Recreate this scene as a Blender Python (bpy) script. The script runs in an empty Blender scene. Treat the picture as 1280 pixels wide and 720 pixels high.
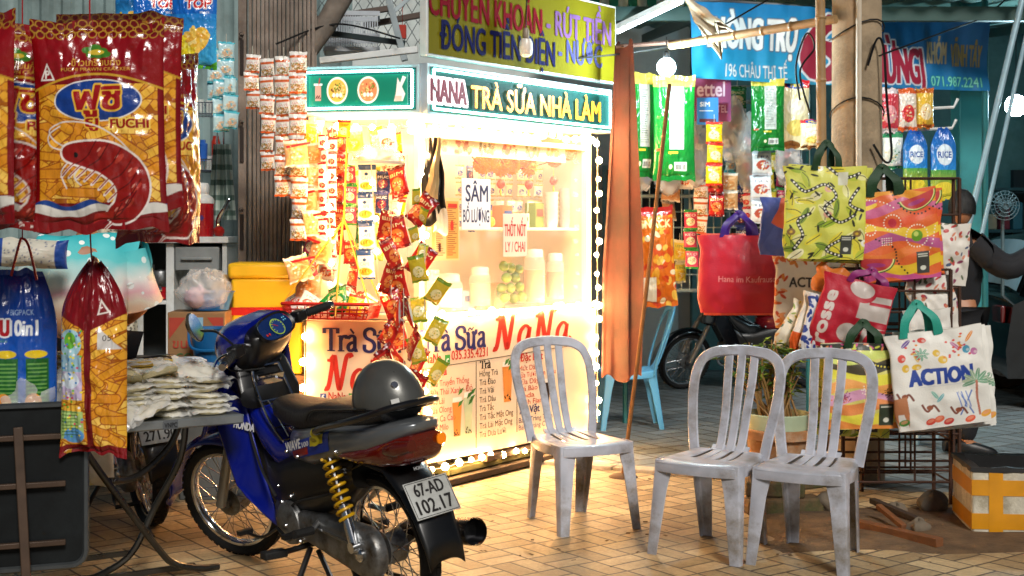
import bpy, bmesh, math, random
import numpy as np
from mathutils import Vector as V, Matrix as M, noise
PI = math.pi; R = math.radians
sc = bpy.context.scene; col = sc.collection
rnd = random.Random(7)

# ------------------------------------------------------------------ camera, sky, sun, exposure
F, CX, HY, CH = 1650.0, 640.0, 290.0, 1.45           # focal length in photo pixels, centre column, horizon row, eye height
cam = bpy.data.objects.new('camera', bpy.data.cameras.new('camera')); col.objects.link(cam)
cam.location = (0, 0, CH); cam.rotation_euler = (R(90), 0, 0)
cam.data.sensor_width = 36; cam.data.lens = 36*F/1280; cam.data.shift_y = -(360-HY)/1280
cam.data.clip_start = .05; cam.data.clip_end = 500
cam.data.dof.use_dof = True; cam.data.dof.focus_distance = 6.2; cam.data.dof.aperture_fstop = 5.6
sc.camera = cam
wd = bpy.data.worlds.new('World'); sc.world = wd; wd.use_nodes = True
nt = wd.node_tree; sky = nt.nodes.new('ShaderNodeTexSky'); sky.sky_type = 'NISHITA'; sky.sun_disc = False
SUN_EL, SUN_AZ = 38, 162
sky.sun_elevation = R(SUN_EL); sky.sun_rotation = R(SUN_AZ)
bg = next(n for n in nt.nodes if n.type == 'BACKGROUND'); bg.inputs[1].default_value = .009
nt.links.new(sky.outputs[0], bg.inputs[0])
sl = bpy.data.lights.new('street_light_wash', 'SUN'); sl.energy = 1.4; sl.angle = R(14); sl.color = (1, .95, .88)
so = bpy.data.objects.new('street_light_wash', sl); col.objects.link(so)
a, e = R(SUN_AZ), R(SUN_EL)                            # compass from +Y, clockwise
so.rotation_euler = V((-math.sin(a)*math.cos(e), -math.cos(a)*math.cos(e), -math.sin(e))).to_track_quat('-Z', 'Y').to_euler()
sc.view_settings.view_transform = 'Standard'; sc.view_settings.look = 'None'
sc.view_settings.exposure = 1.12; sc.view_settings.gamma = 1
sc.cycles.max_bounces = 8; sc.cycles.transparent_max_bounces = 16; sc.cycles.sample_clamp_indirect = 6
sc.cycles.use_denoising = True

def P(px, py, d):                                      # a point of the place seen at photo pixel (px,py), d metres away
    return V(((px-CX)/F*d, d, CH-(py-HY)/F*d))
def G(px, py):                                         # a point on the ground
    d = CH*F/(py-HY); return V(((px-CX)/F*d, d, 0))

# ------------------------------------------------------------------ helpers
def lin(h):
    if not isinstance(h, str): return tuple(h[:3])
    h = h.lstrip('#'); c = [int(h[i:i+2], 16)/255 for i in (0, 2, 4)]
    return tuple(x/12.92 if x <= .04045 else ((x+.055)/1.055)**2.4 for x in c)

_m = {}
def mat(name, c='808080', rough=.5, metal=0, var=.18, scale=12, bump=0, bscale=60, coat=0, emit=0, alpha=1, trans=0,
        attr=False, sub=0, spec=.5, dirt=None, ecol=None, two=None):
    if name in _m: return _m[name]
    m = bpy.data.materials.new(name); _m[name] = m; m.use_nodes = True
    n, l = m.node_tree.nodes, m.node_tree.links; b = n['Principled BSDF']
    tc = n.new('ShaderNodeTexCoord')
    nz = n.new('ShaderNodeTexNoise'); nz.inputs['Scale'].default_value = scale; nz.inputs['Detail'].default_value = 6
    l.new(tc.outputs['Object'], nz.inputs['Vector'])
    mx = n.new('ShaderNodeMix'); mx.data_type = 'RGBA'; mx.blend_type = 'MULTIPLY'; mx.inputs[0].default_value = 1
    if attr:
        at = n.new('ShaderNodeAttribute'); at.attribute_name = 'Col'; src = at.outputs['Color']
    else:
        rg = n.new('ShaderNodeRGB'); rg.outputs[0].default_value = (*lin(c), 1); src = rg.outputs[0]
    if dirt:
        n2 = n.new('ShaderNodeTexNoise'); n2.inputs['Scale'].default_value = scale*.35; n2.inputs['Detail'].default_value = 9
        n2.inputs['Roughness'].default_value = .7
        l.new(tc.outputs['Object'], n2.inputs['Vector'])
        r2 = n.new('ShaderNodeValToRGB'); r2.color_ramp.elements[0].position = .46; r2.color_ramp.elements[1].position = .66
        l.new(n2.outputs[0], r2.inputs[0])
        m2 = n.new('ShaderNodeMix'); m2.data_type = 'RGBA'; l.new(r2.outputs[0], m2.inputs[0])
        l.new(src, m2.inputs[6]); m2.inputs[7].default_value = (*lin(dirt), 1); src = m2.outputs[2]
    rp = n.new('ShaderNodeMapRange'); rp.inputs[1].default_value = .3; rp.inputs[2].default_value = .7
    rp.inputs[3].default_value = 1-var; rp.inputs[4].default_value = 1
    l.new(nz.outputs[0], rp.inputs[0])
    l.new(src, mx.inputs[6]); l.new(rp.outputs[0], mx.inputs[7]); l.new(mx.outputs[2], b.inputs['Base Color'])
    rr = n.new('ShaderNodeMapRange'); rr.inputs[3].default_value = max(0, rough-.08); rr.inputs[4].default_value = min(1, rough+.1)
    l.new(nz.outputs[0], rr.inputs[0]); l.new(rr.outputs[0], b.inputs['Roughness'])
    b.inputs['Metallic'].default_value = metal; b.inputs['Specular IOR Level'].default_value = spec
    b.inputs['Coat Weight'].default_value = coat; b.inputs['Coat Roughness'].default_value = .08
    b.inputs['Alpha'].default_value = alpha; b.inputs['Transmission Weight'].default_value = trans
    if emit:
        b.inputs['Emission Strength'].default_value = emit
        if attr: l.new(at.outputs['Color'], b.inputs['Emission Color'])
        else: b.inputs['Emission Color'].default_value = (*lin(ecol or c), 1)
    if bump:
        nb = n.new('ShaderNodeTexNoise'); nb.inputs['Scale'].default_value = bscale; nb.inputs['Detail'].default_value = 4
        l.new(tc.outputs['Object'], nb.inputs['Vector'])
        bp = n.new('ShaderNodeBump'); bp.inputs['Strength'].default_value = bump; bp.inputs['Distance'].default_value = .01
        l.new(nb.outputs[0], bp.inputs['Height']); l.new(bp.outputs[0], b.inputs['Normal'])
    return m

def tag(o, label=None, cat=None, group=None, kind=None):
    if label: o['label'] = label
    if cat: o['category'] = cat
    if group: o['group'] = group
    if kind: o['kind'] = kind
    return o
def empty(name, loc=(0, 0, 0), rz=0, label=None, cat=None, group=None):
    o = bpy.data.objects.new(name, None); col.objects.link(o); o.location = loc; o.rotation_euler = (0, 0, rz)
    o.empty_display_size = .05
    return tag(o, label, cat, group)
def kids(o): return [c for c in col.objects if c.parent == o]
def copy_tree(o, parent=None):
    c = o.copy(); col.objects.link(c)
    if parent: c.parent = parent
    for k in list(o.children): copy_tree(k, c)
    return c

def frame_from(d, up=V((0, 0, 1))):
    d = d.normalized()
    if abs(d.dot(up)) > .98: up = V((0, 1, 0)) if abs(d.y) < .9 else V((1, 0, 0))
    x = up.cross(d).normalized(); y = d.cross(x); return x, y
def smooth_path(pts, n=6):
    pts = [V(p) for p in pts]; out = []
    for i in range(len(pts)-1):
        p0, p1, p2, p3 = pts[max(i-1, 0)], pts[i], pts[i+1], pts[min(i+2, len(pts)-1)]
        for k in range(n):
            t = k/n
            out.append(.5*((2*p1)+(p2-p0)*t+(2*p0-5*p1+4*p2-p3)*t*t+(3*p1-p0-3*p2+p3)*t**3))
    out.append(pts[-1]); return out
def superell(a, b, n=20, p=2.5):
    o = []
    for k in range(n):
        t = 2*PI*k/n; c, s = math.cos(t), math.sin(t)
        o.append((a*math.copysign(abs(c)**(2/p), c), b*math.copysign(abs(s)**(2/p), s)))
    return o

class MB:
    def __init__(s): s.v, s.f, s.m = [], [], []
    def add(s, vs, fs, mi=0):
        o = len(s.v); s.v += [tuple(v) for v in vs]; s.f += [tuple(i+o for i in f) for f in fs]; s.m += [mi]*len(fs); return s
    def box(s, c, d, rot=None, mi=0, taper=1):
        c = V(c); x, y, z = (k/2 for k in d); vs = []
        for sz in (-1, 1):
            t = taper if sz > 0 else 1
            for sx, sy in ((-1, -1), (1, -1), (1, 1), (-1, 1)):
                p = V((sx*x*t, sy*y*t, sz*z))
                vs.append(c+(rot @ p if rot else p))
        return s.add(vs, [(3, 2, 1, 0), (4, 5, 6, 7), (0, 1, 5, 4), (1, 2, 6, 5), (2, 3, 7, 6), (3, 0, 4, 7)], mi)
    def beam(s, a, b, w, h, mi=0, up=V((0, 0, 1))):
        a, b = V(a), V(b); d = b-a; x, y = frame_from(d, up)
        rot = M((x, y, d.normalized())).transposed()
        return s.box((a+b)/2, (w, h, d.length), rot, mi)
    def loft(s, rings, caps=True, mi=0, closed=True):
        n = len(rings[0]); vs = [p for r in rings for p in r]; fs = []
        for i in range(len(rings)-1):
            for k in range(n if closed else n-1):
                k2 = (k+1) % n
                fs.append((i*n+k, i*n+k2, (i+1)*n+k2, (i+1)*n+k))
        if caps and closed:
            fs.append(tuple(range(n-1, -1, -1))); o = (len(rings)-1)*n; fs.append(tuple(range(o, o+n)))
        return s.add(vs, fs, mi)
    def tube(s, pts, r, n=8, mi=0, caps=True, up=V((0, 0, 1)), flat=1):
        pts = [V(p) for p in pts]; rings = []; px = None
        for i, p in enumerate(pts):
            d = (pts[min(i+1, len(pts)-1)]-pts[max(i-1, 0)])
            if d.length < 1e-9: d = V((0, 0, 1))
            if px is None: x, y = frame_from(d, up)
            else:
                d = d.normalized(); x = (px-d*px.dot(d))
                x = x.normalized() if x.length > 1e-6 else frame_from(d, up)[0]
                y = d.cross(x)
            px = x
            rr = r[i] if isinstance(r, (list, tuple)) else r
            rings.append([p+x*rr*math.cos(2*PI*k/n)+y*rr*flat*math.sin(2*PI*k/n) for k in range(n)])
        return s.loft(rings, caps, mi)
    def sweep(s, pts, prof, mi=0, side=None, scl=None, caps=True):   # prof in (side, normal); side vector fixed
        pts = [V(p) for p in pts]; rings = []
        for i, p in enumerate(pts):
            d = (pts[min(i+1, len(pts)-1)]-pts[max(i-1, 0)]).normalized()
            x = side if side is not None else frame_from(d)[0]
            x = (x-d*x.dot(d)).normalized(); y = d.cross(x); k = scl[i] if scl else 1
            rings.append([p+x*u*k+y*w*k for u, w in prof])
        return s.loft(rings, caps, mi)
    def lathe(s, prof, n=20, T=None, mi=0, a0=0, a1=2*PI):
        rings = []
        full = abs(a1-a0-2*PI) < 1e-6; m = n if full else n+1
        for r, z in prof:
            ring = [V((r*math.cos(a0+(a1-a0)*k/n), r*math.sin(a0+(a1-a0)*k/n), z)) for k in range(m)]
            rings.append([T @ p for p in ring] if T else ring)
        return s.loft(rings, False, mi, full)
    def prism(s, poly, t, T=None, mi=0, mi2=None):      # polygon in xy extruded along z by t
        n = len(poly); vs = [V((x, y, 0)) for x, y in poly]+[V((x, y, t)) for x, y in poly]
        if T: vs = [T @ v for v in vs]
        s.add(vs, [tuple(range(n-1, -1, -1)), tuple(range(n, 2*n))]+[(k, (k+1) % n, n+(k+1) % n, n+k) for k in range(n)], mi)
        return s
    def grid(s, fn, nu, nv, mi=0, skip=None):
        vs = [fn(i/nu, j/nv) for j in range(nv+1) for i in range(nu+1)]; fs = []
        for j in range(nv):
            for i in range(nu):
                if skip and skip((i+.5)/nu, (j+.5)/nv): continue
                a = j*(nu+1)+i; fs.append((a, a+1, a+nu+2, a+nu+1))
        return s.add(vs, fs, mi)
    def ball(s, c, r, n=10, mi=0, sq=(1, 1, 1), T=None):
        c = V(c); rings = []
        m = max(4, n//2)
        for j in range(m+1):
            t = PI*j/m; rr = max(math.sin(t), 1e-3)
            ring = [V((r*sq[0]*rr*math.cos(2*PI*k/n), r*sq[1]*rr*math.sin(2*PI*k/n), -r*sq[2]*math.cos(t))) for k in range(n)]
            rings.append([c+(T @ p if T else p) for p in ring])
        return s.loft(rings, True, mi)
    def build(s, name, mats, parent=None, smooth=True, bevel=0, ang=40, sub=0, solid=0, loc=None):
        me = bpy.data.meshes.new(name); me.from_pydata(s.v, [], s.f)
        for m in (mats if isinstance(mats, (list, tuple)) else [mats]): me.materials.append(m)
        me.polygons.foreach_set('material_index', s.m); me.update()
        if smooth:
            me.polygons.foreach_set('use_smooth', [True]*len(s.f)); me.set_sharp_from_angle(angle=R(ang))
        o = bpy.data.objects.new(name, me); col.objects.link(o)
        if parent: o.parent = parent
        if loc is not None: o.location = loc
        if solid:
            q = o.modifiers.new('solid', 'SOLIDIFY'); q.thickness = solid; q.offset = 0
        if bevel:
            q = o.modifiers.new('bevel', 'BEVEL'); q.width = bevel; q.segments = 2; q.limit_method = 'ANGLE'; q.angle_limit = R(35)
        if sub:
            q = o.modifiers.new('sub', 'SUBSURF'); q.levels = sub; q.render_levels = sub
        return o

# ---- text as flat triangles (cap height 1, x from 0)
_t = {}
def glyphs(s, bold=0):
    if (s, bold) in _t: return _t[s, bold]
    cu = bpy.data.curves.new('txt', 'FONT'); cu.body = s; cu.offset = bold; cu.resolution_u = 3
    o = bpy.data.objects.new('txt', cu); col.objects.link(o); bpy.context.view_layer.update()
    me = bpy.data.meshes.new_from_object(o.evaluated_get(bpy.context.evaluated_depsgraph_get()))
    me.calc_loop_triangles()
    vs = np.array([v.co[:2] for v in me.vertices]) if len(me.vertices) else np.zeros((0, 2))
    ts = np.array([t.vertices[:] for t in me.loop_triangles]) if len(me.loop_triangles) else np.zeros((0, 3), int)
    bpy.data.objects.remove(o); bpy.data.curves.remove(cu); bpy.data.meshes.remove(me)
    if len(vs):
        vs = vs/.715; vs[:, 0] -= vs[:, 0].min()
    _t[s, bold] = (vs, ts); return vs, ts
CAP = glyphs('H')[0][:, 1].max(); _t.clear()
def text2d(s, h, w=None, bold=0, shear=0, align='c'):
    vs, ts = glyphs(s, bold)
    if not len(vs): return vs, ts
    vs = vs*h/CAP; wx = vs[:, 0].max()
    if w: vs = vs*np.array([w/wx, 1]); wx = w
    vs = vs+np.outer(vs[:, 1]*shear, [1, 0])
    if align == 'c': vs = vs-np.array([wx/2, 0])
    elif align == 'r': vs = vs-np.array([wx, 0])
    return vs, ts
def letter(mb, s, o, x, y, h, w=None, mi=0, bold=.02, shear=0, align='c', lift=.003):
    vs, ts = text2d(s, h, w, 0, shear, align); x, y, o = V(x), V(y), V(o); n = x.cross(y); b = bold*h*1.1
    for k, (dx, dy) in enumerate(((0, 0), (-b, 0), (b, 0), (0, b*.7), (0, -b*.7)) if bold > .015 else ((0, 0),)):
        mb.add([o+x*(p[0]+dx)+y*(p[1]+dy)+n*(lift+.0003*k) for p in vs], ts.tolist(), mi)
    return mb

# ---- printed film: a colour per vertex, drawn on a small canvas in metres
def vn(U, W, fu, fv, seed):
    g = np.random.RandomState(seed).rand(int(fv)+3, int(fu)+3)*2-1
    x, y = np.clip(U, 0, 1)*fu, np.clip(W, 0, 1)*fv; i, j = x.astype(int), y.astype(int); a, b = x-i, y-j
    a, b = a*a*(3-2*a), b*b*(3-2*b)
    return (g[j, i]*(1-a)+g[j, i+1]*a)*(1-b)+(g[j+1, i]*(1-a)+g[j+1, i+1]*a)*b
class Cv:
    def __init__(s, W, H, n, bgc):
        s.W, s.H, s.nx, s.ny = W, H, n, max(6, int(n*H/W))
        X = (np.arange(s.nx*2)+.5)/(s.nx*2)*W; Y = (np.arange(s.ny*2)+.5)/(s.ny*2)*H
        s.X, s.Y = np.meshgrid(X, Y); s.a = np.empty((s.ny*2, s.nx*2, 3)); s.a[:] = lin(bgc)
    def put(s, m, c, al=1, sl=None):
        a = s.a[sl] if sl else s.a
        a[m] = a[m]*(1-al)+np.array(lin(c))*al; return s
    def rect(s, x0, y0, x1, y1, c, al=1): return s.put((s.X >= x0) & (s.X <= x1) & (s.Y >= y0) & (s.Y <= y1), c, al)
    def ell(s, cx, cy, rx, ry, c, rot=0, al=1, ring=0):
        m = max(rx, ry); sl = s.win(cx-m, cy-m, cx+m, cy+m); X, Y = s.X[sl], s.Y[sl]
        a, b = X-cx, Y-cy; k, q = math.cos(rot), math.sin(rot); u, w = (a*k+b*q)/rx, (b*k-a*q)/ry
        d = u*u+w*w; return s.put((d <= 1) & (d >= (1-ring)**2 if ring else d >= 0), c, al, sl)
    def win(s, x0, y0, x1, y1):
        px, py = s.W/(s.nx*2), s.H/(s.ny*2); f = lambda v, n: min(max(int(v), 0), n)
        return (slice(f(y0/py-1, s.ny*2), f(y1/py+2, s.ny*2)), slice(f(x0/px-1, s.nx*2), f(x1/px+2, s.nx*2)))
    def poly(s, pts, c, al=1):
        m = np.zeros(s.X.shape, bool); n = len(pts)
        for i in range(n):
            (x0, y0), (x1, y1) = pts[i], pts[(i+1) % n]
            if y0 == y1: continue
            m ^= ((s.Y > y0) != (s.Y > y1)) & (s.X < (x1-x0)*(s.Y-y0)/(y1-y0)+x0)
        return s.put(m, c, al)
    def dist(s, pts, sl):
        X, Y = s.X[sl], s.Y[sl]; d = np.full(X.shape, 9.)
        for (x0, y0), (x1, y1) in zip(pts[:-1], pts[1:]):
            L = (x1-x0)**2+(y1-y0)**2+1e-12; t = np.clip(((X-x0)*(x1-x0)+(Y-y0)*(y1-y0))/L, 0, 1)
            d = np.minimum(d, np.hypot(X-x0-t*(x1-x0), Y-y0-t*(y1-y0)))
        return d
    def line(s, pts, w, c, al=1):
        xs, ys = [p[0] for p in pts], [p[1] for p in pts]; sl = s.win(min(xs)-w, min(ys)-w, max(xs)+w, max(ys)+w)
        return s.put(s.dist(pts, sl) < w/2, c, al, sl)
    def dots(s, pts, r, step, c):
        q = smooth_path([(x, y, 0) for x, y in pts], 10); acc = 0
        for p, p2 in zip(q[:-1], q[1:]):
            acc += (p2-p).length
            if acc >= step: acc = 0; s.ell(p.x, p.y, r, r, c)
        return s
    def curve(s, pts, w, c): return s.line([(p.x, p.y) for p in smooth_path([(x, y, 0) for x, y in pts], 6)], w, c)
    def grad(s, y0, y1, c0, c1, x0=-9, x1=9):
        m = (s.Y >= y0) & (s.Y <= y1) & (s.X >= x0) & (s.X <= x1); t = ((s.Y-y0)/(y1-y0))[m][:, None]
        s.a[m] = np.array(lin(c0))*(1-t)+np.array(lin(c1))*t; return s
    def mask(s, fn, c, al=1): return s.put(fn(s.X, s.Y), c, al)
    def text(s, t, cx, cy, h, c, w=None, bold=.02, shear=0, rot=0, align='c', out=None, oc=None):
        vs, ts = text2d(t, h, w, 0, shear, align)
        if not len(vs): return s
        k, q = math.cos(rot), math.sin(rot); vs = vs @ np.array([[k, q], [-q, k]])+np.array([cx, cy])
        px, py = s.W/(s.nx*2), s.H/(s.ny*2); m = np.zeros(s.X.shape, bool)
        for t3 in ts:
            A, B, C = vs[t3]; x0, x1 = min(A[0], B[0], C[0]), max(A[0], B[0], C[0]); y0, y1 = min(A[1], B[1], C[1]), max(A[1], B[1], C[1])
            i0, i1 = max(0, int(x0/px)), min(s.nx*2, int(x1/px)+2); j0, j1 = max(0, int(y0/py)), min(s.ny*2, int(y1/py)+2)
            if i0 >= i1 or j0 >= j1: continue
            X, Y = s.X[j0:j1, i0:i1], s.Y[j0:j1, i0:i1]
            e = lambda P0, P1: (P1[0]-P0[0])*(Y-P0[1])-(P1[1]-P0[1])*(X-P0[0])
            a, b, cc = e(A, B), e(B, C), e(C, A)
            m[j0:j1, i0:i1] |= ((a >= 0) & (b >= 0) & (cc >= 0)) | ((a <= 0) & (b <= 0) & (cc <= 0))
        if bold:
            ri, rj = round(bold*h*1.1/px), round(bold*h*.8/py); o = m.copy()
            for di in range(-ri, ri+1): o |= np.roll(m, di, 1)
            m = o.copy()
            for dj in range(-rj, rj+1): m |= np.roll(o, dj, 0)
        if out:
            o = m.copy(); ri, rj = max(1, round(out/px)), max(1, round(out/py))
            for di in range(-ri, ri+1):
                for dj in range(-rj, rj+1):
                    if (di/ri)**2+(dj/rj)**2 <= 1.1: o |= np.roll(np.roll(m, di, 1), dj, 0)
            s.put(o, oc)
        return s.put(m, c)
    def cols(s):
        a = s.a.reshape(s.ny, 2, s.nx, 2, 3).mean((1, 3)); return np.clip(a, 0, 1)

def film(name, cv, fn, m, parent=None, back='c8c8c8', bk=None, loc=None):
    """front sheet with the printed colours, back sheet in one colour; fn(U,W,side)->(x,y,z) arrays, side -1 front, +1 back"""
    nx, ny = cv.nx, cv.ny; U, W = np.meshgrid(np.linspace(0, 1, nx), np.linspace(0, 1, ny))
    A = np.stack(fn(U, W, -1), -1).reshape(-1, 3); k = 3
    nx2, ny2 = max(4, nx//k), max(4, ny//k); U2, W2 = np.meshgrid(np.linspace(0, 1, nx2), np.linspace(0, 1, ny2))
    B = np.stack(fn(U2, W2, 1), -1).reshape(-1, 3)
    def quads(nx, ny, o, flip):
        i = (np.arange(ny-1)[:, None]*nx+np.arange(nx-1)[None]).reshape(-1)+o
        q = np.stack([i, i+1, i+nx+1, i+nx], 1); return q[:, ::-1] if flip else q
    Q = np.concatenate([quads(nx, ny, 0, False), quads(nx2, ny2, len(A), True)]); vs = np.concatenate([A, B])
    cb = bk.cols() if bk is not None else None
    C = np.ones((len(vs), 4), np.float32); C[:len(A), :3] = cv.cols().reshape(-1, 3)
    C[len(A):, :3] = lin(back)
    me = bpy.data.meshes.new(name); me.vertices.add(len(vs)); me.vertices.foreach_set('co', vs.astype(np.float32).ravel())
    me.loops.add(Q.size); me.loops.foreach_set('vertex_index', Q.ravel().astype(np.int32))
    me.polygons.add(len(Q)); me.polygons.foreach_set('loop_start', np.arange(0, Q.size, 4, dtype=np.int32))
    me.polygons.foreach_set('use_smooth', np.ones(len(Q), bool))
    me.update(calc_edges=True); me.validate()
    ca = me.color_attributes.new('Col', 'FLOAT_COLOR', 'POINT'); ca.data.foreach_set('color', C.ravel())
    me.materials.append(m); o = bpy.data.objects.new(name, me); col.objects.link(o)
    if parent: o.parent = parent
    if loc is not None: o.location = loc
    return o
def pillow(W, H, T, wr=.006, seed=1, neck=0, seal=.05, twist=0, base=0):
    """a filled film bag, z from 0 to H, sealed at both ends; neck > 0 gathers the top to a tied point"""
    def fn(U, Y, side):
        a = np.clip(np.sin(PI*U), 0, 1)**.55; b = np.clip(np.sin(PI*np.clip((Y-seal)/(1-2*seal), 0, 1)), 0, 1)**.5
        wsc = 1-.10*b*a*0-.05*b
        if neck: wsc = wsc*(1-neck*np.clip((Y-.72)/.28, 0, 1)**1.5)
        x = (U-.5)*W*wsc; z = Y*H
        cr = vn(U, Y, 9, 12, seed)*.6+vn(U, Y, 21, 27, seed+1)*.4
        rad = np.abs(vn(U, Y, 14, 5, seed+2))*(1-b)*1.6
        y = side*(T/2*a*b+wr*(cr*.8+rad)*np.clip(a*1.6, 0, 1)*np.clip(b+.25, 0, 1))+wr*2.2*vn(U, Y, 4, 2, seed+5)*(1-b)
        z = z+wr*1.2*vn(U, Y, 8, 3, seed+7)*np.clip(1-b*1.5, 0, 1)
        return x+twist*(Y-.5)*y, y, z
    return fn
def flatbag(W, H, T, wr=.004, seed=1, sag=.01, lean=0, flare=.0):
    """an empty woven shopping bag: nearly flat, soft folds"""
    def fn(U, Y, side):
        a = np.clip(np.sin(PI*U), 0, 1)**.35; b = np.clip(Y*6, 0, 1)**.5
        x = (U-.5)*W*(1+flare*(Y-.5))+wr*vn(U, Y, 1, 5, seed+3); z = Y*H+sag*vn(U, Y, 3, 1, seed)*Y
        y = side*T/2*a*(.35+.65*np.sin(PI*np.clip(Y*.8+.1, 0, 1)))+wr*(vn(U, Y, 4, 3, seed+1)+.5*vn(U, Y, 9, 8, seed+2))+lean*Y
        return x, y, z
    return fn
FILM = mat('printed_film', attr=True, rough=.22, coat=.35, var=.1, bump=.25, bscale=45)
WOVEN = mat('printed_woven', attr=True, rough=.5, var=.12, bump=.15, bscale=120, coat=.05)
PAPER = mat('printed_paper', attr=True, rough=.55, var=.06)
steel = mat('galvanised', '9aa0a4', .42, .8, .3, 9)
dark = mat('dark_plastic', '0b0b0c', .42, 0, .3, 8)
rust = mat('rusty_iron', '4a2f22', .75, .3, .4, 30, .4, 90)
chrome = mat('chrome', 'd8dade', .12, 1, .1, 5)
alu = mat('cast_aluminium', '8d8f90', .42, .85, .3, 20, .1, 150, dirt='4e463c')
rubber = mat('rubber', '0c0c0c', .75, 0, .3, 30, .2, 90)
white = mat('white_paint', 'dfe3e2', .45, 0, .15, 6, dirt='b4b2a6')
clear = mat('clear_film', 'f4f8f8', .12, 0, .05, 9, alpha=.3, bump=.8, bscale=38, coat=.5)
glass = mat('stall_pane', 'f0f6f4', .04, 0, .02, 3, alpha=.09)
wood = mat('old_wood', '7a5636', .7, 0, .45, 14, .3, 40)
bamboo = mat('bamboo', 'a8875c', .55, 0, .35, 10, .1, 40)

# ------------------------------------------------------------------ ground
def paving(name, c1, c2, cell, rot, joint, dirtc, rough=.6, dscale=.8, dmin=.45, dmax=.75, weave=True):
    m = bpy.data.materials.new(name); m.use_nodes = True; n, l = m.node_tree.nodes, m.node_tree.links; b = n['Principled BSDF']
    def mt(op, a, b2=None, c=None):
        q = n.new('ShaderNodeMath'); q.operation = op
        for i, x in enumerate((a, b2, c)):
            if x is None: continue
            if isinstance(x, (int, float)): q.inputs[i].default_value = x
            else: l.new(x, q.inputs[i])
        return q.outputs[0]
    tc = n.new('ShaderNodeTexCoord'); mp = n.new('ShaderNodeMapping'); mp.inputs['Rotation'].default_value = (0, 0, rot)
    l.new(tc.outputs['Object'], mp.inputs[0])
    nw = n.new('ShaderNodeTexNoise'); nw.inputs['Scale'].default_value = 3; l.new(mp.outputs[0], nw.inputs['Vector'])
    sx = n.new('ShaderNodeSeparateXYZ'); l.new(mp.outputs[0], sx.inputs[0])
    wob = mt('MULTIPLY', mt('SUBTRACT', nw.outputs[0], .5), .02)
    u = mt('DIVIDE', mt('ADD', sx.outputs[0], wob), cell); v = mt('DIVIDE', mt('ADD', sx.outputs[1], wob), cell)
    fu, fv = mt('FLOOR', u), mt('FLOOR', v); ru, rv = mt('FRACT', u), mt('FRACT', v)
    par = mt('MODULO', mt('ABSOLUTE', mt('ADD', fu, fv)), 2)
    eu = mt('MINIMUM', ru, mt('SUBTRACT', 1, ru)); ev = mt('MINIMUM', rv, mt('SUBTRACT', 1, rv)); edge = mt('MINIMUM', eu, ev)
    half = mt('ADD', mt('MULTIPLY', par, ru), mt('MULTIPLY', mt('SUBTRACT', 1, par), rv))
    if weave: edge = mt('MINIMUM', edge, mt('ABSOLUTE', mt('SUBTRACT', half, .5)))
    g = n.new('ShaderNodeMapRange'); g.inputs[1].default_value = joint*.5; g.inputs[2].default_value = joint; l.new(edge, g.inputs[0])
    cv = n.new('ShaderNodeCombineXYZ'); l.new(fu, cv.inputs[0]); l.new(fv, cv.inputs[1]); l.new(mt('GREATER_THAN', half, .5), cv.inputs[2])
    wn = n.new('ShaderNodeTexWhiteNoise'); l.new(cv.outputs[0], wn.inputs['Vector'])
    mx = n.new('ShaderNodeMix'); mx.data_type = 'RGBA'; l.new(wn.outputs['Value'], mx.inputs[0])
    mx.inputs[6].default_value = (*lin(c1), 1); mx.inputs[7].default_value = (*lin(c2), 1)
    fn_ = n.new('ShaderNodeTexNoise'); fn_.inputs['Scale'].default_value = 45; fn_.inputs['Detail'].default_value = 8; fn_.inputs['Roughness'].default_value = .7
    l.new(tc.outputs['Object'], fn_.inputs['Vector'])
    fr = n.new('ShaderNodeMapRange'); fr.inputs[1].default_value = .3; fr.inputs[2].default_value = .7; fr.inputs[3].default_value = .62; fr.inputs[4].default_value = 1.1
    l.new(fn_.outputs[0], fr.inputs[0])
    m1 = n.new('ShaderNodeMix'); m1.data_type = 'RGBA'; m1.blend_type = 'MULTIPLY'; m1.inputs[0].default_value = 1
    l.new(mx.outputs[2], m1.inputs[6]); l.new(fr.outputs[0], m1.inputs[7])
    dn = n.new('ShaderNodeTexNoise'); dn.inputs['Scale'].default_value = dscale; dn.inputs['Detail'].default_value = 10; dn.inputs['Roughness'].default_value = .65
    l.new(tc.outputs['Object'], dn.inputs['Vector'])
    dr = n.new('ShaderNodeMapRange'); dr.inputs[1].default_value = dmin; dr.inputs[2].default_value = dmax; dr.inputs[4].default_value = .8; l.new(dn.outputs[0], dr.inputs[0])
    m2 = n.new('ShaderNodeMix'); m2.data_type = 'RGBA'; l.new(dr.outputs[0], m2.inputs[0]); l.new(m1.outputs[2], m2.inputs[6]); m2.inputs[7].default_value = (*lin(dirtc), 1)
    m3 = n.new('ShaderNodeMix'); m3.data_type = 'RGBA'; l.new(g.outputs[0], m3.inputs[0]); m3.inputs[6].default_value = (.055, .04, .028, 1); l.new(m2.outputs[2], m3.inputs[7])
    l.new(m3.outputs[2], b.inputs['Base Color'])
    r3 = n.new('ShaderNodeMapRange'); r3.inputs[3].default_value = rough-.15; r3.inputs[4].default_value = rough+.25; l.new(dn.outputs[0], r3.inputs[0]); l.new(r3.outputs[0], b.inputs['Roughness'])
    hh = mt('ADD', mt('MULTIPLY', g.outputs[0], .7), mt('MULTIPLY', fn_.outputs[0], .5)); hh = mt('ADD', hh, mt('MULTIPLY', wn.outputs['Value'], .7))
    bp = n.new('ShaderNodeBump'); bp.inputs['Strength'].default_value = .55; bp.inputs['Distance'].default_value = .008; l.new(hh, bp.inputs['Height']); l.new(bp.outputs[0], b.inputs['Normal'])
    return m
def sheet(name, poly, z, m):
    mb = MB(); mb.add([(x, y, z) for x, y in poly], [tuple(range(len(poly)))]); o = mb.build(name, m, smooth=False); return tag(o, kind='structure')
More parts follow.
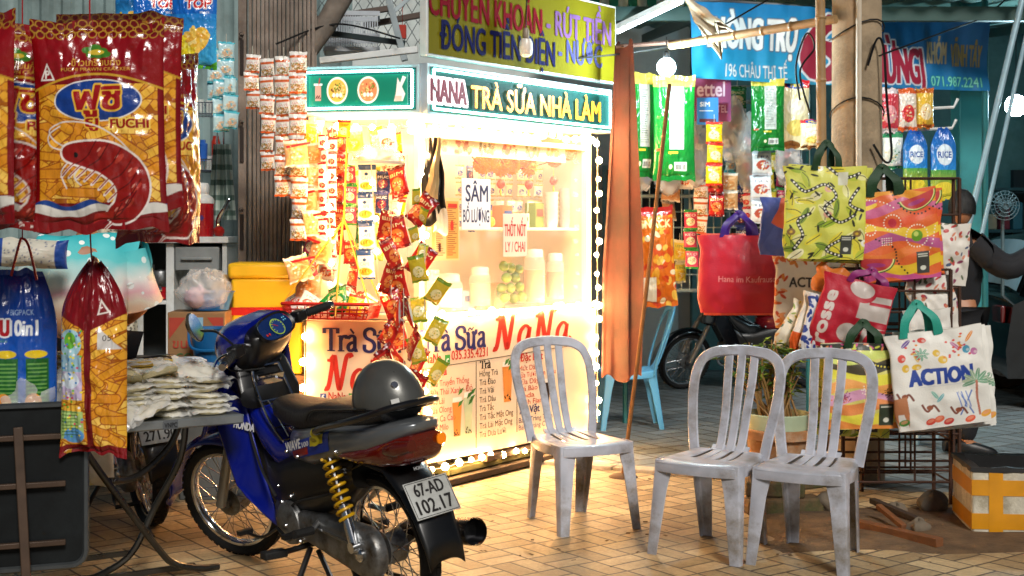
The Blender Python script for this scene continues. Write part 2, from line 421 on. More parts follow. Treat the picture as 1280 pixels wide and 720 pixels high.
tan_pave = paving('warm_lit_tan_pavers', '98835f', 'c9b187', .21, R(-37), .036, '55391f', .5, .9, .45, .72)  # tan tone also carries the stall's warm light
grey_pave = paving('cool_lit_grey_pavers', '6f787a', '8d9698', .3, R(-33), .035, '3c4246', .5, .5, .45, .8)  # grey tone also carries the cooler light further back
sheet('ground', [(-60, -10), (60, -10), (60, 120), (-60, 120)], 0, grey_pave)
sheet('pavement', [(-5, 2.5), (6, 2.5), (6, 7.05), (2.2, 7.35), (1.5, 7.6), (.5, 8.1), (-1.2, 8.9), (-5, 9.2)], .004, tan_pave)
kb = MB()
for i in range(9):                                      # low kerb stones between the two pavings
    t0, t1 = i/9, (i+.97)/9; a, b = V((-1.1, 8.9, .012)), V((1.5, 7.62, .012))
    kb.beam(a.lerp(b, t0), a.lerp(b, t1), .11, .03)
tag(kb.build('kerb', mat('kerb_stone', 'b8ac98', .7, 0, .35, 9, .3, 60, dirt='7a6a52'), bevel=.006), kind='structure')
dirt = MB()
dirt.grid(lambda u, v: (1.0+2.6*u, 5.85+1.15*v, .009+.016*math.sin(PI*u)*math.sin(PI*v)*(1+noise.noise(V((u*9, v*5, 1))))-.02*(1-min(1, 6*min(u, 1-u, v, 1-v)+.6*noise.noise(V((u*6, v*6, 0)))))), 60, 36)
tag(dirt.build('dirt_patch', mat('dry_soil', '6a5238', .95, 0, .55, 10, .8, 50)), kind='stuff')

# ------------------------------------------------------------------ buildings behind
corr = mat('painted_sheet', '8fa6a6', .5, .1, .3, 3, dirt='6b7a78')
pale = mat('pale_wall', 'cfd6d3', .7, 0, .2, 2, dirt='9aa5a3')
teal = mat('teal_paint', '2f8f93', .5, 0, .3, 3, dirt='1f6468')
tealdim = mat('dimmed_teal_wall', '568a8c', .6, 0, .3, 2, dirt='2f5a5e')  # base colour darkened to stand in for dim light indoors
darkwall = mat('dim_wall', '26343a', .8, 0, .4, 2)
def corrugated(mb, x0, x1, y, z0, z1, pitch, depth, mi=0):
    n = int((x1-x0)/pitch*6)
    mb.grid(lambda u, v: (x0+(x1-x0)*u, y+depth*(.5+.5*math.tanh(3*math.sin(2*PI*u*(x1-x0)/pitch))), z0+(z1-z0)*v), n, 2, mi)
w = MB(); corrugated(w, -6.5, -1.2, 9.9, 0, 4.2, .16, .03)
tag(w.build('corrugated_wall', corr), 'pale grey corrugated metal wall behind the kitchen shelves', 'wall')
w = MB(); w.box((-.6, 14.2, 2.6), (7, .2, 5.2)); o = w.build('house_wall', pale)
tag(o, 'pale plaster house wall seen over the stall between steel frames', 'wall')
hs = empty('shop_building', (4.6, 14, 0), 0, 'teal shop building with open dim interior behind the hanging bags', 'building')
w = MB(); w.box((2.05, 0, 2.4), (9.5, .2, 4.8)); w.build('back_wall', tealdim, hs)
w = MB(); w.box((-1.0, -3.6, 1.9), (.22, .22, 3.8)); w.box((-1.0, -3.6, .08), (.28, .28, .16)); w.build('column', teal, hs, bevel=.01)
for x in (3.6,):
    w = MB(); w.box((x, -3.6, 1.9), (.22, .22, 3.8)); w.build('column', teal, hs, bevel=.01)
w = MB()
for i in range(16): w.beam((-4+i*.8, -4.6, 3.02), (-4+i*.8, 0, 3.5), .05, .08)
w.box((2, -4.6, 3.0), (12, .07, .1)); w.build('rafter_frame', mat('green_steel', '32504c', .55, .2, .3, 6), hs)
w = MB(); corrugated(w, -4.2, 8, -4.7, 0, 1, .2, .03)
w.v = [(x, -4.8+z*4.9, 3.12+z*.5+(y+4.7)) for x, y, z in w.v]; w.build('roof_sheet', mat('green_roof', '5c7d74', .6, .1, .35, 2), hs)
w = MB(); w.box((1.2, -.14, 1.05), (1.1, .08, 2.1)); w.build('door', darkwall, hs)
for x in (-3.2, -1.9):
    w = MB(); w.box((x, -.13, 1.6), (.9, .06, 1.1)); f = w.build('window', mat('window_frame', '557a7a', .5), hs)
    w = MB(); w.box((x, -.165, 1.6), (.8, .02, 1.0)); w.build('pane', mat('dusk_glass', '0d1517', .1), f)

# roller-type folding gate beside the kitchen
g = empty('folding_gate', (-1.5, 8.35, 0), 0, 'tall ribbed brown metal folding gate drawn back beside the yellow cooler', 'gate')
gm = mat('weathered_gate', '9a8c80', .6, .25, .4, 5, .2, 60, dirt='6a5a4e')
w = MB()
for i in range(16):
    x = -.155+i*.0265; w.box((x, .01*(i % 2), 1.75), (.021, .035, 3.5)); w.box((x+.0132, .03, 1.75), (.008, .01, 3.48))
w.build('slat_panel', gm, g, bevel=.003)
w = MB(); w.box((-.2, -.01, 1.75), (.05, .06, 3.5)); w.build('guide_post', gm, g, bevel=.003)
for k in range(6):
    w = MB(); z = .35+k*.55; w.box((-.2, -.045, z), (.022, .014, .22)); w.lathe([(.013, 0), (.013, .02)], 10, M.Translation((-.2, -.05, z+.14)) @ M.Rotation(R(90), 4, 'X'))
    w.build('latch_slot', mat('slot_shade', '2c231e', .7, .2), g)  # raised dark blocks; shade inside the slots is put into their colour

# ------------------------------------------------------------------ the drink stall
C0, C1, C2 = V((-.516, 7.4, 0)), V((.527, 8.7, 0)), V((-1.165, 7.53, 0))
eR = (C1-C0).normalized(); nR = V((eR.y, -eR.x, 0)); LR = (C1-C0).length
eL = (C0-C2).normalized(); nL = V((eL.y, -eL.x, 0)); LL = (C0-C2).length
Z = V((0, 0, 1))
def UZ(px, py, off=0):                                  # face coordinates of a photo pixel on the right face
    o = C0+nR*off; k = (px-CX)/F; u = (k*o.y-o.x)/(eR.x-k*eR.y); d = o.y+eR.y*u; return u, CH-(py-HY)/F*d
def UL(px, py, off=0):
    o = C2+nL*off; k = (px-CX)/F; u = (k*o.y-o.x)/(eL.x-k*eL.y); d = o.y+eL.y*u; return u, CH-(py-HY)/F*d
rotR = M((eR, -nR, Z)).transposed(); rotL = M((eL, -nL, Z)).transposed()
def boxR(mb, u0, u1, z0, z1, n0, n1, mi=0):
    c = C0+eR*(u0+u1)/2+nR*(n0+n1)/2; mb.box((c.x, c.y, (z0+z1)/2), (u1-u0, n1-n0, z1-z0), rotR, mi); return mb
def boxL(mb, u0, u1, z0, z1, n0, n1, mi=0):
    c = C2+eL*(u0+u1)/2+nL*(n0+n1)/2; mb.box((c.x, c.y, (z0+z1)/2), (u1-u0, n1-n0, z1-z0), rotL, mi); return mb
stall = empty('drink_stall', (0, 0, 0), 0, 'glowing milk tea stall with menu boards, lit sign boxes and glass front', 'stall')
cream = mat('board_vinyl', 'e4caa8', .4, 0, .08, 4); frameW = mat('white_frame', 'e4e0d6', .35, .1, .1, 6)
navy = mat('navy_ink', '1d1f5e', .5); red = mat('red_ink', 'c02418', .5); black = mat('black_ink', '17120f', .5)
maroon = mat('maroon_ink', '8e1330', .5); whit = mat('white_ink', 'f2f2ee', .5)
B2 = C2+eR*1.25
# carcass: base tray, counter, roof, posts, back
w = MB(); poly = [(C2.x+.03, C2.y+.03), (C0.x, C0.y+.05), (C1.x-.03, C1.y), (C1.x-.45, C1.y+.35), (B2.x, B2.y)]
w.prism(poly, .06, M.Translation((0, 0, .2))); w.build('base_tray', mat('dark_tray', '3b3226', .7, .2, .3, 8), stall)
w = MB(); w.prism(poly, .03, M.Translation((0, 0, .93))); w.build('counter', frameW, stall)
w = MB(); w.prism(poly, .05, M.Translation((0, 0, 2.09))); w.build('roof', frameW, stall)
w = MB()
boxR(w, .0, .045, .2, 2.11, -.05, -.005); boxR(w, LR-.05, LR, .2, 2.11, -.05, -.005); boxL(w, .0, .04, .2, 2.11, -.05, -.005)
boxR(w, .045, LR-.05, .955, .985, -.045, -.01); boxR(w, .045, LR-.05, 1.985, 2.015, -.045, -.01); boxL(w, .04, LL-.01, .955, .985, -.045, -.01)
w.build('window_frame', frameW, stall, bevel=.004)
w = MB(); w.add([C0+eR*.05-nR*.03+Z*.99, C0+eR*(LR-.05)-nR*.03+Z*.99, C0+eR*(LR-.05)-nR*.03+Z*1.98, C0+eR*.05-nR*.03+Z*1.98], [(0, 1, 2, 3)])
w.build('pane', glass, stall, smooth=False)
w = MB(); bw = [V((C1.x-.04, C1.y+.01, 0)), V((C1.x-.45, C1.y+.34, 0)), V((B2.x, B2.y, 0)), V((C2.x+.04, C2.y+.05, 0))]
for p, q in zip(bw[:-1], bw[1:]): w.beam(p.lerp(q, .5)*1+V((0, 0, .96))-V((0, 0, 0)), p.lerp(q, .5)+V((0, 0, 2.09)), .01, .01)
w = MB()
for p, q in zip(bw[:-1], bw[1:]):
    c = (p+q)/2; d = (q-p); ang = math.atan2(d.y, d.x); w.box((c.x, c.y, 1.525), (d.length, .015, 1.12), M.Rotation(ang, 3, 'Z'))
w.build('back_panel', mat('white_panel', 'c9c0ae', .4, 0, .08, 5), stall)
w = MB()
for z in (1.46,):
    boxR(w, .06, LR-.06, z, z+.018, -.33, -.06)
w.build('shelf', frameW, stall, bevel=.003)
for i, (u0, u1, z, dn, t) in enumerate(((.1, 1.3, .03, .02, 'dark damp plank lying lowest under the lit stall'), (.2, 1.5, .075, -.03, 'mossy plank across the lowest one under the stall'), (.5, 1.2, .115, .0, 'short plank end right below the row of foot bulbs'))):
    w = MB(); a, b = C0+eR*u0+nR*dn+Z*z, C0+eR*u1+nR*(dn-.04)+Z*(z+.01); w.beam(a, b, .14, .035); tag(w.build('wooden_plank', mat(('damp_plank', 'mossy_plank', 'short_plank')[i], ('3a2c1c', '4a4a22', '4a3626')[i], .8, 0, .45, 12, .3, 40), bevel=.004), t, 'plank', 'planks under the stall')
# wheels under it
for u in (.35, 1.25):
    c = C0+eR*u-nR*.18; w = MB(); T = M.Translation((c.x, c.y, .13)) @ rotR.to_4x4() @ M.Rotation(R(90), 4, 'X')
    w.lathe([(.05, -.03), (.1, -.035), (.125, -.02), (.13, 0), (.125, .02), (.1, .035), (.05, .03)], 24, T); wh = w.build('wheel', rubber, stall)
    w = MB(); w.lathe([(.0, -.03), (.05, -.03), (.05, .03), (0, .03)], 14, T); w.build('rim', steel, wh)
# --- lower boards
DRINK = [mat('peach_drink', 'e08a3c', .4), mat('green_drink', 'b9c49a', .4), mat('cup_glass', 'efe6d6', .3), mat('dark_pearl', '2a1a12', .4), mat('mint_leaf', '3f7a2e', .5)]
def serif(mb, s, o, x, y, h, mi, w=None):               # heavy slab lettering drawn with strokes; letters used on the boards only
    S = {'T': (.8, [[(.4, 0), (.4, 1)], [(0, 1), (.8, 1)], [(.2, 0), (.6, 0)], [(.02, .8), (.02, 1)], [(.78, .8), (.78, 1)]]),
         'r': (.55, [[(.15, 0), (.15, .68)], [(0, .66), (.15, .66)], [(0, 0), (.34, 0)], [(.15, .45), (.25, .62), (.45, .66), (.47, .56)]]),
         'a': (.62, [[(.08, .58), (.25, .68), (.42, .62), (.44, .45), (.44, .1), (.5, .02), (.58, .04)], [(.44, .4), (.2, .34), (.07, .2), (.12, .05), (.27, .02), (.44, .14)]]),
         'S': (.74, [[(.62, .72), (.6, .92), (.36, 1.02), (.12, .92), (.08, .74), (.2, .58), (.5, .45), (.62, .26), (.54, .06), (.32, -.02), (.08, .06), (.06, .28)]]),
         'u': (.72, [[(.0, .66), (.13, .66), (.13, .2), (.22, .03), (.38, .03), (.5, .2)], [(.38, .66), (.5, .66), (.5, 0), (.62, 0)], [(.5, .6), (.64, .68), (.66, .82)]])}
    adv = {'T': .8, 'r': .5, 'a': .62, 'S': .74, 'u': .74, ' ': .3}
    total = sum(adv[c] for c in s.replace('à', 'a').replace('ữ', 'u')); k = (w or total*h)/total; xx = 0; x, y = V(x), V(y); n = x.cross(y)*.003
    def stroke(pts, wd):
        pts = smooth_path([(a, b, 0) for a, b in pts], 4) if len(pts) > 2 else [V((a, b, 0)) for a, b in pts]
        vs, fs = [], []
        for i, p in enumerate(pts):
            d = pts[min(i+1, len(pts)-1)]-pts[max(i-1, 0)]; d.normalize(); q = V((-d.y, d.x, 0)); ww = wd*(.55+.45*abs(d.y))
            for sg in (-1, 1):
                r = p+q*sg*ww/2+d*(.02 if i == len(pts)-1 else -.02 if i == 0 else 0); vs.append(o+x*(xx+r.x)*k+y*r.y*h+n*(1+.02*len(fs)))
        fs = [(2*i, 2*i+1, 2*i+3, 2*i+2) for i in range(len(pts)-1)]; mb.add(vs, fs, mi)
    for c in s:
        b = {'à': 'a', 'ữ': 'u'}.get(c, c)
        if b in S:
            for j, st in enumerate(S[b][1]): stroke(st, .21 if len(st) > 2 or st[0][0] == st[1][0] else .1); n = n*1.03
        if c == 'à': stroke([(.2, .98), (.38, .8)], .12)
        if c == 'ữ': stroke([(.12, .82), (.22, .93), (.36, .84), (.47, .95)], .1)
        xx += adv.get(b, .3)
def script(mb, s, o, x, y, h, mi, w):                    # the looping brush name
    S = {'N': (1.0, [[(.0, .02), (.1, .0), (.2, .25), (.36, .98), (.44, .6), (.54, .08), (.6, .05), (.72, .5), (.84, .95), (.98, 1.04), (1.04, .95)], [(.36, .98), (.22, .86), (.1, .86)]], .15),
         'a': (.66, [[(.5, .52), (.34, .6), (.14, .46), (.06, .2), (.14, .02), (.28, .04), (.44, .3), (.52, .55), (.46, .2), (.5, .04), (.6, .06), (.68, .16)]], .13)}
    tot = sum(S[c][0] if c in S else .2 for c in s); k = w/tot; xx = 0; x, y = V(x), V(y); n = x.cross(y)*.003
    for c in s:
        if c in S:
            for st in S[c][1]:
                pts = smooth_path([(a, b, 0) for a, b in st], 5); vs = []
                for i, p in enumerate(pts):
                    d = (pts[min(i+1, len(pts)-1)]-pts[max(i-1, 0)]).normalized(); q = V((-d.y, d.x, 0))
                    ww = S[c][2]*(.5+.65*max(0, d.y if True else 0))*(1.0 if 0 < i < len(pts)-1 else .6)
                    if d.y < 0: ww = S[c][2]*(.6+.7*abs(d.y))
                    for sg in (-1, 1): r = p+q*sg*ww/2; vs.append(o+x*(xx+r.x)*k+y*r.y*h+n)
                n = n*1.08
                mb.add(vs, [(2*i, 2*i+1, 2*i+3, 2*i+2) for i in range(len(pts)-1)], mi)
        xx += S[c][0] if c in S else .2
w = MB(); boxR(w, -.002, LR, .15, .95, 0, .03); bR = w.build('menu_board', cream, stall, bevel=.004)
INK = [navy, red, black, mat('blue_icon', '2f4f96', .5), mat('green_icon', '2d8a3a', .5), whit]+DRINK
def oR(px, py): u, z = UZ(px, py, .03); return C0+eR*u+nR*.03+Z*z
def uw(a, b): return UZ(b, 450, .03)[0]-UZ(a, 450, .03)[0]
w = MB()
serif(w, 'Trà Sữa', oR(526, 441), eR, Z, .125, 0, uw(526, 607)); script(w, 'NaNa', oR(616, 437), eR, Z, .21, 1, uw(616, 712))
letter(w, 'NaNa', oR(530, 455), eR, Z, .052, uw(530, 551), 1, align='l'); letter(w, '035.335.4231', oR(564, 450), eR, Z, .052, uw(564, 609), 1, align='l')
for px, mi in ((526, 3), (559, 4)):
    p = oR(px, 449.5); w.add([p+eR*a+Z*b+nR*.0025 for a, b in ((-.022, -.028), (.022, -.028), (.022, .028), (-.022, .028))], [(0, 1, 2, 3)], mi)
    letter(w, 'f' if mi == 3 else 'c', p-Z*.02+nR*.001, eR, Z, .04, None, 5, align='c')
for px0, py0, px1, py1 in ((526, 462, 714, 432), (595, 452, 595, 560), (646, 444, 646, 540)):
    p, q = oR(px0, py0), oR(px1, py1); w.beam(p+nR*.001, q+nR*.001, .003, .003, 2, nR)
serif(w, 'Trà Sữa', oR(526, 472), eR, Z, .042, 1, uw(526, 558))
for i, (s, e) in enumerate((('Trà Sữa Truyền Thống', 586), ('Trà Sữa Thái Xanh - Đỏ', 590), ('Trà Sữa Lài', 555), ('Trà Sữa Olong', 564), ('Trà Sữa Ca Cao', 569), ('Trà Sữa Milo', 560))):
    letter(w, s, oR(526, 486+i*11.3), eR, Z, .034, uw(526, e), 1, align='l', bold=.008)
serif(w, 'Trà', oR(600, 461), eR, Z, .045, 2, uw(600, 613))
for i, (s, e) in enumerate((('Hồng Trà', 622), ('Trà Đào', 619), ('Trà Vải', 617), ('Trà Dâu', 619), ('Trà Tắc', 617), ('Trà Tắc Mật Ong', 641), ('Trà Lài Mật Ong', 640), ('Trà Dưa Lưới', 632))):
    letter(w, s, oR(599, 471+i*10.9), eR, Z, .034, uw(599, e), 2, align='l', bold=.008)
letter(w, 'Đặc Biệt', oR(650, 452), eR, Z, .045, uw(650, 678), 1, align='l', bold=.03)
for i, s in enumerate(('Mứt Dâm', 'Sữa Tươi Trân Châu', 'Sữa Dây', 'Đá Bào', 'Soda', 'Bánh Flan')):
    letter(w, s, oR(648, 464+i*8.6), eR, Z, .03, uw(648, 660+1.9*len(s)), 1, align='l', bold=.008)
letter(w, 'Ăn Vặt', oR(649, 518), eR, Z, .045, uw(649, 674), 0, align='l', bold=.03)
for i, s in enumerate(('Bánh Tráng Trộn', 'Bánh Tráng Cuốn')): letter(w, s, oR(648, 529+i*9), eR, Z, .03, uw(648, 690), 0, align='l', bold=.008)
def drink(p, h, r, mi, leaf):
    seg = [(0, .66), (.25, .74), (.6, .88), (.85, 1)]
    w.add([p+eR*s*r*k+Z*h*t+nR*.003 for s in (-1, 1) for t, k in seg], [(0, 4, 5, 1), (1, 5, 6, 2), (2, 6, 7, 3)], mi)
    w.add([p+eR*(-r)+Z*h*.85+nR*.0035, p+eR*r+Z*h*.85+nR*.0035, p+eR*r*.9+Z*h*.97+nR*.0035, p-eR*r*.9+Z*h*.97+nR*.0035], [(0, 1, 2, 3)], 8)
    for k in range(8):
        a = p+eR*rnd.uniform(-.6, .6)*r+Z*h*rnd.uniform(.02, .18)+nR*.004; w.add([a+eR*.006*math.cos(t)+Z*.006*math.sin(t) for t in (0, 1.3, 2.5, 3.8, 5)], [(0, 1, 2, 3, 4)], 9)
    for k in range(leaf):
        a = p+eR*rnd.uniform(-.7, .7)*r+Z*h*rnd.uniform(.5, 1.05)+nR*.0045; w.add([a, a+eR*.03+Z*.012, a+eR*.05+Z*.04, a+eR*.012+Z*.03], [(0, 1, 2, 3)], 10)
drink(oR(571, 545), .23, .042, 6, 2); drink(oR(585, 542), .25, .042, 7, 5); drink(oR(634, 502), .25, .05, 6, 5); drink(oR(683, 512), .2, .035, 9, 0)
w.build('lettering', INK, bR, smooth=False)
w = MB(); boxL(w, 0, LL, .14, .95, 0, .03); bL = w.build('menu_board', cream, stall, bevel=.004)
def oL(px, py): u, z = UL(px, py, .03); return C2+eL*u+nL*.03+Z*z
def ul(a, b): return UL(b, 450, .03)[0]-UL(a, 450, .03)[0]
w = MB(); serif(w, 'Trà Sữa', oL(405, 438), eL, Z, .125, 0, ul(405, 502)); script(w, 'NaNa', oL(406, 486), eL, Z, .19, 1, ul(406, 515))
letter(w, 'NaNa', oL(411, 500), eL, Z, .045, ul(411, 433), 1, align='l'); letter(w, '035.335.4231', oL(446, 502), eL, Z, .045, ul(446, 505), 1, align='l')
for px, mi in ((404, 3), (440, 4)):
    p = oL(px, 497); w.add([p+eL*a+Z*b+nL*.0025 for a, b in ((-.018, -.024), (.018, -.024), (.018, .024), (-.018, .024))], [(0, 1, 2, 3)], mi)
    letter(w, 'f' if mi == 3 else 'c', p-Z*.018+nL*.001, eL, Z, .035, None, 5, align='c')
w.build('lettering', INK, bL, smooth=False)
# --- lit sign boxes
signteal = mat('sign_teal', '07423f', .6, emit=.1, spec=.2, var=.25, scale=5); led = mat('cyan_led_strip', 'a8fff4', .4, emit=7, var=0)
goldled = mat('amber_led', 'ffb02a', .4, emit=1.5, var=0); boxgrey = mat('sign_box', 'b7c4cb', .4, .2, .15, 6)
pinkw = mat('lit_white', 'fdf2f4', .4, emit=.6)
def signbox(o, x, n, L, zz0, zz1, dp):
    bx = MB(); c = o+x*L/2-n*dp/2; bx.box((c.x, c.y, (zz0+zz1)/2), (L, dp, zz1-zz0), M((x, -n, Z)).transposed()); s_ = bx.build('sign_box', boxgrey, stall, bevel=.004)
    f = MB(); f.add([o+x*.02+n*.004+Z*(zz0+.02), o+x*(L-.02)+n*.004+Z*(zz0+.02), o+x*(L-.02)+n*.004+Z*(zz1-.02), o+x*.02+n*.004+Z*(zz1-.02)], [(0, 1, 2, 3)]); f.build('sign_face', signteal, s_, smooth=False)
    t = MB(); q = [o+x*.04+n*.014+Z*(zz0+.035), o+x*(L-.04)+n*.014+Z*(zz0+.035), o+x*(L-.04)+n*.014+Z*(zz1-.035), o+x*.04+n*.014+Z*(zz1-.035)]
    for i in range(4): t.tube([q[i], q[(i+1) % 4]], .0075, 6)
    t.build('led_border', led, s_); return s_
oS = C0-eR*.005+nR*.06; sb = signbox(oS, eR, nR, LR+.15, 2.105, 2.395, .12)
def sR(px, py): u, z = UZ(px, py, .075); return C0+eR*u+nR*.075+Z*z
us = lambda a, b: UZ(b, 120, .075)[0]-UZ(a, 120, .075)[0]
w = MB()
for dx in np.linspace(-.016, .016, 5):
    for dz in (-.014, 0, .014): letter(w, 'NANA', sR(538, 126)+eR*dx+Z*dz, eR, Z, .125, us(538, 582), 1, align='l', bold=.05, lift=.001+.0002*abs(dx)*50+.0001*dz*100+.0005)
letter(w, 'NANA', sR(538, 126), eR, Z, .125, us(538, 582), 0, align='l', bold=.05, lift=.005)
w.build('name_lettering', [maroon, pinkw], sb, smooth=False)
w = MB(); letter(w, 'TRÀ SỮA NHÀ LÀM', sR(589, 134)-Z*0, eR, Z, .125, us(589, 750), 0, align='l', bold=.03); w.build('lit_lettering', goldled, sb, smooth=False)
oS2 = C2-eL*.03+nL*.06; sb2 = signbox(oS2, eL, nL, LL+.045, 2.11, 2.385, .12)
cvs = Cv(.58, .17, 230, '0a7560')
cvs.rect(.04, .03, .075, .115, 'd89a8e').rect(.033, .115, .082, .125, 'ffffff').line([(.062, .12), (.067, .155)], .006, 'c02030')
for k in range(7): cvs.ell(.045+.004*k, .045+.006*(k % 3), .004, .004, '3a1a12')
for cx, c, c2 in ((.17, 'd8b04a', '6a3018'), (.35, 'd88a5a', 'c0402a')):
    cvs.ell(cx, .085, .062, .075, 'f4efe4').ell(cx, .085, .052, .064, c)
    for k in range(60):
        t, q = rnd.uniform(0, 6.28), rnd.uniform(0, .045); cvs.ell(cx+q*math.cos(t), .085+q*1.2*math.sin(t), .007, .004, rnd.choice([c2, 'f0d890', '6a8a2a', 'e8b878']), rnd.uniform(0, 3))
    for k in range(3): cvs.ell(cx-.02+k*.02, .06, .009, .012, 'fdf6e8')
cvs.poly([(.5, .02), (.55, .02), (.565, .06), (.545, .1), (.57, .15), (.55, .16), (.535, .12), (.52, .15), (.515, .1), (.51, .06)], 'f3e4de').rect(.505, .02, .545, .05, 'e0b8a8')
w = film('picture_panel', cvs, lambda U, Y, s: (U*.58, np.full(U.shape, s*.002), Y*.17), mat('lit_print', attr=True, emit=.12, rough=.4, var=.02), sb2)
p = oS2+eL*.06+nL*.0065+Z*2.16; w.location = p; w.rotation_euler = (0, 0, math.atan2(eL.y, eL.x))
# yellow board above
w = MB(); oY = C0-eR*.03+nR*.05
cY = oY+eR*(LR+.2)/2; w.box((cY.x, cY.y, 2.69), (LR+.2, .05, .52), rotR); yb = w.build('top_sign', [mat('white_edge', 'dfe6e6', .4)], stall, bevel=.004)
w = MB(); q = oY+nR*.029; w.add([q+eR*.015+Z*2.445, q+eR*(LR+.185)+Z*2.445, q+eR*(LR+.185)+Z*2.935, q+eR*.015+Z*2.935], [(0, 1, 2, 3)])
w.build('sign_face', mat('yellow_vinyl', '6f6705', .8, 0, .15, 3, spec=.15), yb, smooth=False)
def yR(px, py): u, z = UZ(px, py, .081); return C0+eR*u+nR*.081+Z*z
uy = lambda a, b: UZ(b, 60, .081)[0]-UZ(a, 60, .081)[0]
w = MB(); plum = mat('plum_ink', '74507e', .8, spec=.1)
letter(w, 'CHUYỂN KHOẢN', yR(536, 17), eR, Z, .155, uy(536, 677), 0, align='l', bold=.03); letter(w, '- RÚT TIỀN', yR(683, 42), eR, Z, .15, uy(683, 763), 1, align='l', bold=.03)
letter(w, 'ĐÓNG TIỀN ĐIỆN', yR(550, 60), eR, Z, .15, uy(550, 693), 2, align='l', bold=.03); letter(w, '- NƯỚC', yR(698, 76), eR, Z, .14, uy(698, 752), 3, align='l', bold=.03)
w.build('lettering', [mat('wine_ink', '7a0a1e', .8, spec=.1), plum, mat('deep_blue_ink', '16194a', .8, spec=.1), mat('slate_ink', '4a4a78', .8, spec=.1)], yb, smooth=False)
# dead bulb hanging before the yellow board
p = yR(641, 60)+nR*.1; b = empty('hanging_bulb', p, 0, 'unlit white bulb hanging on a wire before the yellow board', 'bulb')
w = MB(); w.lathe([(.003, .05), (.03, .045), (.04, .02), (.042, -.02), (.036, -.05), (.02, -.062), (.002, -.065)], 16); w.build('globe', mat('milk_glass', 'd9cfc4', .25), b)
w = MB(); w.lathe([(.018, .1), (.02, .05), (.02, .095), (.012, .11)], 12); w.build('socket', mat('brown_socket', '8a7a68', .4), b)
w = MB(); w.tube([(0, 0, .1), (.004, 0, .3), (0, 0, .5)], .004, 5); w.build('cord', dark, b)

# --- strings of warm bulbs
warm = mat('warm_bulb', 'ffcf88', .3, emit=108, var=0, ecol='ffc27c'); wire = mat('bulb_wire', 'e8d8b0', .5)
bm_ = MB(); bm_.ball((0, 0, 0), .018, 10); BULB = None
def light_string(pts, step, label):
    global BULB
    o = empty('light_string', pts[0], 0, label, 'string lights', 'warm bulb strings on the stall'); pts = [V(p) for p in pts]
    m_ = MB(); m_.tube([a.lerp(b, k/24)-pts[0]-Z*.012*abs(math.sin(k*PI/4)) for a, b in zip(pts[:-1], pts[1:]) for k in range(25)], .003, 5); m_.build('cable', wire, o); acc = 0; tot = 0
    for a, b in zip(pts[:-1], pts[1:]):
        n = max(1, int((b-a).length/step))
        for k in range(n):
            p = a.lerp(b, (k+.5)/n)-pts[0]
            if BULB is None: BULB = bm_.build('bulb', warm, o); q = BULB
            else: q = BULB.copy(); col.objects.link(q); q.parent = o
            q.location = p+V((rnd.uniform(-.014, .014), rnd.uniform(-.01, .01), rnd.uniform(-.016, .012))); q.scale = (rnd.uniform(.78, 1.2),)*3
def pr(u, z, n=.05): return C0+eR*u+nR*n+Z*z
def pl(u, z, n=.05): return C2+eL*u+nL*n+Z*z
light_string([pr(.0, .125), pr(LR, .125)], .1, 'row of warm bulbs along the foot of the wide menu board')
light_string([pr(.0, .975), pr(LR, .975)], .085, 'row of warm bulbs along the top edge of the wide menu board')
light_string([pr(LR-.01, .2), pr(LR-.01, 2.07)], .1, 'upright string of warm bulbs beside the orange curtain')
light_string([pr(.04, 2.05), pr(LR-.05, 2.05)], .08, 'row of warm bulbs under the amber lettered sign box')
light_string([pr(-.005, .16, .055), pr(-.005, 2.05, .055)], .11, 'upright string of warm bulbs on the corner between both menu boards')
light_string([pl(.0, .2), pl(.0, .92)], .14, 'short upright string of warm bulbs beside the motorbike mirror')
light_string([pl(.03, 2.05), pl(LL, 2.05)], .1, 'row of warm bulbs under the sign box with food pictures')
light_string([pl(.2, 2.0, .27), pl(.24, 1.2, .27)], .15, 'loose upright string of warm bulbs hanging among the red sachets')
light_string([pl(.46, 2.0, .3), pl(.52, 1.05, .3)], .16, 'loose upright string of warm bulbs hanging before the red packet chain')
light_string([pl(.1, 1.95, -.15), pl(.1, 1.1, -.15)], .12, 'upright warm bulbs behind the strips of red packets')
# ceiling lamp inside the stall
c = C0+eR*.8-nR*.25; lt = empty('tube_lamp', (c.x, c.y, 2.05), math.atan2(eR.y, eR.x), 'bright white tube lamp under the roof inside the stall', 'lamp')
w = MB(); w.box((0, 0, .02), (1.3, .05, .03)); w.build('fixture', frameW, lt)
w = MB(); w.tube([(-.62, 0, -.012), (.62, 0, -.012)], .014, 10); w.build('tube', mat('tube_glow', 'fff0d8', .3, emit=12, var=0), lt)

# ------------------------------------------------------------------ goods in and on the stall
def fR(px, py, n): u, z = UZ(px, py, n); return C0+eR*u+nR*n+Z*z
def fL(px, py, n): u, z = UL(px, py, n); return C2+eL*u+nL*n+Z*z
aR, aL = math.atan2(eR.y, eR.x), math.atan2(eL.y, eL.x)
def card(name, p0, L, H, rz, cv, label, cat, n=None, m=PAPER, th=.002, group=None, tilt=0):
    o = film(name, cv, lambda U, Y, s: (U*L, s*th+.004*np.sin(PI*Y*1.3)*s*0, Y*H), m); o.location = p0; o.rotation_euler = (tilt, 0, rz)
    return tag(o, label, cat, group)
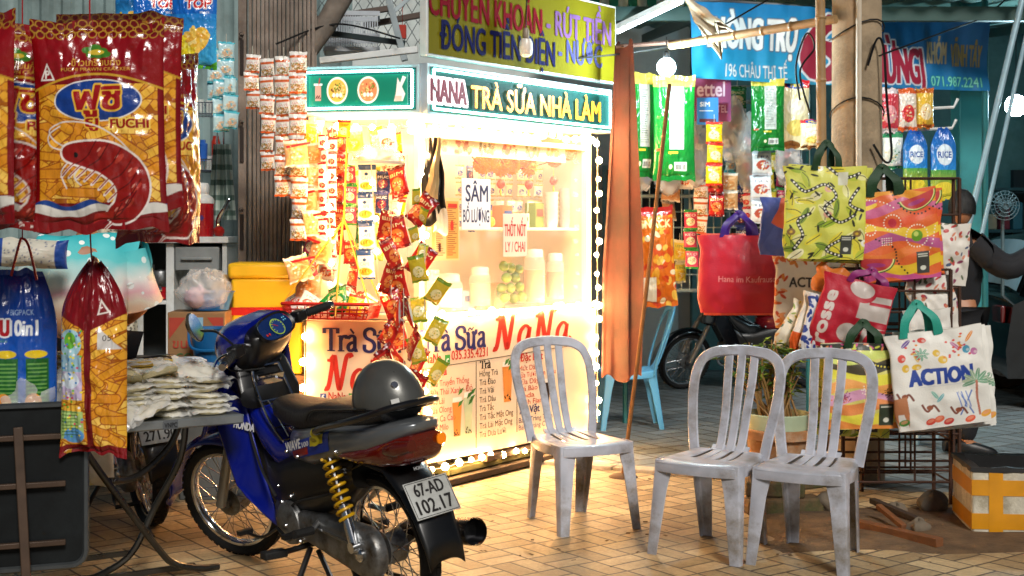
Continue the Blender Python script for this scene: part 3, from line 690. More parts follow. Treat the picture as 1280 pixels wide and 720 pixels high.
# price card, paper signs
c = Cv(.24, .36, 130, 'd9a468'); c.rect(.03, .0, .24, .36, 'e8c089').rect(.125, .01, .23, .34, 'e0a050')
for i in range(26): c.rect(.135, .03+i*.011, .135+rnd.uniform(.04, .085), .034+i*.011, '6a3a18')
for i in range(24): c.rect(.04, .03+i*.012, .04+rnd.uniform(.03, .075), .034+i*.012, '7a5030')
c.ell(.175, .2, .014, .03, 'c02818').rect(.06, .05, .08, .1, '5a2a14').rect(.14, .3, .22, .325, 'c02818')
p = fR(539, 326, .01); card('price_card', p, .24, .36, aR, c, 'tan price list card taped to the glass beside the black plastic bags', 'menu card')
c = Cv(.26, .3, 120, 'e9ecef'); c.text('SÂM', .135, .165, .095, '1a2350', .2, .02).text('BỔ LƯỢNG', .13, .045, .07, '1a2350', .235, .01)
p = fR(577, 287, .012); card('paper_sign', p, .26, .3, aR, c, 'white paper sign with navy lettering taped on the glass above yellow lemons', 'paper sign', group='paper signs on the stall glass')
c = Cv(.23, .26, 120, 'f4d3bd'); c.text('THỐT NỐT', .115, .125, .07, 'b0201c', .205, .025).text('LY / CHAI', .115, .03, .06, 'b0201c', .19, .02)
p = fR(629, 321, .012); card('paper_sign', p, .23, .26, aR, c, 'cream paper sign with red lettering taped over the green palm fruits', 'paper sign', group='paper signs on the stall glass')
c = Cv(1.35, .1, 260, 'e8dcc0')
for i, k in enumerate(('7a3a5a', 'b04a3a', '6a5a3a', 'b8382a', '7a8a3a', 'c89a3a')):
    for j in range(26): c.ell(.12+i*.22+rnd.uniform(-.07, .07), .05+rnd.uniform(-.03, .03), .014, .014, k if j % 3 else 'e0b080')
p = fR(538, 196, -.06)
card('fruit_banner', C0+eR*.1-nR*.06+Z*1.9, 1.35, .1, aR, c, 'narrow printed banner of fruit pictures under the bulbs inside the window', 'banner')
# flower garland and small lanterns
gar = empty('flower_garland', fR(600, 205, -.12), 0, 'garland of orange paper flowers strung across the top of the window', 'garland')
pts = [fR(590, 196, -.12), fR(603, 207, -.12), fR(640, 211, -.12), fR(662, 209, -.12), fR(695, 200, -.12), fR(724, 190, -.12)]
w = MB(); w.tube([p-gar.location for p in smooth_path(pts, 4)], .004, 5); w.build('cord', red, gar)
om = mat('orange_crepe', 'f08a14', .6, 0, .35, 30); pet = MB()
for k in range(90):
    t = math.acos(1-2*(k+.5)/90); f = k*2.39996; d = V((math.sin(t)*math.cos(f), math.sin(t)*math.sin(f), math.cos(t))); x, y = frame_from(d)
    pet.add([d*.02, d*.05+x*.011+y*.004, d*.058+y*.008, d*.05-x*.011+y*.004], [(0, 1, 2, 3)])
fl0 = None; pet.ball((0, 0, 0), .042, 12)
for px, py, s in ((604, 205, 1), (616, 206, .9), (628, 208, 1.05), (640, 208, .85), (660, 207, 1.1), (693, 198, .9), (712, 192, .75), (723, 189, .8)):
    if fl0 is None: fl0 = pet.build('flower', om, gar, smooth=False); q = fl0
    else: q = fl0.copy(); col.objects.link(q); q.parent = gar
    q.location = fR(px, py, -.12)-gar.location; s *= 1.15; q.scale = (s, s, s); q.rotation_euler = (px, py, 0)
lm = mat('red_lantern', 'd2321a', .5); ln0 = None
for px, py, where in ((607, 232, 'over the SAM sign'), (626, 230, 'between both paper signs'), (661, 231, 'above the cream paper sign'), (692, 226, 'nearest the tall post')):
    o = empty('paper_lantern', fR(px, py, -.1), 0, 'tiny red paper lantern hung inside the window '+where, 'lantern', 'paper lanterns in the stall window')
    if ln0 is None:
        w = MB(); w.lathe([(.004, .03), (.016, .025), (.027, .006), (.027, -.006), (.016, -.025), (.004, -.03)], 10); ln0 = w.build('shade', lm, o)
        w = MB(); w.tube([(0, 0, .03), (0, 0, .1)], .0015, 4); w.tube([(0, 0, -.03), (0, 0, -.07)], .006, 5); w.build('tassel', mat('gold_thread', 'd8a020', .5), ln0)
    else: copy_tree(ln0, o)
# wrapped packets in strips pinned to the back panel
def pkt_mesh(key):
    W, H, T, f = PK[key]
    if key not in _pk:
        o = film('packet', f(), pillow(W, H, T, min(.004, W*.03), len(_pk)*7+3, 0, .06), FILM); _pk[key] = o.data; bpy.data.objects.remove(o)
    return _pk[key]
_pk = {}
def c_spice():
    c = Cv(.09, .11, 34, 'efe9dc'); c.rect(0, .088, 1, .11, 'f6f2ea').rect(0, .076, 1, .09, 'd8622a').rect(0, 0, 1, .014, 'd8622a').rect(.01, .05, .08, .07, 'f8f6ee')
    for k in range(70): c.ell(rnd.uniform(.01, .08), rnd.uniform(.015, .05), .004, .003, rnd.choice(['c98a4a', 'a8702f', '7f8a48', 'dcb27a']))
    c.text('GIA VỊ', .045, .054, .012, 'c8401c', .06); return c
def c_bw():
    c = Cv(.11, .17, 44, 'f0efe8'); c.rect(0, .135, 1, .17, '24447a').rect(0, 0, 1, .012, '24447a').ell(.055, .045, .045, .022, 'e0a63a')
    for k in range(9): c.ell(.025+k*.0075, .045+.006*(k % 2), .008, .011, rnd.choice(['d8962a', 'f0c860', 'b8741c']))
    c.ell(.055, .112, .012, .01, '2a4a80').text('CAFE', .055, .08, .018, '1d2f5e', .06); return c
def c_plain(bg, a, b, t=None, tc='ffffff', W=.1, H=.14):
    def f():
        c = Cv(W, H, 40, bg); c.rect(0, H*.86, 1, H, a).rect(0, 0, 1, H*.1, a).ell(W*.5, H*.4, W*.33, H*.2, b)
        for k in range(30): c.ell(rnd.gauss(W*.5, W*.16), rnd.gauss(H*.38, H*.1), W*.045, W*.03, rnd.choice([b, a, bg, 'f0d8a0']))
        if t: c.text(t, W/2, H*.66, H*.11, tc, W*.75)
        return c
    return f
PK = {'bluesach': (.1, .1, .03, c_plain('b8dce4', '4ab4c8', 'd8b89a', None, W=.1, H=.1)),
      'spice': (.09, .11, .028, c_spice), 'bw': (.11, .17, .035, c_bw),
      'red': (.1, .15, .03, c_plain('b81c12', '7e0c0c', 'e0803a', 'BIM', 'ffe9a0')), 'redw': (.06, .085, .016, c_plain('efe6e0', 'c8202a', 'c8202a', None)),
      'green': (.13, .17, .05, c_plain('157a34', '0c5a24', 'e8d8a0', 'SNACK', 'fff2b0', .13, .17)), 'pinkg': (.075, .11, .025, c_plain('c83a5a', '2f8a3a', 'f0d8b8', 'KẸO', 'ffffff', .075, .11)),
      'amber': (.13, .13, .03, c_plain('e2a46a', 'f0dcc4', 'd88a4a', None, 'ffffff', .13, .13)), 'gold': (.08, .13, .03, c_plain('c8b02a', '6a8a1c', 'e8dca0', None, 'ffffff', .08, .13)),
      'yel': (.1, .13, .04, c_plain('f0c81c', 'd8301c', 'f8e8b0', 'CHIP', 'c8201c')), 'whit': (.12, .14, .04, c_plain('e8e6e0', 'c8ccd0', 'b8503a', 'TRÀ', '2a3a6a', .12, .14)),
      'navy': (.09, .13, .03, c_plain('1c2450', '2a3a80', '7a2a3a', 'MỰC', 'f0f0f0', .09, .13)), 'cream': (.1, .11, .02, c_plain('e8d8b4', 'c8a05a', '4a5a9a', None, 'ffffff', .1, .11)),
      'lemon': (.13, .18, .05, c_plain('f0d84a', 'f8f0c0', 'e8b81c', 'LEMON', '2a7a3a', .13, .18))}
def packet(key, parent, loc, rot=(0, 0, 0), s=1):
    o = bpy.data.objects.new('packet', pkt_mesh(key)); col.objects.link(o); o.parent = parent; o.location = loc; o.rotation_euler = rot; o.scale = (s, s, s); return o
def strip(label, key, top, n, rz, dz=None, wob=.12, s=1, tilt=0, group='hanging strips of packets', zig=0):
    H = PK[key][1]*s; dz = dz or H*.97; o = empty('packet_strip', top, rz, label, 'snack packets', group)
    for k in range(n):
        packet(key, o, (zig*(k % 2-.5)+rnd.uniform(-.006, .006), rnd.uniform(-.012, .012), -H-k*dz), (rnd.uniform(-wob, wob), tilt*(1 if k % 2 else -.6)+rnd.uniform(-wob, wob)*.5, rnd.uniform(-wob, wob)*2.5), s)
    w = MB(); w.tube([(0, .01, .05), (0, .012, -n*dz)], .002, 4); w.build('string', mat('nylon_string', 'cfc8b8', .5), o); return o
for i in range(9):
    p = C0+eR*(.78+i*.085)-nR*(.38-.012*i)+Z*1.87
    strip('strip of cream packets at the back of the stall, number of packets down from the roof: '[:48]+', hung '+('first', 'second', 'third', 'fourth', 'fifth', 'sixth', 'seventh', 'eighth', 'ninth')[i]+' from the navy sign', 'cream' if i != 1 else 'navy', p, 4, aR, .105, .06, .8, group='cream packets on the stall back panel')
# lemons, palm fruits, jars, cups, ice box
lem = mat('lemon_skin', 'e8bc2a', .4, 0, .2, 20, .1, 80); palm = mat('palm_fruit_green', '5d7a1e', .4, 0, .4, 12)
def obj_copy(src, name, loc, rot=(0, 0, 0), s=1, **k):
    q = src.copy(); col.objects.link(q); q.location = loc; q.rotation_euler = rot; q.scale = (s, s, s); q.name = name
    for a, b in k.items(): q[a] = b
    return q
src = None
for i, (px, py) in enumerate(((588, 321), (596, 322), (604, 321), (612, 320), (600, 309), (608, 308), (592, 312))):
    p = fR(px, py, -.14); p.z = 1.51+(.055 if i > 3 else 0)
    if src is None: w = MB(); w.lathe([(.002, .045), (.012, .04), (.03, .022), (.034, 0), (.03, -.02), (.012, -.036), (.002, -.042)], 14); src = w.build('lemon', lem); q = src; q.location = p
    else: q = obj_copy(src, 'lemon', p)
    q.rotation_euler = (i*1.3, 1.2, i*2.1); tag(q, 'yellow lemon heaped on the stall shelf under the navy lettered sign', 'lemon', 'lemons on the stall shelf')
src = None
for i, (px, py) in enumerate(((631, 372), (642, 373), (652, 371), (627, 360), (638, 360), (649, 359), (633, 347), (644, 347), (638, 335), (648, 337), (630, 333))):
    p = fR(px, py, -.11-.03*(i % 2))
    if src is None: w = MB(); w.ball((0, 0, 0), .034, 14, 0, (1, 1, .92)); src = w.build('palm_fruit', palm); q = src; q.location = p
    else: q = obj_copy(src, 'palm_fruit', p, (i, i*2, 0), 1)
    tag(q, 'round green palm fruit piled in the window below the red lettered sign', 'fruit', 'green palm fruits in the stall window')
def jar(px, py, n, r, h, fill, label, lid='d8d4c8', name='drink_jar'):
    p = fR(px, py, n); o = empty(name, p, aR, label, 'jar')
    w = MB(); w.lathe([(.0, .0), (r*.95, 0), (r, .02), (r, h*.85), (r*.9, h*.93), (r*.75, h)], 20); w.build('body', glass2, o)
    w = MB(); w.lathe([(0, .006), (r*.92, .006), (r*.94, h*.7), (0, h*.7)], 18); w.build('contents', fill, o)
    w = MB(); w.lathe([(r*.8, h-.01), (r*.8, h+.03), (r*.7, h+.04), (0, h+.045)], 18); w.build('lid', mat('jar_lid', lid, .4), o); return o
glass2 = mat('jar_glass', 'f4f4ee', .06, 0, .02, 3, alpha=.25)
oj = mat('orange_juice', 'd8741c', .35); tea = mat('brown_tea', '8a4a1c', .3); ice = mat('ice_bits', 'e8eef0', .2, 0, .2, 40, .6, 50)
jar(668, 378, -.16, .07, .3, oj, 'big clear jar of orange drink behind the stall glass beside palm fruits'); jar(694, 374, -.16, .06, .26, tea, 'clear jar of brown tea next to the orange drink')
jar(560, 384, -.2, .09, .16, ice, 'wide clear jar of ice low in the stall window'); jar(600, 382, -.25, .07, .2, mat('milk_tea', 'c8a07a', .4), 'clear jar of pale milk tea between ice jar and palm fruits')
for px, py, hgt, t in ((690, 285, .22, 'on the shelf end under the packets'), (707, 283, .26, 'on the shelf beside the corner post'), (712, 374, .3, 'on the counter by the corner post'), (540, 384, .24, 'on the counter behind the price card')):
    p = fR(px, py, -.2)
    if py < 300: p.z = 1.48
    else: p.z = .965
    o = empty('cup_stack', p, 0, 'tall stack of nested white paper cups '+t, 'cups', 'stacks of paper cups in the stall'); w = MB()
    n = int(hgt/.03)
    for k in range(n): w.lathe([(.032, .03*k), (.042, .03*k+.05), (.044, .03*k+.052), (.042, .03*k+.047)], 16)
    w.build('nested_cup', mat('paper_cup', 'f0ece2', .5), o)
# bundle of thin bags at the window corner
o = empty('bag_bundle', fR(537, 172, .05), aR, 'bundle of black and pale plastic bags hanging at the window corner', 'plastic bags')
for k, (m, dx, L, wd) in enumerate(((dark, -.03, .5, .09), (mat('thin_white_plastic', 'd8d4c4', .3, alpha=.8), .05, .55, .08), (mat('thin_black_plastic', '14120f', .3), .01, .42, .1), (mat('thin_tan_plastic', 'b89a6a', .35), -.06, .36, .06))):
    w = MB(); w.grid(lambda u, v: ((u-.5)*wd*(.25+.9*v)+dx*v+.02*noise.noise(V((v*3, k, 0))), -.02*k+.022*math.sin(u*14+k+v*3)*(.3+v)-.01, -v*L*(1-.15*abs(u-.5)+.12*noise.noise(V((u*4, k*3, 2))))), 24, 16); w.build('plastic_bag', m, o)
# packet strips on the left side of the stall
pS = lambda px, py, n=.16: fL(px, py, n)
strip('short strip of two orange and white spice packets, hung against the brown gate', 'spice', pS(315, 68), 3, aL+.2, s=.95)
strip('strip of five orange and white spice packets, second from the brown gate', 'spice', pS(334, 73), 6, aL-.1, s=.98)
strip('strip of orange and white spice packets, reaching lower than its neighbour near the gate', 'spice', pS(354, 70), 7, aL+.1, s=1.05)
strip('longest strip of orange and white spice packets, right beside the food picture sign', 'spice', pS(373, 64), 9, aL, s=1.1)
for i, (px, py, n, t) in enumerate(((381, 236, 2, 'with red seals, hung under the longest spice strip'), (397, 262, 2, 'hung just behind the red basket'), (378, 318, 1, 'lowest of the amber bags over the yellow cooler'), (372, 175, 1, 'topmost of the amber bags, under spice packets'))):
    o = strip('amber snack bags '+t, 'amber', pS(px, py, .1+.05*i), n, aL+.3*i-.2, tilt=.25, wob=.2, s=1.15)
    for k in range(n):
        w = MB(); w.box((0, -.012, -.15*k*1.0-.028), (.14, .012, .012), M.Rotation(.35*(1 if k % 2 else -.6), 3, 'Y')); w.build('zip_seal', mat('red_seal', 'b8141c', .35), o)
strip('narrow strip of red and white sachets beside the yellow cord', 'redw', pS(415, 172, .12), 9, aL, s=1.0); strip('narrow strip of red and white sachets next to the amber bags', 'redw', pS(404, 168, .15), 8, aL-.2, s=.95)
strip('strip of pink and green sweet packets behind the yellow cord', 'pinkg', pS(438, 205, .12), 3, aL, s=1.05); strip('strip of green sweet packets under the clear dome', 'green', pS(452, 255, .08), 3, aL+.15, s=.6)
strip('strip of three white and navy coffee packets above the red basket', 'bw', pS(458, 205, .2), 4, aL, s=.95, wob=.08)
strip('pair of dark navy squid packets next to the coffee packets', 'navy', pS(478, 214, .14), 2, aL, s=.9); strip('strip of yellow chip packets at the top beside the dome', 'yel', pS(430, 150, .1), 1, aL, s=.8)
strip('chain of crumpled red snack packets hanging along the corner post', 'red', pS(508, 205, .2), 8, aL-.2, .14, .35, 1.2, .5, zig=.07)
strip('chain of red snack packets hanging lower, before the menu boards', 'red', pS(489, 262, .26), 7, aL+.3, .14, .4, 1.15, -.5, zig=.08)
strip('third chain of red snack packets at the lowest end, over the corner of the boards', 'red', pS(503, 372, .3), 4, aL-.4, .13, .5, 1.2, .4, zig=.06)
strip('chain of green and gold sachets hanging at the corner beside red packets', 'gold', pS(531, 318, .24), 7, aL+.2, .11, .4, 1.15, .4, zig=.05); strip('upper chain of gold sachets along the lit corner', 'gold', pS(523, 235, .2), 4, aL, .1, .4, .7, .3, zig=.03)
for i, (key, px, py, n, sc_, nn, t) in enumerate((('lemon', 392, 150, 2, .9, .02, 'strip of lemon drink bags hung at the far end of the food side'), ('amber', 395, 178, 3, 1.0, .06, 'amber snack bags hung behind the red sachets'), ('red', 424, 158, 5, 1.0, -.02, 'inner strip of red packs behind the sachets'), ('lemon', 446, 160, 3, .8, -.06, 'lemon bags hung inside behind the coffee packets'),
  ('gold', 470, 158, 6, 1.0, -.04, 'inner strip of gold sachets behind the clear dome'), ('whit', 486, 160, 4, 1.0, .02, 'white tea packs hung beside the red chain'), ('yel', 498, 165, 5, 1.0, -.06, 'inner strip of yellow chip packs near the corner'), ('pinkg', 388, 262, 3, 1.2, .1, 'pink sweets strip over the yellow cooler edge'), ('amber', 384, 340, 1, 1.2, .12, 'single amber bag hanging beside the red basket'), ('red', 440, 300, 3, .9, .0, 'short strip of red packs over the heap in the basket'), ('whit', 408, 290, 2, 1.0, .04, 'pale packs hanging behind the yellow cord'))):
    strip(t, key, pS(px, py, nn), n, aL+(-.3, .25, .1)[i % 3], wob=.2, s=sc_, tilt=.15)
# clear dome of boxed goods
o = empty('plastic_tray', pS(472, 205, .16), aL, 'clear domed plastic tray of labelled sweets under the food sign', 'tray'); w = MB()
w.lathe([(.15, 0), (.15, .02), (.13, .06), (.08, .1), (.0, .115)], 20); w.build('dome_lid', clear, o); w = MB(); w.lathe([(0, -.005), (.155, -.005), (.16, .01)], 20); w.build('base', mat('tray_white', 'e0dcd0', .4), o)
for k in range(4): packet('whit' if k % 2 else 'yel', o, (-.08+.05*k, -.03, .01), (1.2, .3*k, k), .6)
# red basket on yellow cords with packs in it
bk = empty('hanging_basket', pS(415, 398, .16), aL, 'shallow red plastic basket of snack packs slung on yellow cords', 'basket'); rp = mat('red_plastic', 'b01c12', .4)
w = MB(); W2, D2, H2 = .25, .11, .085
for i in range(46):                                    # open lattice walls
    a = i/46*4; k = int(a); t = a-k; pth = [(-W2, -D2), (W2, -D2), (W2, D2), (-W2, D2), (-W2, -D2)]
    x = pth[k][0]+(pth[k+1][0]-pth[k][0])*t; y = pth[k][1]+(pth[k+1][1]-pth[k][1])*t; w.beam((x*.93, y*.93, .005), (x, y, H2-.012), .006, .006)
for z, s in ((.004, .93), (.035, .96), (.055, .98)): w.tube([(W2*s*a, D2*s*b, z) for a, b in ((-1, -1), (1, -1), (1, 1), (-1, 1), (-1, -1))], .005, 5)
w.tube([(W2*a, D2*b, H2) for a, b in ((-1, -1), (1, -1), (1, 1), (-1, 1), (-1, -1))], .011, 6); w.box((0, 0, .003), (W2*1.8, D2*1.8, .006)); w.build('lattice', rp, bk)
w = MB(); k = V((.07, 0, .55))
for x, y in ((-W2, -D2), (W2, -D2), (-W2, D2), (W2, D2)): w.tube([(x, y, H2), k], .004, 5)
w.tube([k, k+V((.02, 0, .5))], .005, 5); w.tube([k+V((-.03, -.11, 0))*0+V((.0, -.02, -.0)), (.06, -.12, .02)], .005, 5); w.build('cord', mat('yellow_cord', 'e0a81c', .5), bk)
base = bk.location
for i, (key, x, y, z, rx, ry, rz, s, t) in enumerate((('green', -.02, -.03, .05, -.5, .7, .1, .95, 'bright green snack pack lying on top in the red basket'), ('green', .06, -.05, .03, -.3, -.3, -.2, .95, 'green snack pack standing at the front of the red basket'), ('green', .0, .03, .1, -.8, 1.2, .3, .85, 'green snack pack tipped on its side in the red basket'), ('yel', .14, -.06, .02, -.2, .2, .1, .9, 'yellow chip pack at the end of the red basket'), ('whit', -.15, -.04, .04, -.6, .5, .3, .9, 'white tea pack in the red basket beside amber bags'), ('whit', -.2, .02, .06, -.9, -.6, .5, .8, 'pale pack lying crosswise in the red basket'), ('red', .18, .02, .05, -.7, -.4, .2, .9, 'red snack pack leaning in the red basket'), ('spice', .2, -.04, .04, -.5, .5, .4, 1, 'small spice packet dropped in the red basket'), ('whit', .1, .04, .12, -1.0, .3, .9, .85, 'white pack on top of the heap in the red basket'))):
    o = tag(packet(key, None, base+M.Rotation(aL, 3, 'Z') @ V((x, y, z)), (rx, ry, aL+rz), s), t, 'snack pack', 'packs in the red basket')

for i, (px, py, wd, hh, cc, t) in enumerate(((596, 283, .16, .1, 'c8d0dc', 'pale blue carton on the stall shelf behind the navy sign'), (628, 283, .1, .14, 'b8703a', 'tan tea tin on the stall shelf'), (648, 283, .12, .09, 'd8cdb0', 'low cream carton on the stall shelf'), (668, 282, .09, .16, '7a8a3a', 'green tea tin on the stall shelf'), (580, 384, .12, .12, 'b8c4d0', 'bluish carton on the stall counter'), (618, 384, .1, .16, 'c89a6a', 'tan carton behind the palm fruits'), (682, 376, .1, .2, 'd8b08a', 'peach coloured carton between the drink jars'))):
    p = fR(px, py, -.27 if py < 300 else -.34); p.z = 1.48 if py < 300 else .965; o = empty('stall_carton', p, aR, t, 'carton', 'cartons inside the stall'); w = MB(); w.box((0, 0, hh/2), (wd, .09, hh)); w.build('body', mat('carton_'+cc, cc, .5), o, bevel=.004); w = MB(); w.box((0, -.0465, hh*.6), (wd*.7, .003, hh*.3)); w.build('print', mat('carton_print_%d' % (i % 3), ('a83a2a', '2a4a8a', '3a6a3a')[i % 3], .5), o)

# ------------------------------------------------------------------ kitchen corner behind the table
def at(name, px, py, d, rz=0, label=None, cat=None, group=None): return empty(name, P(px, py, d), rz, label, cat, group)
cb = empty('kitchen_cabinet', (-2.18, 8.65, 0), 0, 'tall white open kitchen cabinet with dark shelves under the red thermos', 'cabinet')
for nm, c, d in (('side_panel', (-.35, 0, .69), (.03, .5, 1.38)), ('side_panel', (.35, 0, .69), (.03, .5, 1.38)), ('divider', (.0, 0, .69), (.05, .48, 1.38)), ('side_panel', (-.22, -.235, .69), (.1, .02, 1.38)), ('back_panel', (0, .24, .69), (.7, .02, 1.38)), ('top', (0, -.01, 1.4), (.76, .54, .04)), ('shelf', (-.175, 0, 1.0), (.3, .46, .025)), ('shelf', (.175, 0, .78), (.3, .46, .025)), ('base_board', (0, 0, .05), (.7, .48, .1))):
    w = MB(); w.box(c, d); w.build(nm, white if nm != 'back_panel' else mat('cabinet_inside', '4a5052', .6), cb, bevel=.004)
w = MB(); w.box((.175, -.03, 1.28), (.28, .44, .15)); w.box((.175, -.262, 1.28), (.2, .02, .02)); w.build('drawer', mat('grey_drawer', '8a8f8f', .5), cb, bevel=.006)
def lathe_thing(name, loc, prof, m, label, cat, group=None, n=20):
    w = MB(); w.lathe(prof, n); o = w.build(name, m); o.location = loc; return tag(o, label, cat, group)
redenam = mat('red_enamel', 'a8101c', .25, 0, .1, 6, coat=.4)
th = empty('thermos_flask', (-2.0, 8.5, 1.42), 0, 'red thermos flask with white shoulder, cup lid and handle on the cabinet', 'thermos')
w = MB(); w.lathe([(0, 0), (.078, 0), (.08, .01), (.08, .215)], 22); w.build('body', redenam, th)
w = MB(); w.lathe([(.081, .213), (.082, .235), (.07, .255), (.048, .27), (.045, .285)], 22); w.build('shoulder', white, th)
w = MB(); w.lathe([(.05, .283), (.05, .33), (.042, .345), (0, .347)], 20); w.build('cup_lid', white, th)
w = MB(); w.tube(smooth_path([(-.075, 0, .23), (-.13, -.01, .21), (-.135, -.01, .1), (-.085, -.01, .05)], 5), .009, 6); w.build('handle', white, th)
w = MB()
for k in range(5): w.add([(.02+.018*math.cos(k*1.26+t*2.1)*(.6 if t else 1), -.083+.006*abs(k-2)*.2, .12+.02*math.sin(k*1.26+t*2.1)) for t in (0, 1, 2)], [(0, 1, 2)])
w.build('flower_mark', mat('violet_print', '5a3a8a', .4), th)
lathe_thing('bowl', (-2.15, 8.42, 1.42), [(.0, 0), (.03, 0), (.06, .045), (.056, .045), (.028, .006), (0, .006)], mat('green_plastic', '3a8a2a', .4), 'small green plastic bowl beside the red thermos', 'bowl')
ap = empty('tomato', (-1.87, 8.42, 1.455), 0, 'ripe red tomato at the cabinet corner near the gate', 'tomato'); w = MB(); w.lathe([(.003, .024), (.02, .03), (.036, .012), (.036, -.01), (.022, -.03), (0, -.034)], 16); w.build('skin', mat('tomato_skin', 'a01c14', .3), ap)
w = MB()
for k in range(5): w.add([(0, 0, .026), (.018*math.cos(k*1.26), .018*math.sin(k*1.26), .034), (.016*math.cos(k*1.26+.4), .016*math.sin(k*1.26+.4), .03)], [(0, 1, 2)])
w.build('calyx', mat('leaf_green', '3a6a24', .5), ap)
w = MB(); w.tube(smooth_path([(0, 0, 0), (-.02, 0, .1), (.03, 0, .2), (.05, 0, .24), (.06, 0, .23)], 5), [.022-.0007*k for k in range(21)], 8); o = w.build('steel_tap', chrome); o.location = (-1.9, 8.62, 1.42); tag(o, 'curved chrome water tap near the red tomato', 'tap')
for i, (px, py, prof, m, lab, cat) in enumerate(((190, 356, [(0, 0), (.04, 0), (.045, .06), (.02, .1), (.018, .13), (.028, .135)], alu, 'small steel bottle on the cabinet shelf', 'bottle'), (203, 357, [(0, 0), (.045, 0), (.05, .075), (.055, .08)], redenam, 'red plastic beaker on the cabinet shelf', 'beaker'), (201, 330, [(0, 0), (.05, 0), (.06, .08), (.05, .1), (0, .11)], alu, 'round steel pot stacked above the red beaker', 'pot'), (198, 431, [(0, 0), (.08, 0), (.12, .06), (.125, .06)], alu, 'wide steel pan low in the dark cabinet', 'pan'), (188, 330, [(0, 0), (.02, .005), (.03, .08), (.028, .1)], alu, 'upright steel mug in the upper cabinet hole', 'mug'))):
    p = P(px, py, 8.5); p.z = 1.02 if py in (356, 357) else (1.1 if i == 2 else (.12 if i == 3 else 1.14)); lathe_thing(cat if cat != 'pan' else 'cooking_pan', p, prof, m, lab, cat)
# wire dish rack with glasses on the wall
dr = empty('dish_rack', P(255, 215, 9.5), 0, 'two tier wire dish rack with drinking glasses on the grey wall', 'dish rack'); w = MB()
for z in (0, .4):
    for y in (-.2, 0): w.tube([(-.13, y, z), (.13, y, z)], .006, 6); w.tube([(-.13, y, z+.08), (.13, y, z+.08)], .005, 6)
    for k in range(12): w.tube([(-.13+k*.0236, -.2, z+.08), (-.13+k*.0236, -.2, z), (-.13+k*.0236, 0, z), (-.13+k*.0236, 0, z+.08)], .003, 5)
for x in (-.14, .14): w.tube([(x, 0, -.05), (x, 0, .55)], .008, 6); w.tube([(x, -.2, 0), (x, -.2, .48)], .006, 6)
w.build('wire_frame', chrome, dr)
g0 = None
for t, z in ((0, 'lower'), (.4, 'upper')):
    for k in range(5):
        p = P(255, 215, 9.5)+V((-.1+.05*k, -.1+.04*(k % 2), t+.012))
        if g0 is None: w = MB(); w.lathe([(0, 0), (.02, 0), (.026, .1), (.024, .1), (.018, .01)], 14); g0 = w.build('drinking_glass', glass2); q = g0; q.location = p
        else: q = obj_copy(g0, 'drinking_glass', p)
        tag(q, 'clear drinking glass turned up in the %s tier of the wire rack' % z, 'glass', 'glasses in the %s rack tier' % z)
w = MB(); w.lathe([(0, 0), (.03, 0), (.034, .12), (.02, .13), (.02, .15)], 12); o = w.build('detergent_bottle', mat('blue_bottle', '2a62b8', .3)); o.location = P(255, 178, 9.5)+V((.02, -.12, -.14)); tag(o, 'small blue bottle among glasses in the dish rack', 'bottle')
w = MB(); w.lathe([(0, 0), (.03, 0), (.032, .14), (.022, .16), (.022, .18)], 12); o = w.build('sauce_bottle', mat('red_bottle', 'c03018', .3)); o.location = P(266, 178, 9.5)+V((.04, -.08, -.14)); tag(o, 'small red sauce bottle in the dish rack', 'bottle')
c = Cv(.18, .5, 70, 'c9d8cc')
for k in range(5): c.rect(0, .03+k*.1, .18, .065+k*.1, '4a6a5c', .8)
for k in range(3): c.rect(.02+k*.06, 0, .045+k*.06, .5, '2f5048', .6)
o = film('checked_towel', c, lambda U, Y, s: ((U-.5)*.18*(.6+.4*(1-Y)), .03*np.sin(U*14)+s*.004, Y*.5), WOVEN); o.location = P(277, 275, 8.7); tag(o, 'green checked towel hanging by the folding gate', 'towel')
for i, (px, py) in enumerate(((270, 60), (283, 52), (276, 100), (289, 96))):
    strip('pale blue sachets hanging by the gate, '+('outer upper strip', 'inner upper strip', 'outer lower strip', 'inner lower strip')[i], 'bluesach', P(px, py, 8.2), 3, .3*i, s=1.1, group='pale blue sachet strips') if 'bluesach' in PK else None
# speckled cloth curtain edge, yellow cooler, plank, box, basin, bag
c = Cv(.3, .9, 70, 'cfc8b4')
for k in range(420): c.ell(rnd.uniform(0, .3), rnd.uniform(0, .9), .008, .004, '15130f', rnd.uniform(0, 3))
o = film('speckled_cloth', c, lambda U, Y, s: ((U-.5)*.3, .025*np.sin(U*17)+s*.003, Y*.9), WOVEN); o.location = P(143, 440, 8.05); tag(o, 'black and cream speckled cloth hanging beside the white cabinet', 'cloth')
ye = mat('yellow_foam', 'e0b010', .45, 0, .12, 5, .1, 80); yc = empty('cooler_box', (-1.44, 7.86, .62), .08, 'yellow cooler box with one red band and a thick lid', 'cooler')
w = MB(); w.box((0, 0, .28), (.4, .36, .56), taper=1.03); w.build('body', ye, yc, bevel=.015); w = MB(); w.box((0, 0, .605), (.45, .4, .09)); w.build('lid', ye, yc, bevel=.02)
w = MB(); w.box((0, -.0, .37), (.416, .376, .045)); w.build('red_band', mat('red_tape', 'c01c10', .4), yc)
w = MB(); 
for k in range(5): w.box((0, -.14+.07*k, .6), (.46, .06, .03))
for x in (-.2, .2):
    for y in (-.14, .14): w.box((x, y, .293), (.05, .05, .586))
    w.box((x, 0, .2), (.045, .23, .05))
o = w.build('wooden_stand', wood, bevel=.003); o.location = (-1.44, 7.86, 0); tag(o, 'rough wooden slatted stand under the yellow cooler box', 'stand')
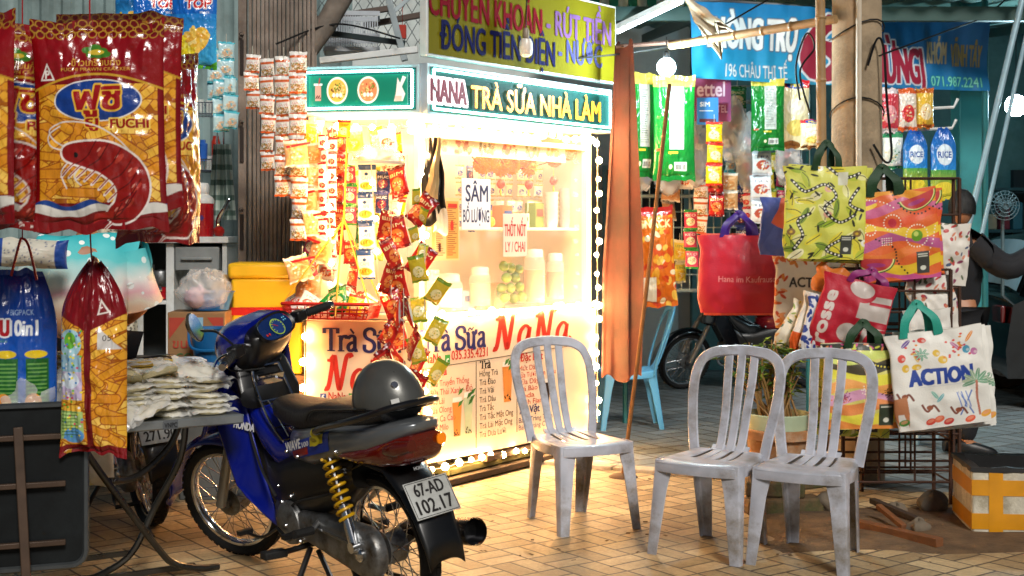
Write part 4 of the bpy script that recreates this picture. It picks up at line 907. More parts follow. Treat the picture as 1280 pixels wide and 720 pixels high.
w = MB(); w.box((0, 0, .6), (.055, .025, 1.2)); o = w.build('wooden_plank', mat('fresh_plank', 'b08a50', .65, 0, .3, 8)); p = P(282, 360, 7.75); o.location = (p.x, p.y, 0); o.rotation_euler = (-.05, 0, 0); tag(o, 'pale wooden plank standing upright beside the cardboard box', 'plank')
kr = mat('kraft_board', '8d6a45', .8, 0, .2, 8, .1, 60)
p = P(243, 388, 7.4); bx = empty('cardboard_box', (p.x, p.y+.15, 0), .06, 'brown cardboard carton with red print holding a clear bag', 'box')
w = MB(); w.box((0, 0, .5), (.32, .28, 1.0)); w.build('body', kr, bx, bevel=.006)
w = MB(); w.box((.02, -.141, .72), (.035, .004, .5)); w.build('packing_tape', mat('blue_clear_tape', '8ab4cc', .2), bx)
w = MB(); x, z = V((1, 0, 0)), V((0, 0, 1))
w.add([V((a, -.1425, b)) for a, b in ((-.15, .97), (-.06, .97), (-.15, .85))], [(0, 2, 1)]); w.add([V((a, -.1425, b)) for a, b in ((.06, .97), (.15, .97), (.15, .85))], [(0, 2, 1)])
letter(w, 'ขนมกุ้ง', V((-.02, -.142, .8)), x, z, .05, .22, 0, bold=.02); letter(w, 'GOLD', V((-.03, -.142, .73)), x, z, .04, .16, 1); w.build('print', [mat('carton_red', 'a83a28', .7), mat('carton_green', '3a6a3a', .7)], bx, smooth=False)
p = P(256, 386, 7.4); o = lathe_thing('wash_basin', (p.x, p.y+.15, 1.005), [(0, 0), (.1, 0), (.13, .1), (.14, .105), (.125, .1), (.095, .012), (0, .012)], mat('blue_plastic', '1f6fb4', .35), 'round blue plastic basin on the cardboard carton inside a clear bag', 'basin')
def clump(name, loc, rx, ry, rz_, m, label, cat, seed=0, n=20, group=None):
    w = MB()
    def fn(u, v):
        t, f = PI*v, 2*PI*u; d = V((math.sin(t)*math.cos(f), math.sin(t)*math.sin(f), math.cos(t)))
        k = 1+.22*noise.noise(d*2.2+V((seed, 0, 0)))+.12*noise.noise(d*6+V((0, seed, 0)))
        return (d.x*rx*k, d.y*ry*k, max(-.0, d.z*.5+.5)*2*rz_*k if d.z > -1 else 0)
    w.grid(fn, n*2, n); o = w.build(name, m, None, ang=70); o.location = loc; return tag(o, label, cat, group)
p = P(245, 386, 7.3); clump('clear_bag', (p.x, p.y+.16, 1.01), .15, .12, .11, clear, 'clear plastic bag bulging on top of the cardboard carton', 'plastic bag', 3)
p = P(240, 372, 7.35); clump('cloth_bundle', (p.x, p.y+.12, 1.02), .07, .06, .06, mat('pastel_cloth', 'c8a8b8', .7, two=1), 'pastel cloth bundle inside the clear bag on the carton', 'cloth', 8)
p = P(265, 436, 7.25); o = empty('plastic_tub', (p.x, p.y, .72), 0, 'deep blue plastic tub behind the motorbike mirror', 'tub'); w = MB(); w.lathe([(0, 0), (.09, 0), (.12, .2), (.13, .205), (.115, .2), (.085, .012), (0, .012)], 24); w.build('body', mat('deep_blue_plastic', '145c94', .35), o); w = MB(); w.tube(smooth_path([(-.12, -.03, .2), (-.08, -.11, .1), (.08, -.11, .1), (.12, -.03, .2)], 5), .008, 6); w.build('handle', mat('deep_blue_plastic'), o)
w = MB(); w.box((0, 0, .36), (.3, .26, .72)); o = w.build('storage_crate', mat('grey_crate', '5a5c5a', .6), bevel=.01); o.location = (p.x, p.y, 0); tag(o, 'grey plastic crate under the deep blue tub', 'crate')

# ------------------------------------------------------------------ folding table with crackers
A = V((-1.076, 5.3, 0)); tx = V((.85, .53, 0)).normalized(); ty = V((-tx.y, tx.x, 0)); rt = math.atan2(tx.y, tx.x)
tb = empty('folding_table', A-tx*.6+ty*.3, rt, 'stainless folding table with crossed tube legs carrying bagged crackers', 'table')
w = MB(); w.box((0, 0, .7), (1.2, .6, .038)); w.build('tabletop', [mat('stainless_top', '9fa4a6', .32, .7, .25, 6, dirt='73777a')], tb, bevel=.006)
for k, x in enumerate((.02, .3, -.3)):
    w = MB(); w.box((x, -.3015, .7), (.06, .003, .034))
    letter(w, 'VNPC', V((x, -.3032, .69)), V((1, 0, 0)), V((0, 0, 1)), .018, .05, 1)
    w.build('rim_label', [mat('grey_label', '5c6064', .4), mat('label_ink', '15161a', .5)], tb)
lg = mat('dark_chrome_tube', '55534f', .28, .85, .3, 9)
def Lp(v): return M.Rotation(-rt, 3, 'Z') @ (V(v)-tb.location)
for off in (0, -.78):
    o2 = tx*off
    for k, pts in enumerate((((-1.70, 5.1, .69), (-1.62, 5.2, .5), (-1.46, 5.42, .16), (-1.41, 5.5, .07), (-1.33, 5.58, .03), (-1.26, 5.66, .015)), ((-1.36, 5.52, .69), (-1.39, 5.53, .5), (-1.5, 5.56, .3), (-1.6, 5.55, .1), (-1.72, 5.5, .02), (-1.78, 5.46, .015)), ((-1.38, 5.5, .67), (-1.42, 5.46, .56), (-1.52, 5.36, .46), (-1.6, 5.24, .46)))):
        w = MB(); w.tube([Lp(p+o2) for p in smooth_path(pts, 5)], .0145, 8); w.build('leg', lg, tb)
    w = MB(); w.beam(Lp(V((-1.48, 5.41, .2))+o2), Lp(V((-1.54, 5.55, .2))+o2), .03, .012); w.build('pivot_plate', dark, tb)
w = MB(); w.beam(Lp(V((-1.35, 5.62, .03))), Lp(V((-1.35, 5.62, .03))-tx*.78), .02, .02); w.beam(Lp(V((-1.6, 5.56, .1))), Lp(V((-1.6, 5.56, .1))-tx*.78), .02, .02); w.build('stretcher', lg, tb)
def T(a, b, z=.721): return A-tx*a+ty*b+Z*z
crk = mat('cracker', 'ded2a6', .6, 0, .35, 30, .3, 60)
def cracker_pack(loc, rz, label, group, kind):
    o = empty('cracker_pack', loc, rz, label, 'crackers', group); w = MB()
    if kind == 0: w.lathe([(0, .002), (.062, .002), (.066, .009), (.06, .017), (0, .019)], 18)
    else: w.box((0, 0, .012), (.2, .13, .02))
    w.build('cracker_disc' if kind == 0 else 'noodle_cake', crk if kind == 0 else mat('yellow_noodle', 'dcb64a', .6, 0, .3, 50, .6, 90), o)
    w = MB(); w.grid(lambda u, v: ((u-.5)*(.19 if kind == 0 else .25), (v-.5)*(.16 if kind == 0 else .16), .012+.014*(math.sin(PI*u)*math.sin(PI*v))**.5*(1 if kind == 0 else 1)+.012*noise.noise(V((u*7+loc.x*40, v*7, loc.z*50)))), 16, 14); w.build('wrapper', mat('packet_film', 'fafaf6', .16, 0, .05, 9, alpha=.5, bump=.7, bscale=38, coat=.8), o); return o
cp = {}
for ci, (a, b, n, nm) in enumerate(((.12, .1, 7, 'nearest the table corner'), (.28, .12, 7, 'beside the corner stack'), (.2, .26, 6, 'just behind the corner stack'), (.42, .14, 6, 'in the middle of the table edge'), (.4, .3, 5, 'behind the middle stack'))):
    for k in range(n):
        p = T(a+rnd.uniform(-.018, .018), b+rnd.uniform(-.018, .018), .721+k*.021)
        lab = 'clear bag of pale round crackers in the stack '+nm
        if 0 not in cp: cp[0] = cracker_pack(p, rt, lab, 'cracker stack '+nm, 0)
        else:
            q = copy_tree(cp[0]); q.location = p; q.rotation_euler.z = rt+rnd.uniform(-.5, .5); q.rotation_euler.x = rnd.uniform(-.1, .1); q.rotation_euler.y = rnd.uniform(-.1, .1); q['label'] = lab; q['group'] = 'cracker stack '+nm
for ci, (a, b, n, nm) in enumerate(((.26, .46, 8, 'on the back edge of the table'), (.52, .5, 10, 'at the back next to the checked bags'), (.7, .3, 4, 'behind the tall clear bag'))):
    for k in range(n):
        p = T(a, b, .721+k*.024); lab = 'flat yellow noodle pack in the pile '+nm
        if 1 not in cp: cp[1] = cracker_pack(p, rt+.3, lab, 'noodle pile '+nm, 1)
        else: q = copy_tree(cp[1]); q.location = p; q.rotation_euler.z = rt+.3+rnd.uniform(-.12, .12); q['label'] = lab; q['group'] = 'noodle pile '+nm
for i, (a, b, z, rx, ry, t) in enumerate(((.14, .13, .875, .35, .2, 'loose clear cracker bag tipped on the corner stack'), (.3, .13, .875, -.3, .15, 'loose clear cracker bag on top of the stack beside the corner'), (.2, .25, .86, .2, -.4, 'loose clear cracker bag slumped between three stacks'), (.44, .15, .86, .4, -.2, 'loose clear cracker bag on the middle stack'), (.36, .05, .745, .5, .1, 'loose clear cracker bag hanging over the table edge'), (.5, .06, .75, .3, .5, 'clear cracker bag slipped beside the foam bowls'), (.55, .3, .8, -.4, .3, 'clear cracker bag propped behind the foam bowls'))):
    q = copy_tree(cp[0]); q.location = T(a, b, z); q.rotation_euler = (rx, ry, rt+i*1.1); q.scale = (1.15, 1.15, 1.5); q['label'] = t; q['group'] = 'loose cracker bags'
for a, b, nm in ((.62, .12, 'beside the cracker stacks'), (.8, .13, 'behind the orange snack bag')):
    o = empty('bowl_bag', T(a, b), rt, 'clear bag of stacked white foam bowls '+nm, 'bagged bowls', 'bagged foam bowls'); w = MB()
    for k in range(5): w.lathe([(.05, .03*k), (.08, .03*k+.035), (.084, .03*k+.036)], 18)
    w.build('foam_bowl', mat('foam_white', 'd8d6cc', .6), o); f = clump('bag_film', (0, 0, 0), .115, .1, .1, clear, None, None, a*9); f.parent = o
p = T(.06, .5); w = MB()
for i in range(5): w.tube([((.11-.004*i)*math.cos(t*PI/12)*(1-.1*i), (.11-.004*i)*math.sin(t*PI/12)*(1-.1*i), .02+.04*i) for t in range(25)], .005, 5)
for k in range(22): t = k*2*PI/22; w.tube([(.112*math.cos(t)*(1-.1*j), .112*math.sin(t)*(1-.1*j), .01+.04*j) for j in range(5)], .005, 5)
w.lathe([(0, .19), (.05, .188), (.075, .175)], 16); o = w.build('upturned_colander', mat('blue_white_plastic', 'c4d4e4', .4)); o.location = p; tag(o, 'pale upturned lattice colander at the table end near the blue motorbike', 'colander')

# ------------------------------------------------------------------ folded table leaning at the corner
lt2 = empty('folded_table', P(30, 700, 4.7)*1, .35, 'folded dark table stood on edge below the blue snack bag', 'table'); lt2.location.z = 0
w = MB(); rr = []
for cx, cz, a0 in ((.16, .78, 0), (-.42, .78, 1), (-.42, .3, 2), (.16, .3, 3)):
    for k in range(6): t = (a0+k/5)*PI/2; rr.append((cx+.05*math.cos(t), cz+.05*math.sin(t)))
TT = M(((1, 0, 0, 0), (0, 0, -1, .02), (0, 1, 0, 0), (0, 0, 0, 1)))
w.prism(rr, .016, TT); w.build('tabletop', mat('dark_laminate', '0e1214', .55, 0, .4, 7, dirt='1b2022', spec=.2), lt2, bevel=.004)
w = MB(); w.tube([(x, -.0, z) for x, z in rr]+[(rr[0][0], -.0, rr[0][1])], .012, 6); w.build('rim', mat('grey_edge', '474b4d', .3, .4, .3), lt2)
old = mat('brown_tube', '4d3a2c', .5, .3, .4, 12)
for x0, x1 in ((-.02, .02), (-.14, -.08), (-.36, -.34)):
    w = MB(); w.beam((x0, -.03, .76), (x1*1.0, -.09, .0), .032, .022); w.build('leg', old, lt2, bevel=.003)
w = MB()
for z in (.34, .55, .72): w.beam((-.4, -.02, z), (.14, -.02, z), .02, .02)
w.build('cross_bar', old, lt2, bevel=.003)

# ------------------------------------------------------------------ hanging snack bags close to the camera
def fries(c, x0, y0, x1, y1, n, r=rnd):
    keep = c.a.copy(); c.rect(x0, y0, x1, y1, 'a85c10')
    for k in range(n):
        x, y, a, L = r.uniform(x0, x1), r.uniform(y0, y1), r.choice((r.gauss(.5, .35), r.gauss(2.4, .5), r.gauss(-.3, .3))), r.uniform(.03, .06)*1.3
        wd = r.uniform(.014, .02); dx, dy = math.cos(a)*L, math.sin(a)*L; b = r.choice(('e8a52c', 'efb840', 'dc9420', 'f2c458', 'd88a1c'))
        c.line([(x-dx, y-dy), (x+dx, y+dy)], wd*1.9, '9a4e10').line([(x-dx, y-dy), (x+dx, y+dy)], wd*1.5, b)
        for j in range(5): q = -1+.45*j; c.line([(x+dx*q-dy*wd/L*.6, y+dy*q+dx*wd/L*.6), (x+dx*q+dy*wd/L*.6, y+dy*q-dx*wd/L*.6)], .0022, 'c47a18')
    m = (c.X < x0) | (c.X > x1) | (c.Y < y0) | (c.Y > y1); c.a[m] = keep[m]; return c
def c_prawn(n=230):
    W, H = .46, .72; c = Cv(W, H, n, '7a0a10'); r = random.Random(3)
    fries(c, .02, .1, W-.02, .5, 190, r)
    c.mask(lambda X, Y: Y > .49+.045*np.cos((X-W/2)*7.5), '8a0b12'); c.mask(lambda X, Y: (Y > .485+.045*np.cos((X-W/2)*7.5)) & (Y < .493+.045*np.cos((X-W/2)*7.5)), 'c89a2a')
    c.mask(lambda X, Y: (Y < .1+.012*np.sin(X*40)), '1d3f86'); c.mask(lambda X, Y: (Y < .085+.012*np.sin(X*31+1)), 'd8d4cc'); c.mask(lambda X, Y: (Y < .06+.01*np.sin(X*25+2)), '7a0a10')
    c.mask(lambda X, Y: Y > H-.055, '6a080e')
    for j in range(3):
        for k in range(14): c.ell((k+.5*(j % 2))*W/13, H-.05+.017*j, .016, .014, 'b0842a', ring=.25)
    c.poly([(.03, .515), (.085, .515), (.057, .575)], 'efe8e0').poly([(.038, .52), (.077, .52), (.057, .563)], '8a0b12'); c.text('P', .057, .523, .026, 'efe8e0', bold=.03)
    for a, b in ((.2, .615), (.225, .625), (.25, .612), (.215, .6), (.24, .598), (.262, .6)): c.ell(a, b, .02, .011, '3f7a22')
    c.ell(.23, .608, .028, .009, 'd8b83a')
    c.text('ข้าวเกรียบกุ้ง', .23, .562, .022, 'e0b040', .17, .02).text('FUCHI PRAWN CRACKER', .23, .545, .011, 'e0b040', .24, .03)
    c.ell(.235, .445, .155, .072, 'e8e4e0').ell(.235, .445, .15, .068, '153a86')
    c.text('ฟูชิ', .235, .415, .072, '9a1010', .16, .05, out=.006, oc='e8b838').text('ยู', .215, .355, .035, '9a1010', .045, .05, out=.004, oc='e8b838')
    c.text('FUCHI', .345, .35, .03, '9a1010', .13, .05, out=.005, oc='f4d060')
    body = [(.13, .27), (.2, .262), (.27, .245), (.33, .2), (.35, .14), (.325, .08), (.28, .05)]
    q = [(p.x, p.y) for p in smooth_path([(a, b, 0) for a, b in body], 8)]
    for pts in ([(.14, .28), (.08, .31), (.06, .35), (.13, .375), (.24, .355), (.33, .29), (.37, .22)], [(.14, .275), (.07, .29), (.055, .33), (.1, .36)], [(.13, .24), (.1, .2), (.12, .15)], [(.18, .235), (.15, .19), (.17, .16)]): c.curve(pts, .005, 'ded4cc')
    for k in range(0, len(q)): c.ell(q[k][0], q[k][1], .032+.034*math.sin(PI*k/len(q))**.8, .032+.034*math.sin(PI*k/len(q))**.8, 'e8dcd4')
    for k in range(6, len(q)-4, 3): a, b = q[k]; c.line([(a, b), (a-.08, b-.075)], .009, 'e8dcd4').line([(a, b), (a-.077, b-.071)], .004, '9a1a12')
    for k in range(len(q)): c.ell(q[k][0], q[k][1], .025+.034*math.sin(PI*k/len(q))**.8, .025+.034*math.sin(PI*k/len(q))**.8, '8e1410')
    for k in range(12, len(q), 7): a, b = q[k]; c.ell(a+.014, b+.016, .022, .008, 'b4382a', .8); c.ell(a+.004, b+.022, .01, .003, 'd88a7a', .8)
    for k in range(8, len(q), 5): a, b = q[k]; c.curve([(a-.045, b-.03), (a-.005, b-.005), (a+.03, b+.045)], .004, '5a0808')
    c.poly([(.28, .07), (.21, .06), (.2, .03), (.27, .035)], 'a82018').ell(.155, .262, .009, .009, '0a0a0a'); c.poly([(.1, .275), (.15, .25), (.15, .275)], '8e1410')
    return c
prw = c_prawn(); pf = pillow(.46, .72, .1, .012, 11, 0, .05)
def hang(name, cv, fn, px, py, d, rz, label, cat, m=FILM, back='8a1014', group=None, tilt=0, roll=0):
    o = film(name, cv, fn, m, back=back); o.location = P(px, py, d); o.rotation_euler = (tilt, roll, rz); return tag(o, label, cat, group)
hang('snack_bag', prw, pf, 128, 290, 4.5, .0, 'big dark red prawn cracker bag facing out, whole prawn showing', 'snack bag', group='prawn cracker bags', roll=-.02)
prw2 = c_prawn(120)
hang('snack_bag', prw2, pillow(.46, .72, .1, .014, 21, 0, .05), 14, 288, 4.62, .25, 'prawn cracker bag half hidden behind the big one, cut by the picture edge', 'snack bag', group='prawn cracker bags', roll=.03)
hang('snack_bag', prw2, pillow(.46, .72, .09, .016, 31, 0, .05), 204, 305, 4.92, 1.1, 'prawn cracker bag turned edge on behind the big one', 'snack bag', group='prawn cracker bags', roll=-.05)
hang('snack_bag', prw2, pillow(.46, .72, .1, .014, 41, 0, .05), -50, 280, 4.5, -.3, 'outermost prawn cracker bag, only its crinkled edge in view', 'snack bag', group='prawn cracker bags')
hang('snack_bag', prw2, pillow(.46, .72, .1, .014, 51, 0, .05), 150, 262, 4.85, .1, 'rearmost prawn cracker bag, its top edge above the others', 'snack bag', group='prawn cracker bags')
w = MB(); w.tube([P(-200, -40, 4.55), P(330, -40, 4.75)], .018, 8); o = w.build('hanging_rail', steel); tag(o, 'steel rail above the dark red snack bags', 'rail')
w = MB(); w.tube([P(-210, -60, 4.5), G(-210, 800)*1], .02, 8); o = w.build('rail_post', steel); tag(o, 'steel post carrying the snack bag rail', 'post')
# corn bag
c = Cv(.36, .74, 150, '103a9c'); c.grad(.3, .74, '0f57b8', '0d2f8a').grad(.0, .3, '6a8a1a', '0f57b8')
c.text('ก๊อบ', .13, .5, .07, 'b01824', .12, .05, out=.006, oc='eef0f4').text('10in1', .245, .5, .055, 'e8eef4', .1, .03).text('BIGPACK', .24, .575, .02, 'a8c8f0', .09, .02).text('ข้าวโพดอบกรอบ', .12, .475, .016, '4a8a2a', .13)
for x in (.04, .15, .26):
    c.ell(x+.03, .43, .04, .015, 'e0c020'); c.rect(x-.005, .2, x+.075, .415, '1f5f2a' if x > .1 else '1a4a9a')
    for k in range(13): c.rect(x, .21+k*.015, x+.068, .216+k*.015, '7ab45a' if x > .1 else '6a9ae0', .7)
    c.ell(x+.02, .25, .03, .035, 'e0963a').ell(x+.03, .235, .02, .02, 'f0c87a').rect(x, .12, x+.07, .195, 'b8ccd8'); c.rect(x, .01, x+.04, .05, 'dde6e8')
    for k in range(6): c.rect(x+.006, .13+k*.01, x+.06, .133+k*.01, '6a7a88')
for k in range(60): c.ell(rnd.uniform(0, .36), rnd.uniform(.0, .12), .02, .012, rnd.choice(('8a9a1a', 'b8a81a', '5a7a14', 'd0b830')), rnd.uniform(0, 3), .6)
hang('snack_bag', c, pillow(.36, .74, .12, .01, 61, .35, .03), 12, 585, 4.95, .12, 'tall blue corn snack bag with green tables on a red loop', 'snack bag', back='103a9c')
w = MB(); p = P(28, 298, 4.93); w.tube(smooth_path([P(14, 345, 4.93), P(24, 305, 4.93), p, P(36, 308, 4.93), P(46, 350, 4.93)], 5), .005, 6); w.tube([p, P(28, -35, 4.95)], .0025, 5); o = w.build('red_loop', mat('red_twine', 'a01418', .5)); tag(o, 'red cord loop holding the blue corn snack bag', 'cord')
# prawn bag seen from its seam
c = Cv(.25, .7, 130, 'b8860c'); fries(c, .0, .03, .25, .5, 150, random.Random(5))
c.mask(lambda X, Y: Y > .44+.5*np.abs(X-.12), '7a0a12'); c.rect(.11, 0, .135, .7, '6e0910'); c.rect(0, 0, .25, .035, '7a0a12')
c.rect(.0, .3, .1, .36, '9cc4d8').rect(.0, .2, .1, .3, 'c8b8d8').rect(0, .06, .1, .16, 'a8c878').ell(.05, .4, .05, .05, 'a8d4e0').ell(.05, .41, .025, .03, '6ab43a').ell(.05, .27, .04, .03, 'd8e4f0').ell(.06, .07, .04, .03, '5a9ad0')
for k in range(90): c.ell(rnd.uniform(0, .1), rnd.uniform(.06, .45), .005, .004, rnd.choice(('d84a6a', '4a8ad0', 'f0e040', '6ab43a', 'f4f4f4')))
for k in range(8): c.rect(.01, .155-k*.012, .08, .158-k*.012, '3a6a2a')
c.mask(lambda X, Y: (Y < .47) & (Y > .38) & (X > .16) & (Y < .62-X), 'd0ccc8'); c.text('05', .19, .41, .02, '15130f').poly([(.155, .5), (.2, .51), (.17, .56)], 'e8e0d8').poly([(.163, .507), (.191, .513), (.171, .545)], '7a0a12')
hang('snack_bag', c, pillow(.25, .7, .13, .012, 71, .8, .02), 118, 568, 4.72, -.05, 'narrow prawn cracker bag hung by its tied neck, red seam down the middle', 'snack bag', back='a8780c')
w = MB(); w.tube([P(116, 345, 4.72), P(113, 300, 4.72), P(112, -35, 4.75)], .003, 5); tag(w.build('hanging_twine', mat('red_twine')), 'thin red cord tied to the neck of the narrow cracker bag', 'cord')
# bags with the big word TOP
def c_top():
    c = Cv(.26, .42, 100, '1464c0'); c.grad(0, .3, '3aa8d8', '1f7acc').text('TOP', .16, .33, .05, 'd02a2a', .14, .05, out=.005, oc='f0f4f8').text('snack', .2, .3, .016, 'f0f4f8')
    c.ell(.07, .1, .075, .085, 'f0dc2a', .4).ell(.17, .16, .05, .07, 'e8b83a', -.5)
    for k in range(70): c.ell(.07+rnd.gauss(0, .035), .1+rnd.gauss(0, .04), .007, .008, rnd.choice(('f8ec6a', 'd8bc1a')))
    for k in range(14): c.ell(rnd.uniform(.1, .25), rnd.uniform(.1, .22), .035, .014, rnd.choice(('f0c85a', 'e0a83a', 'f4dc8a')), rnd.uniform(0, 3))
    c.mask(lambda X, Y: Y < .04+.02*np.sin(X*25), '4a9a2a').rect(0, .4, .3, .42, 'd8e4ee'); return c
tp = c_top()
for i, (px, py, d, rz, t) in enumerate(((243, 87, 7.2, -.1, 'blue corn snack bag with big red word and yellow corn, beside the gate'), (196, 85, 7.3, .35, 'blue corn snack bag half behind the dark red bags'), (172, 60, 7.5, .1, 'blue corn snack bag hidden behind its neighbours at the top edge'))):
    hang('snack_bag', tp, pillow(.26, .42, .09, .008, 81+i, 0, .05), px, py, d, rz, t, 'snack bag', back='1464c0', group='blue corn snack bags')
p = P(200, 98, 7.4); hang('snack_bag', c_plain('2a4ab0', 'e0b020', 'e8d48a', None, W=.3, H=.12)(), pillow(.3, .12, .06, .006, 90, 0, .06), 200, 100, 7.3, .1, 'flat blue and yellow pack hanging under the blue corn snack bags', 'snack bag', back='2a4ab0')
w = MB(); w.tube([P(100, -30, 7.3), P(300, -30, 7.3)], .012, 6); tag(w.build('wooden_rod', bamboo), 'thin bamboo rod over the blue corn snack bags', 'rod')

# ------------------------------------------------------------------ the blue motorbike
blue = mat('blue_lacquer', '091a86', .2, .15, .25, 5, coat=.7); bblack = mat('bike_black', '08080a', .38, 0, .3, 9, coat=.1, dirt='16130f')
grey = mat('silver_lacquer', '6f7376', .3, .45, .12, 6, coat=.5); seatm = mat('seat_vinyl', '1d1c1d', .48, 0, .2, 14, .25, 130)
bike = empty('parked_motorbike', (-.43, 4.95, 0), R(129.5), 'blue underbone motorbike with grey helmet on its seat, leaning on its stand', 'motorbike')
bike.rotation_euler = (R(-6.5), 0, R(129.5))
SA, SD = V((1.19, 0, .28)), V((-.44, 0, .898)).normalized()
STEER = M.Translation(SA) @ M.Rotation(R(24), 4, SD) @ M.Translation(-SA)
def steer(mb): mb.v = [tuple(STEER @ V(v)) for v in mb.v]; return mb
RX = M.Rotation(R(90), 4, 'X')
def bike_wheel(root, c, Ro, tw, steered=False, hub=.06, nsp=36, rimm=chrome, spokes=True):
    T0 = M.Translation(V(c)) @ RX; fx = steer if steered else (lambda m: m); hw = tw/2
    w = MB(); r0 = Ro-.055
    prof = [(r0+.005, -hw*.55), (r0+.02, -hw*.95), (Ro-.018, -hw), (Ro-.005, -hw*.6), (Ro, 0), (Ro-.005, hw*.6), (Ro-.018, hw), (r0+.02, hw*.95), (r0+.005, hw*.55)]
    w.lathe(prof, 48, T0)
    for k in range(48):                                 # tread blocks
        t = 2*PI*k/48
        for sg in (-1, 1):
            p = T0 @ V(((Ro-.002)*math.cos(t+.03*sg), (Ro-.002)*math.sin(t+.03*sg), sg*hw*.42)); w.box(p, (.024, hw*.5, .004), M.Rotation(-t+PI/2, 3, 'Y'))
    o = fx(w).build('wheel', rubber, root)
    w = MB(); w.lathe([(r0+.012, -hw*.62), (r0-.004, -hw*.58), (r0-.012, -hw*.3), (r0-.012, hw*.3), (r0-.004, hw*.58), (r0+.012, hw*.62)], 40, T0); w.lathe([(r0+.012, -hw*.62), (r0+.012, hw*.62)], 40, T0); fx(w).build('rim', rimm, o)
    w = MB()
    if spokes:
        for k in range(nsp):
            t = 2*PI*k/nsp; sg = 1 if k % 2 else -1; t2 = t+.5*(1 if k % 4 < 2 else -1)
            w.tube([T0 @ V((hub*math.cos(t2), hub*math.sin(t2), sg*.035)), T0 @ V(((r0-.008)*math.cos(t), (r0-.008)*math.sin(t), sg*.006))], .0022, 5)
    else:
        for k in range(5):
            t = 2*PI*k/5; w.beam(T0 @ V((.03*math.cos(t), .03*math.sin(t), 0)), T0 @ V(((r0-.005)*math.cos(t), (r0-.005)*math.sin(t), 0)), .045, .03)
    fx(w).build('spoke', chrome if spokes else alu, o)
    w = MB(); w.lathe([(.0, -.06), (.022, -.06), (.025, -.045), (hub*1.1, -.04), (hub*1.1, .04), (.025, .045), (.022, .06), (0, .06)], 20, T0); fx(w).build('hub', alu, o); return o
bike_wheel(bike, (0, 0, .28), .28, .085); bike_wheel(bike, (1.22, 0, .272), .272, .07, True)
# rear swing arm, chain case, shock absorbers
w = MB()
for y in (-.085, .085): w.tube([(0, y, .28), (.2, y, .29), (.46, y*.9, .33)], .02, 8)
w.build('swing_arm', bblack, bike)
w = MB(); ring = lambda k, y: [V((x, y, z)) for x, z in [(-.0+.098*k*math.cos(t), .28+.098*k*math.sin(t)) for t in np.linspace(PI*.5, PI*1.5, 12)]+[(.42+.058*k*math.cos(t), .315+.058*k*math.sin(t)) for t in np.linspace(-PI*.5, PI*.5, 10)]]
w.loft([ring(1, .075), ring(1.02, .085), ring(1.0, .115), ring(.9, .126), ring(.6, .13)]); cc = w.build('chain_case', alu, bike, ang=50)
w = MB(); w.lathe([(0, 0), (.026, 0), (.026, .012), (.016, .02), (0, .02)], 12, M.Translation((0, .128, .28)) @ M.Rotation(R(-90), 4, 'X')); w.tube([(.06, .134, .31), (.34, .134, .335)], .006, 5); w.build('axle_nut', chrome, cc)
spring = mat('yellow_spring', 'c89a12', .35, .1, .1)
for y in (.14, -.14):
    a, b = V((.02, y, .31)), V((.16, y*.92, .63)); d = (b-a); x, yv = frame_from(d)
    w = MB(); w.tube([a, a.lerp(b, .45)], .021, 10); w.tube([a.lerp(b, .4), b], .009, 8); w.lathe([(0, -.02), (.022, -.02), (.022, .02), (0, .02)], 10, M.Translation(a) @ RX); sh = w.build('shock_absorber', chrome, bike)
    w = MB(); w.tube([a.lerp(b, .3+.68*k/100)+(x*math.cos(k*.5)+yv*math.sin(k*.5))*.03 for k in range(101)], .0062, 6); w.build('spring', spring, sh)
# engine
eng = MB()
def blob(mb, secs, n=18, p=3, mi=0):                     # sections: (x, yc, zc, half width y, half height z)
    rings = [[V((x, yc+u, zc+v)) for u, v in superell(a, b, n, p)] for x, yc, zc, a, b in secs]; mb.loft(rings, True, mi); return mb
blob(eng, [(.40, 0, .30, .07, .06), (.44, 0, .31, .10, .10), (.54, 0, .31, .115, .115), (.66, 0, .31, .11, .10), (.72, 0, .32, .07, .06)])
eng.lathe([(.0, .1), (.08, .1), (.09, .115), (.085, .135), (.06, .15), (0, .152)], 20, M.Translation((.52, 0, .31)) @ M.Rotation(R(-90), 4, 'X'))
e_ = eng.build('engine', alu, bike)
w = MB()
for k in range(7): w.box((.72+.02*k, 0, .34+.004*k), (.008, .15, .15))
w.box((.87, 0, .37), (.06, .13, .12)); w.build('cylinder_fin', alu, e_)
w = MB(); w.tube(smooth_path([(.9, -.03, .33), (.86, -.08, .22), (.6, -.14, .18), (.3, -.15, .22), (.12, -.155, .28)], 5), .017, 8); w.build('exhaust_pipe', chrome, bike)
mu = MB(); mu.tube([(.2, -.155, .25), (.1, -.157, .28), (-.1, -.16, .315), (-.26, -.16, .34), (-.31, -.16, .348)], [.025, .045, .048, .05, .05], 18, caps=False); mf = mu.build('muffler', mat('dark_muffler', '2a2a2c', .25, .7, .2), bike)
w = MB(); w.tube([(-.315, -.16, .3485), (-.27, -.16, .342), (-.27, -.16, .342)], [.048, .044, .001], 18, caps=False); w.tube([(-.305, -.16, .347), (-.325, -.16, .35)], [.052, .052], 18, caps=False); w.build('end_cap', mat('dark_steel_cap', '3a3a3c', .22, .9, .2), mf)
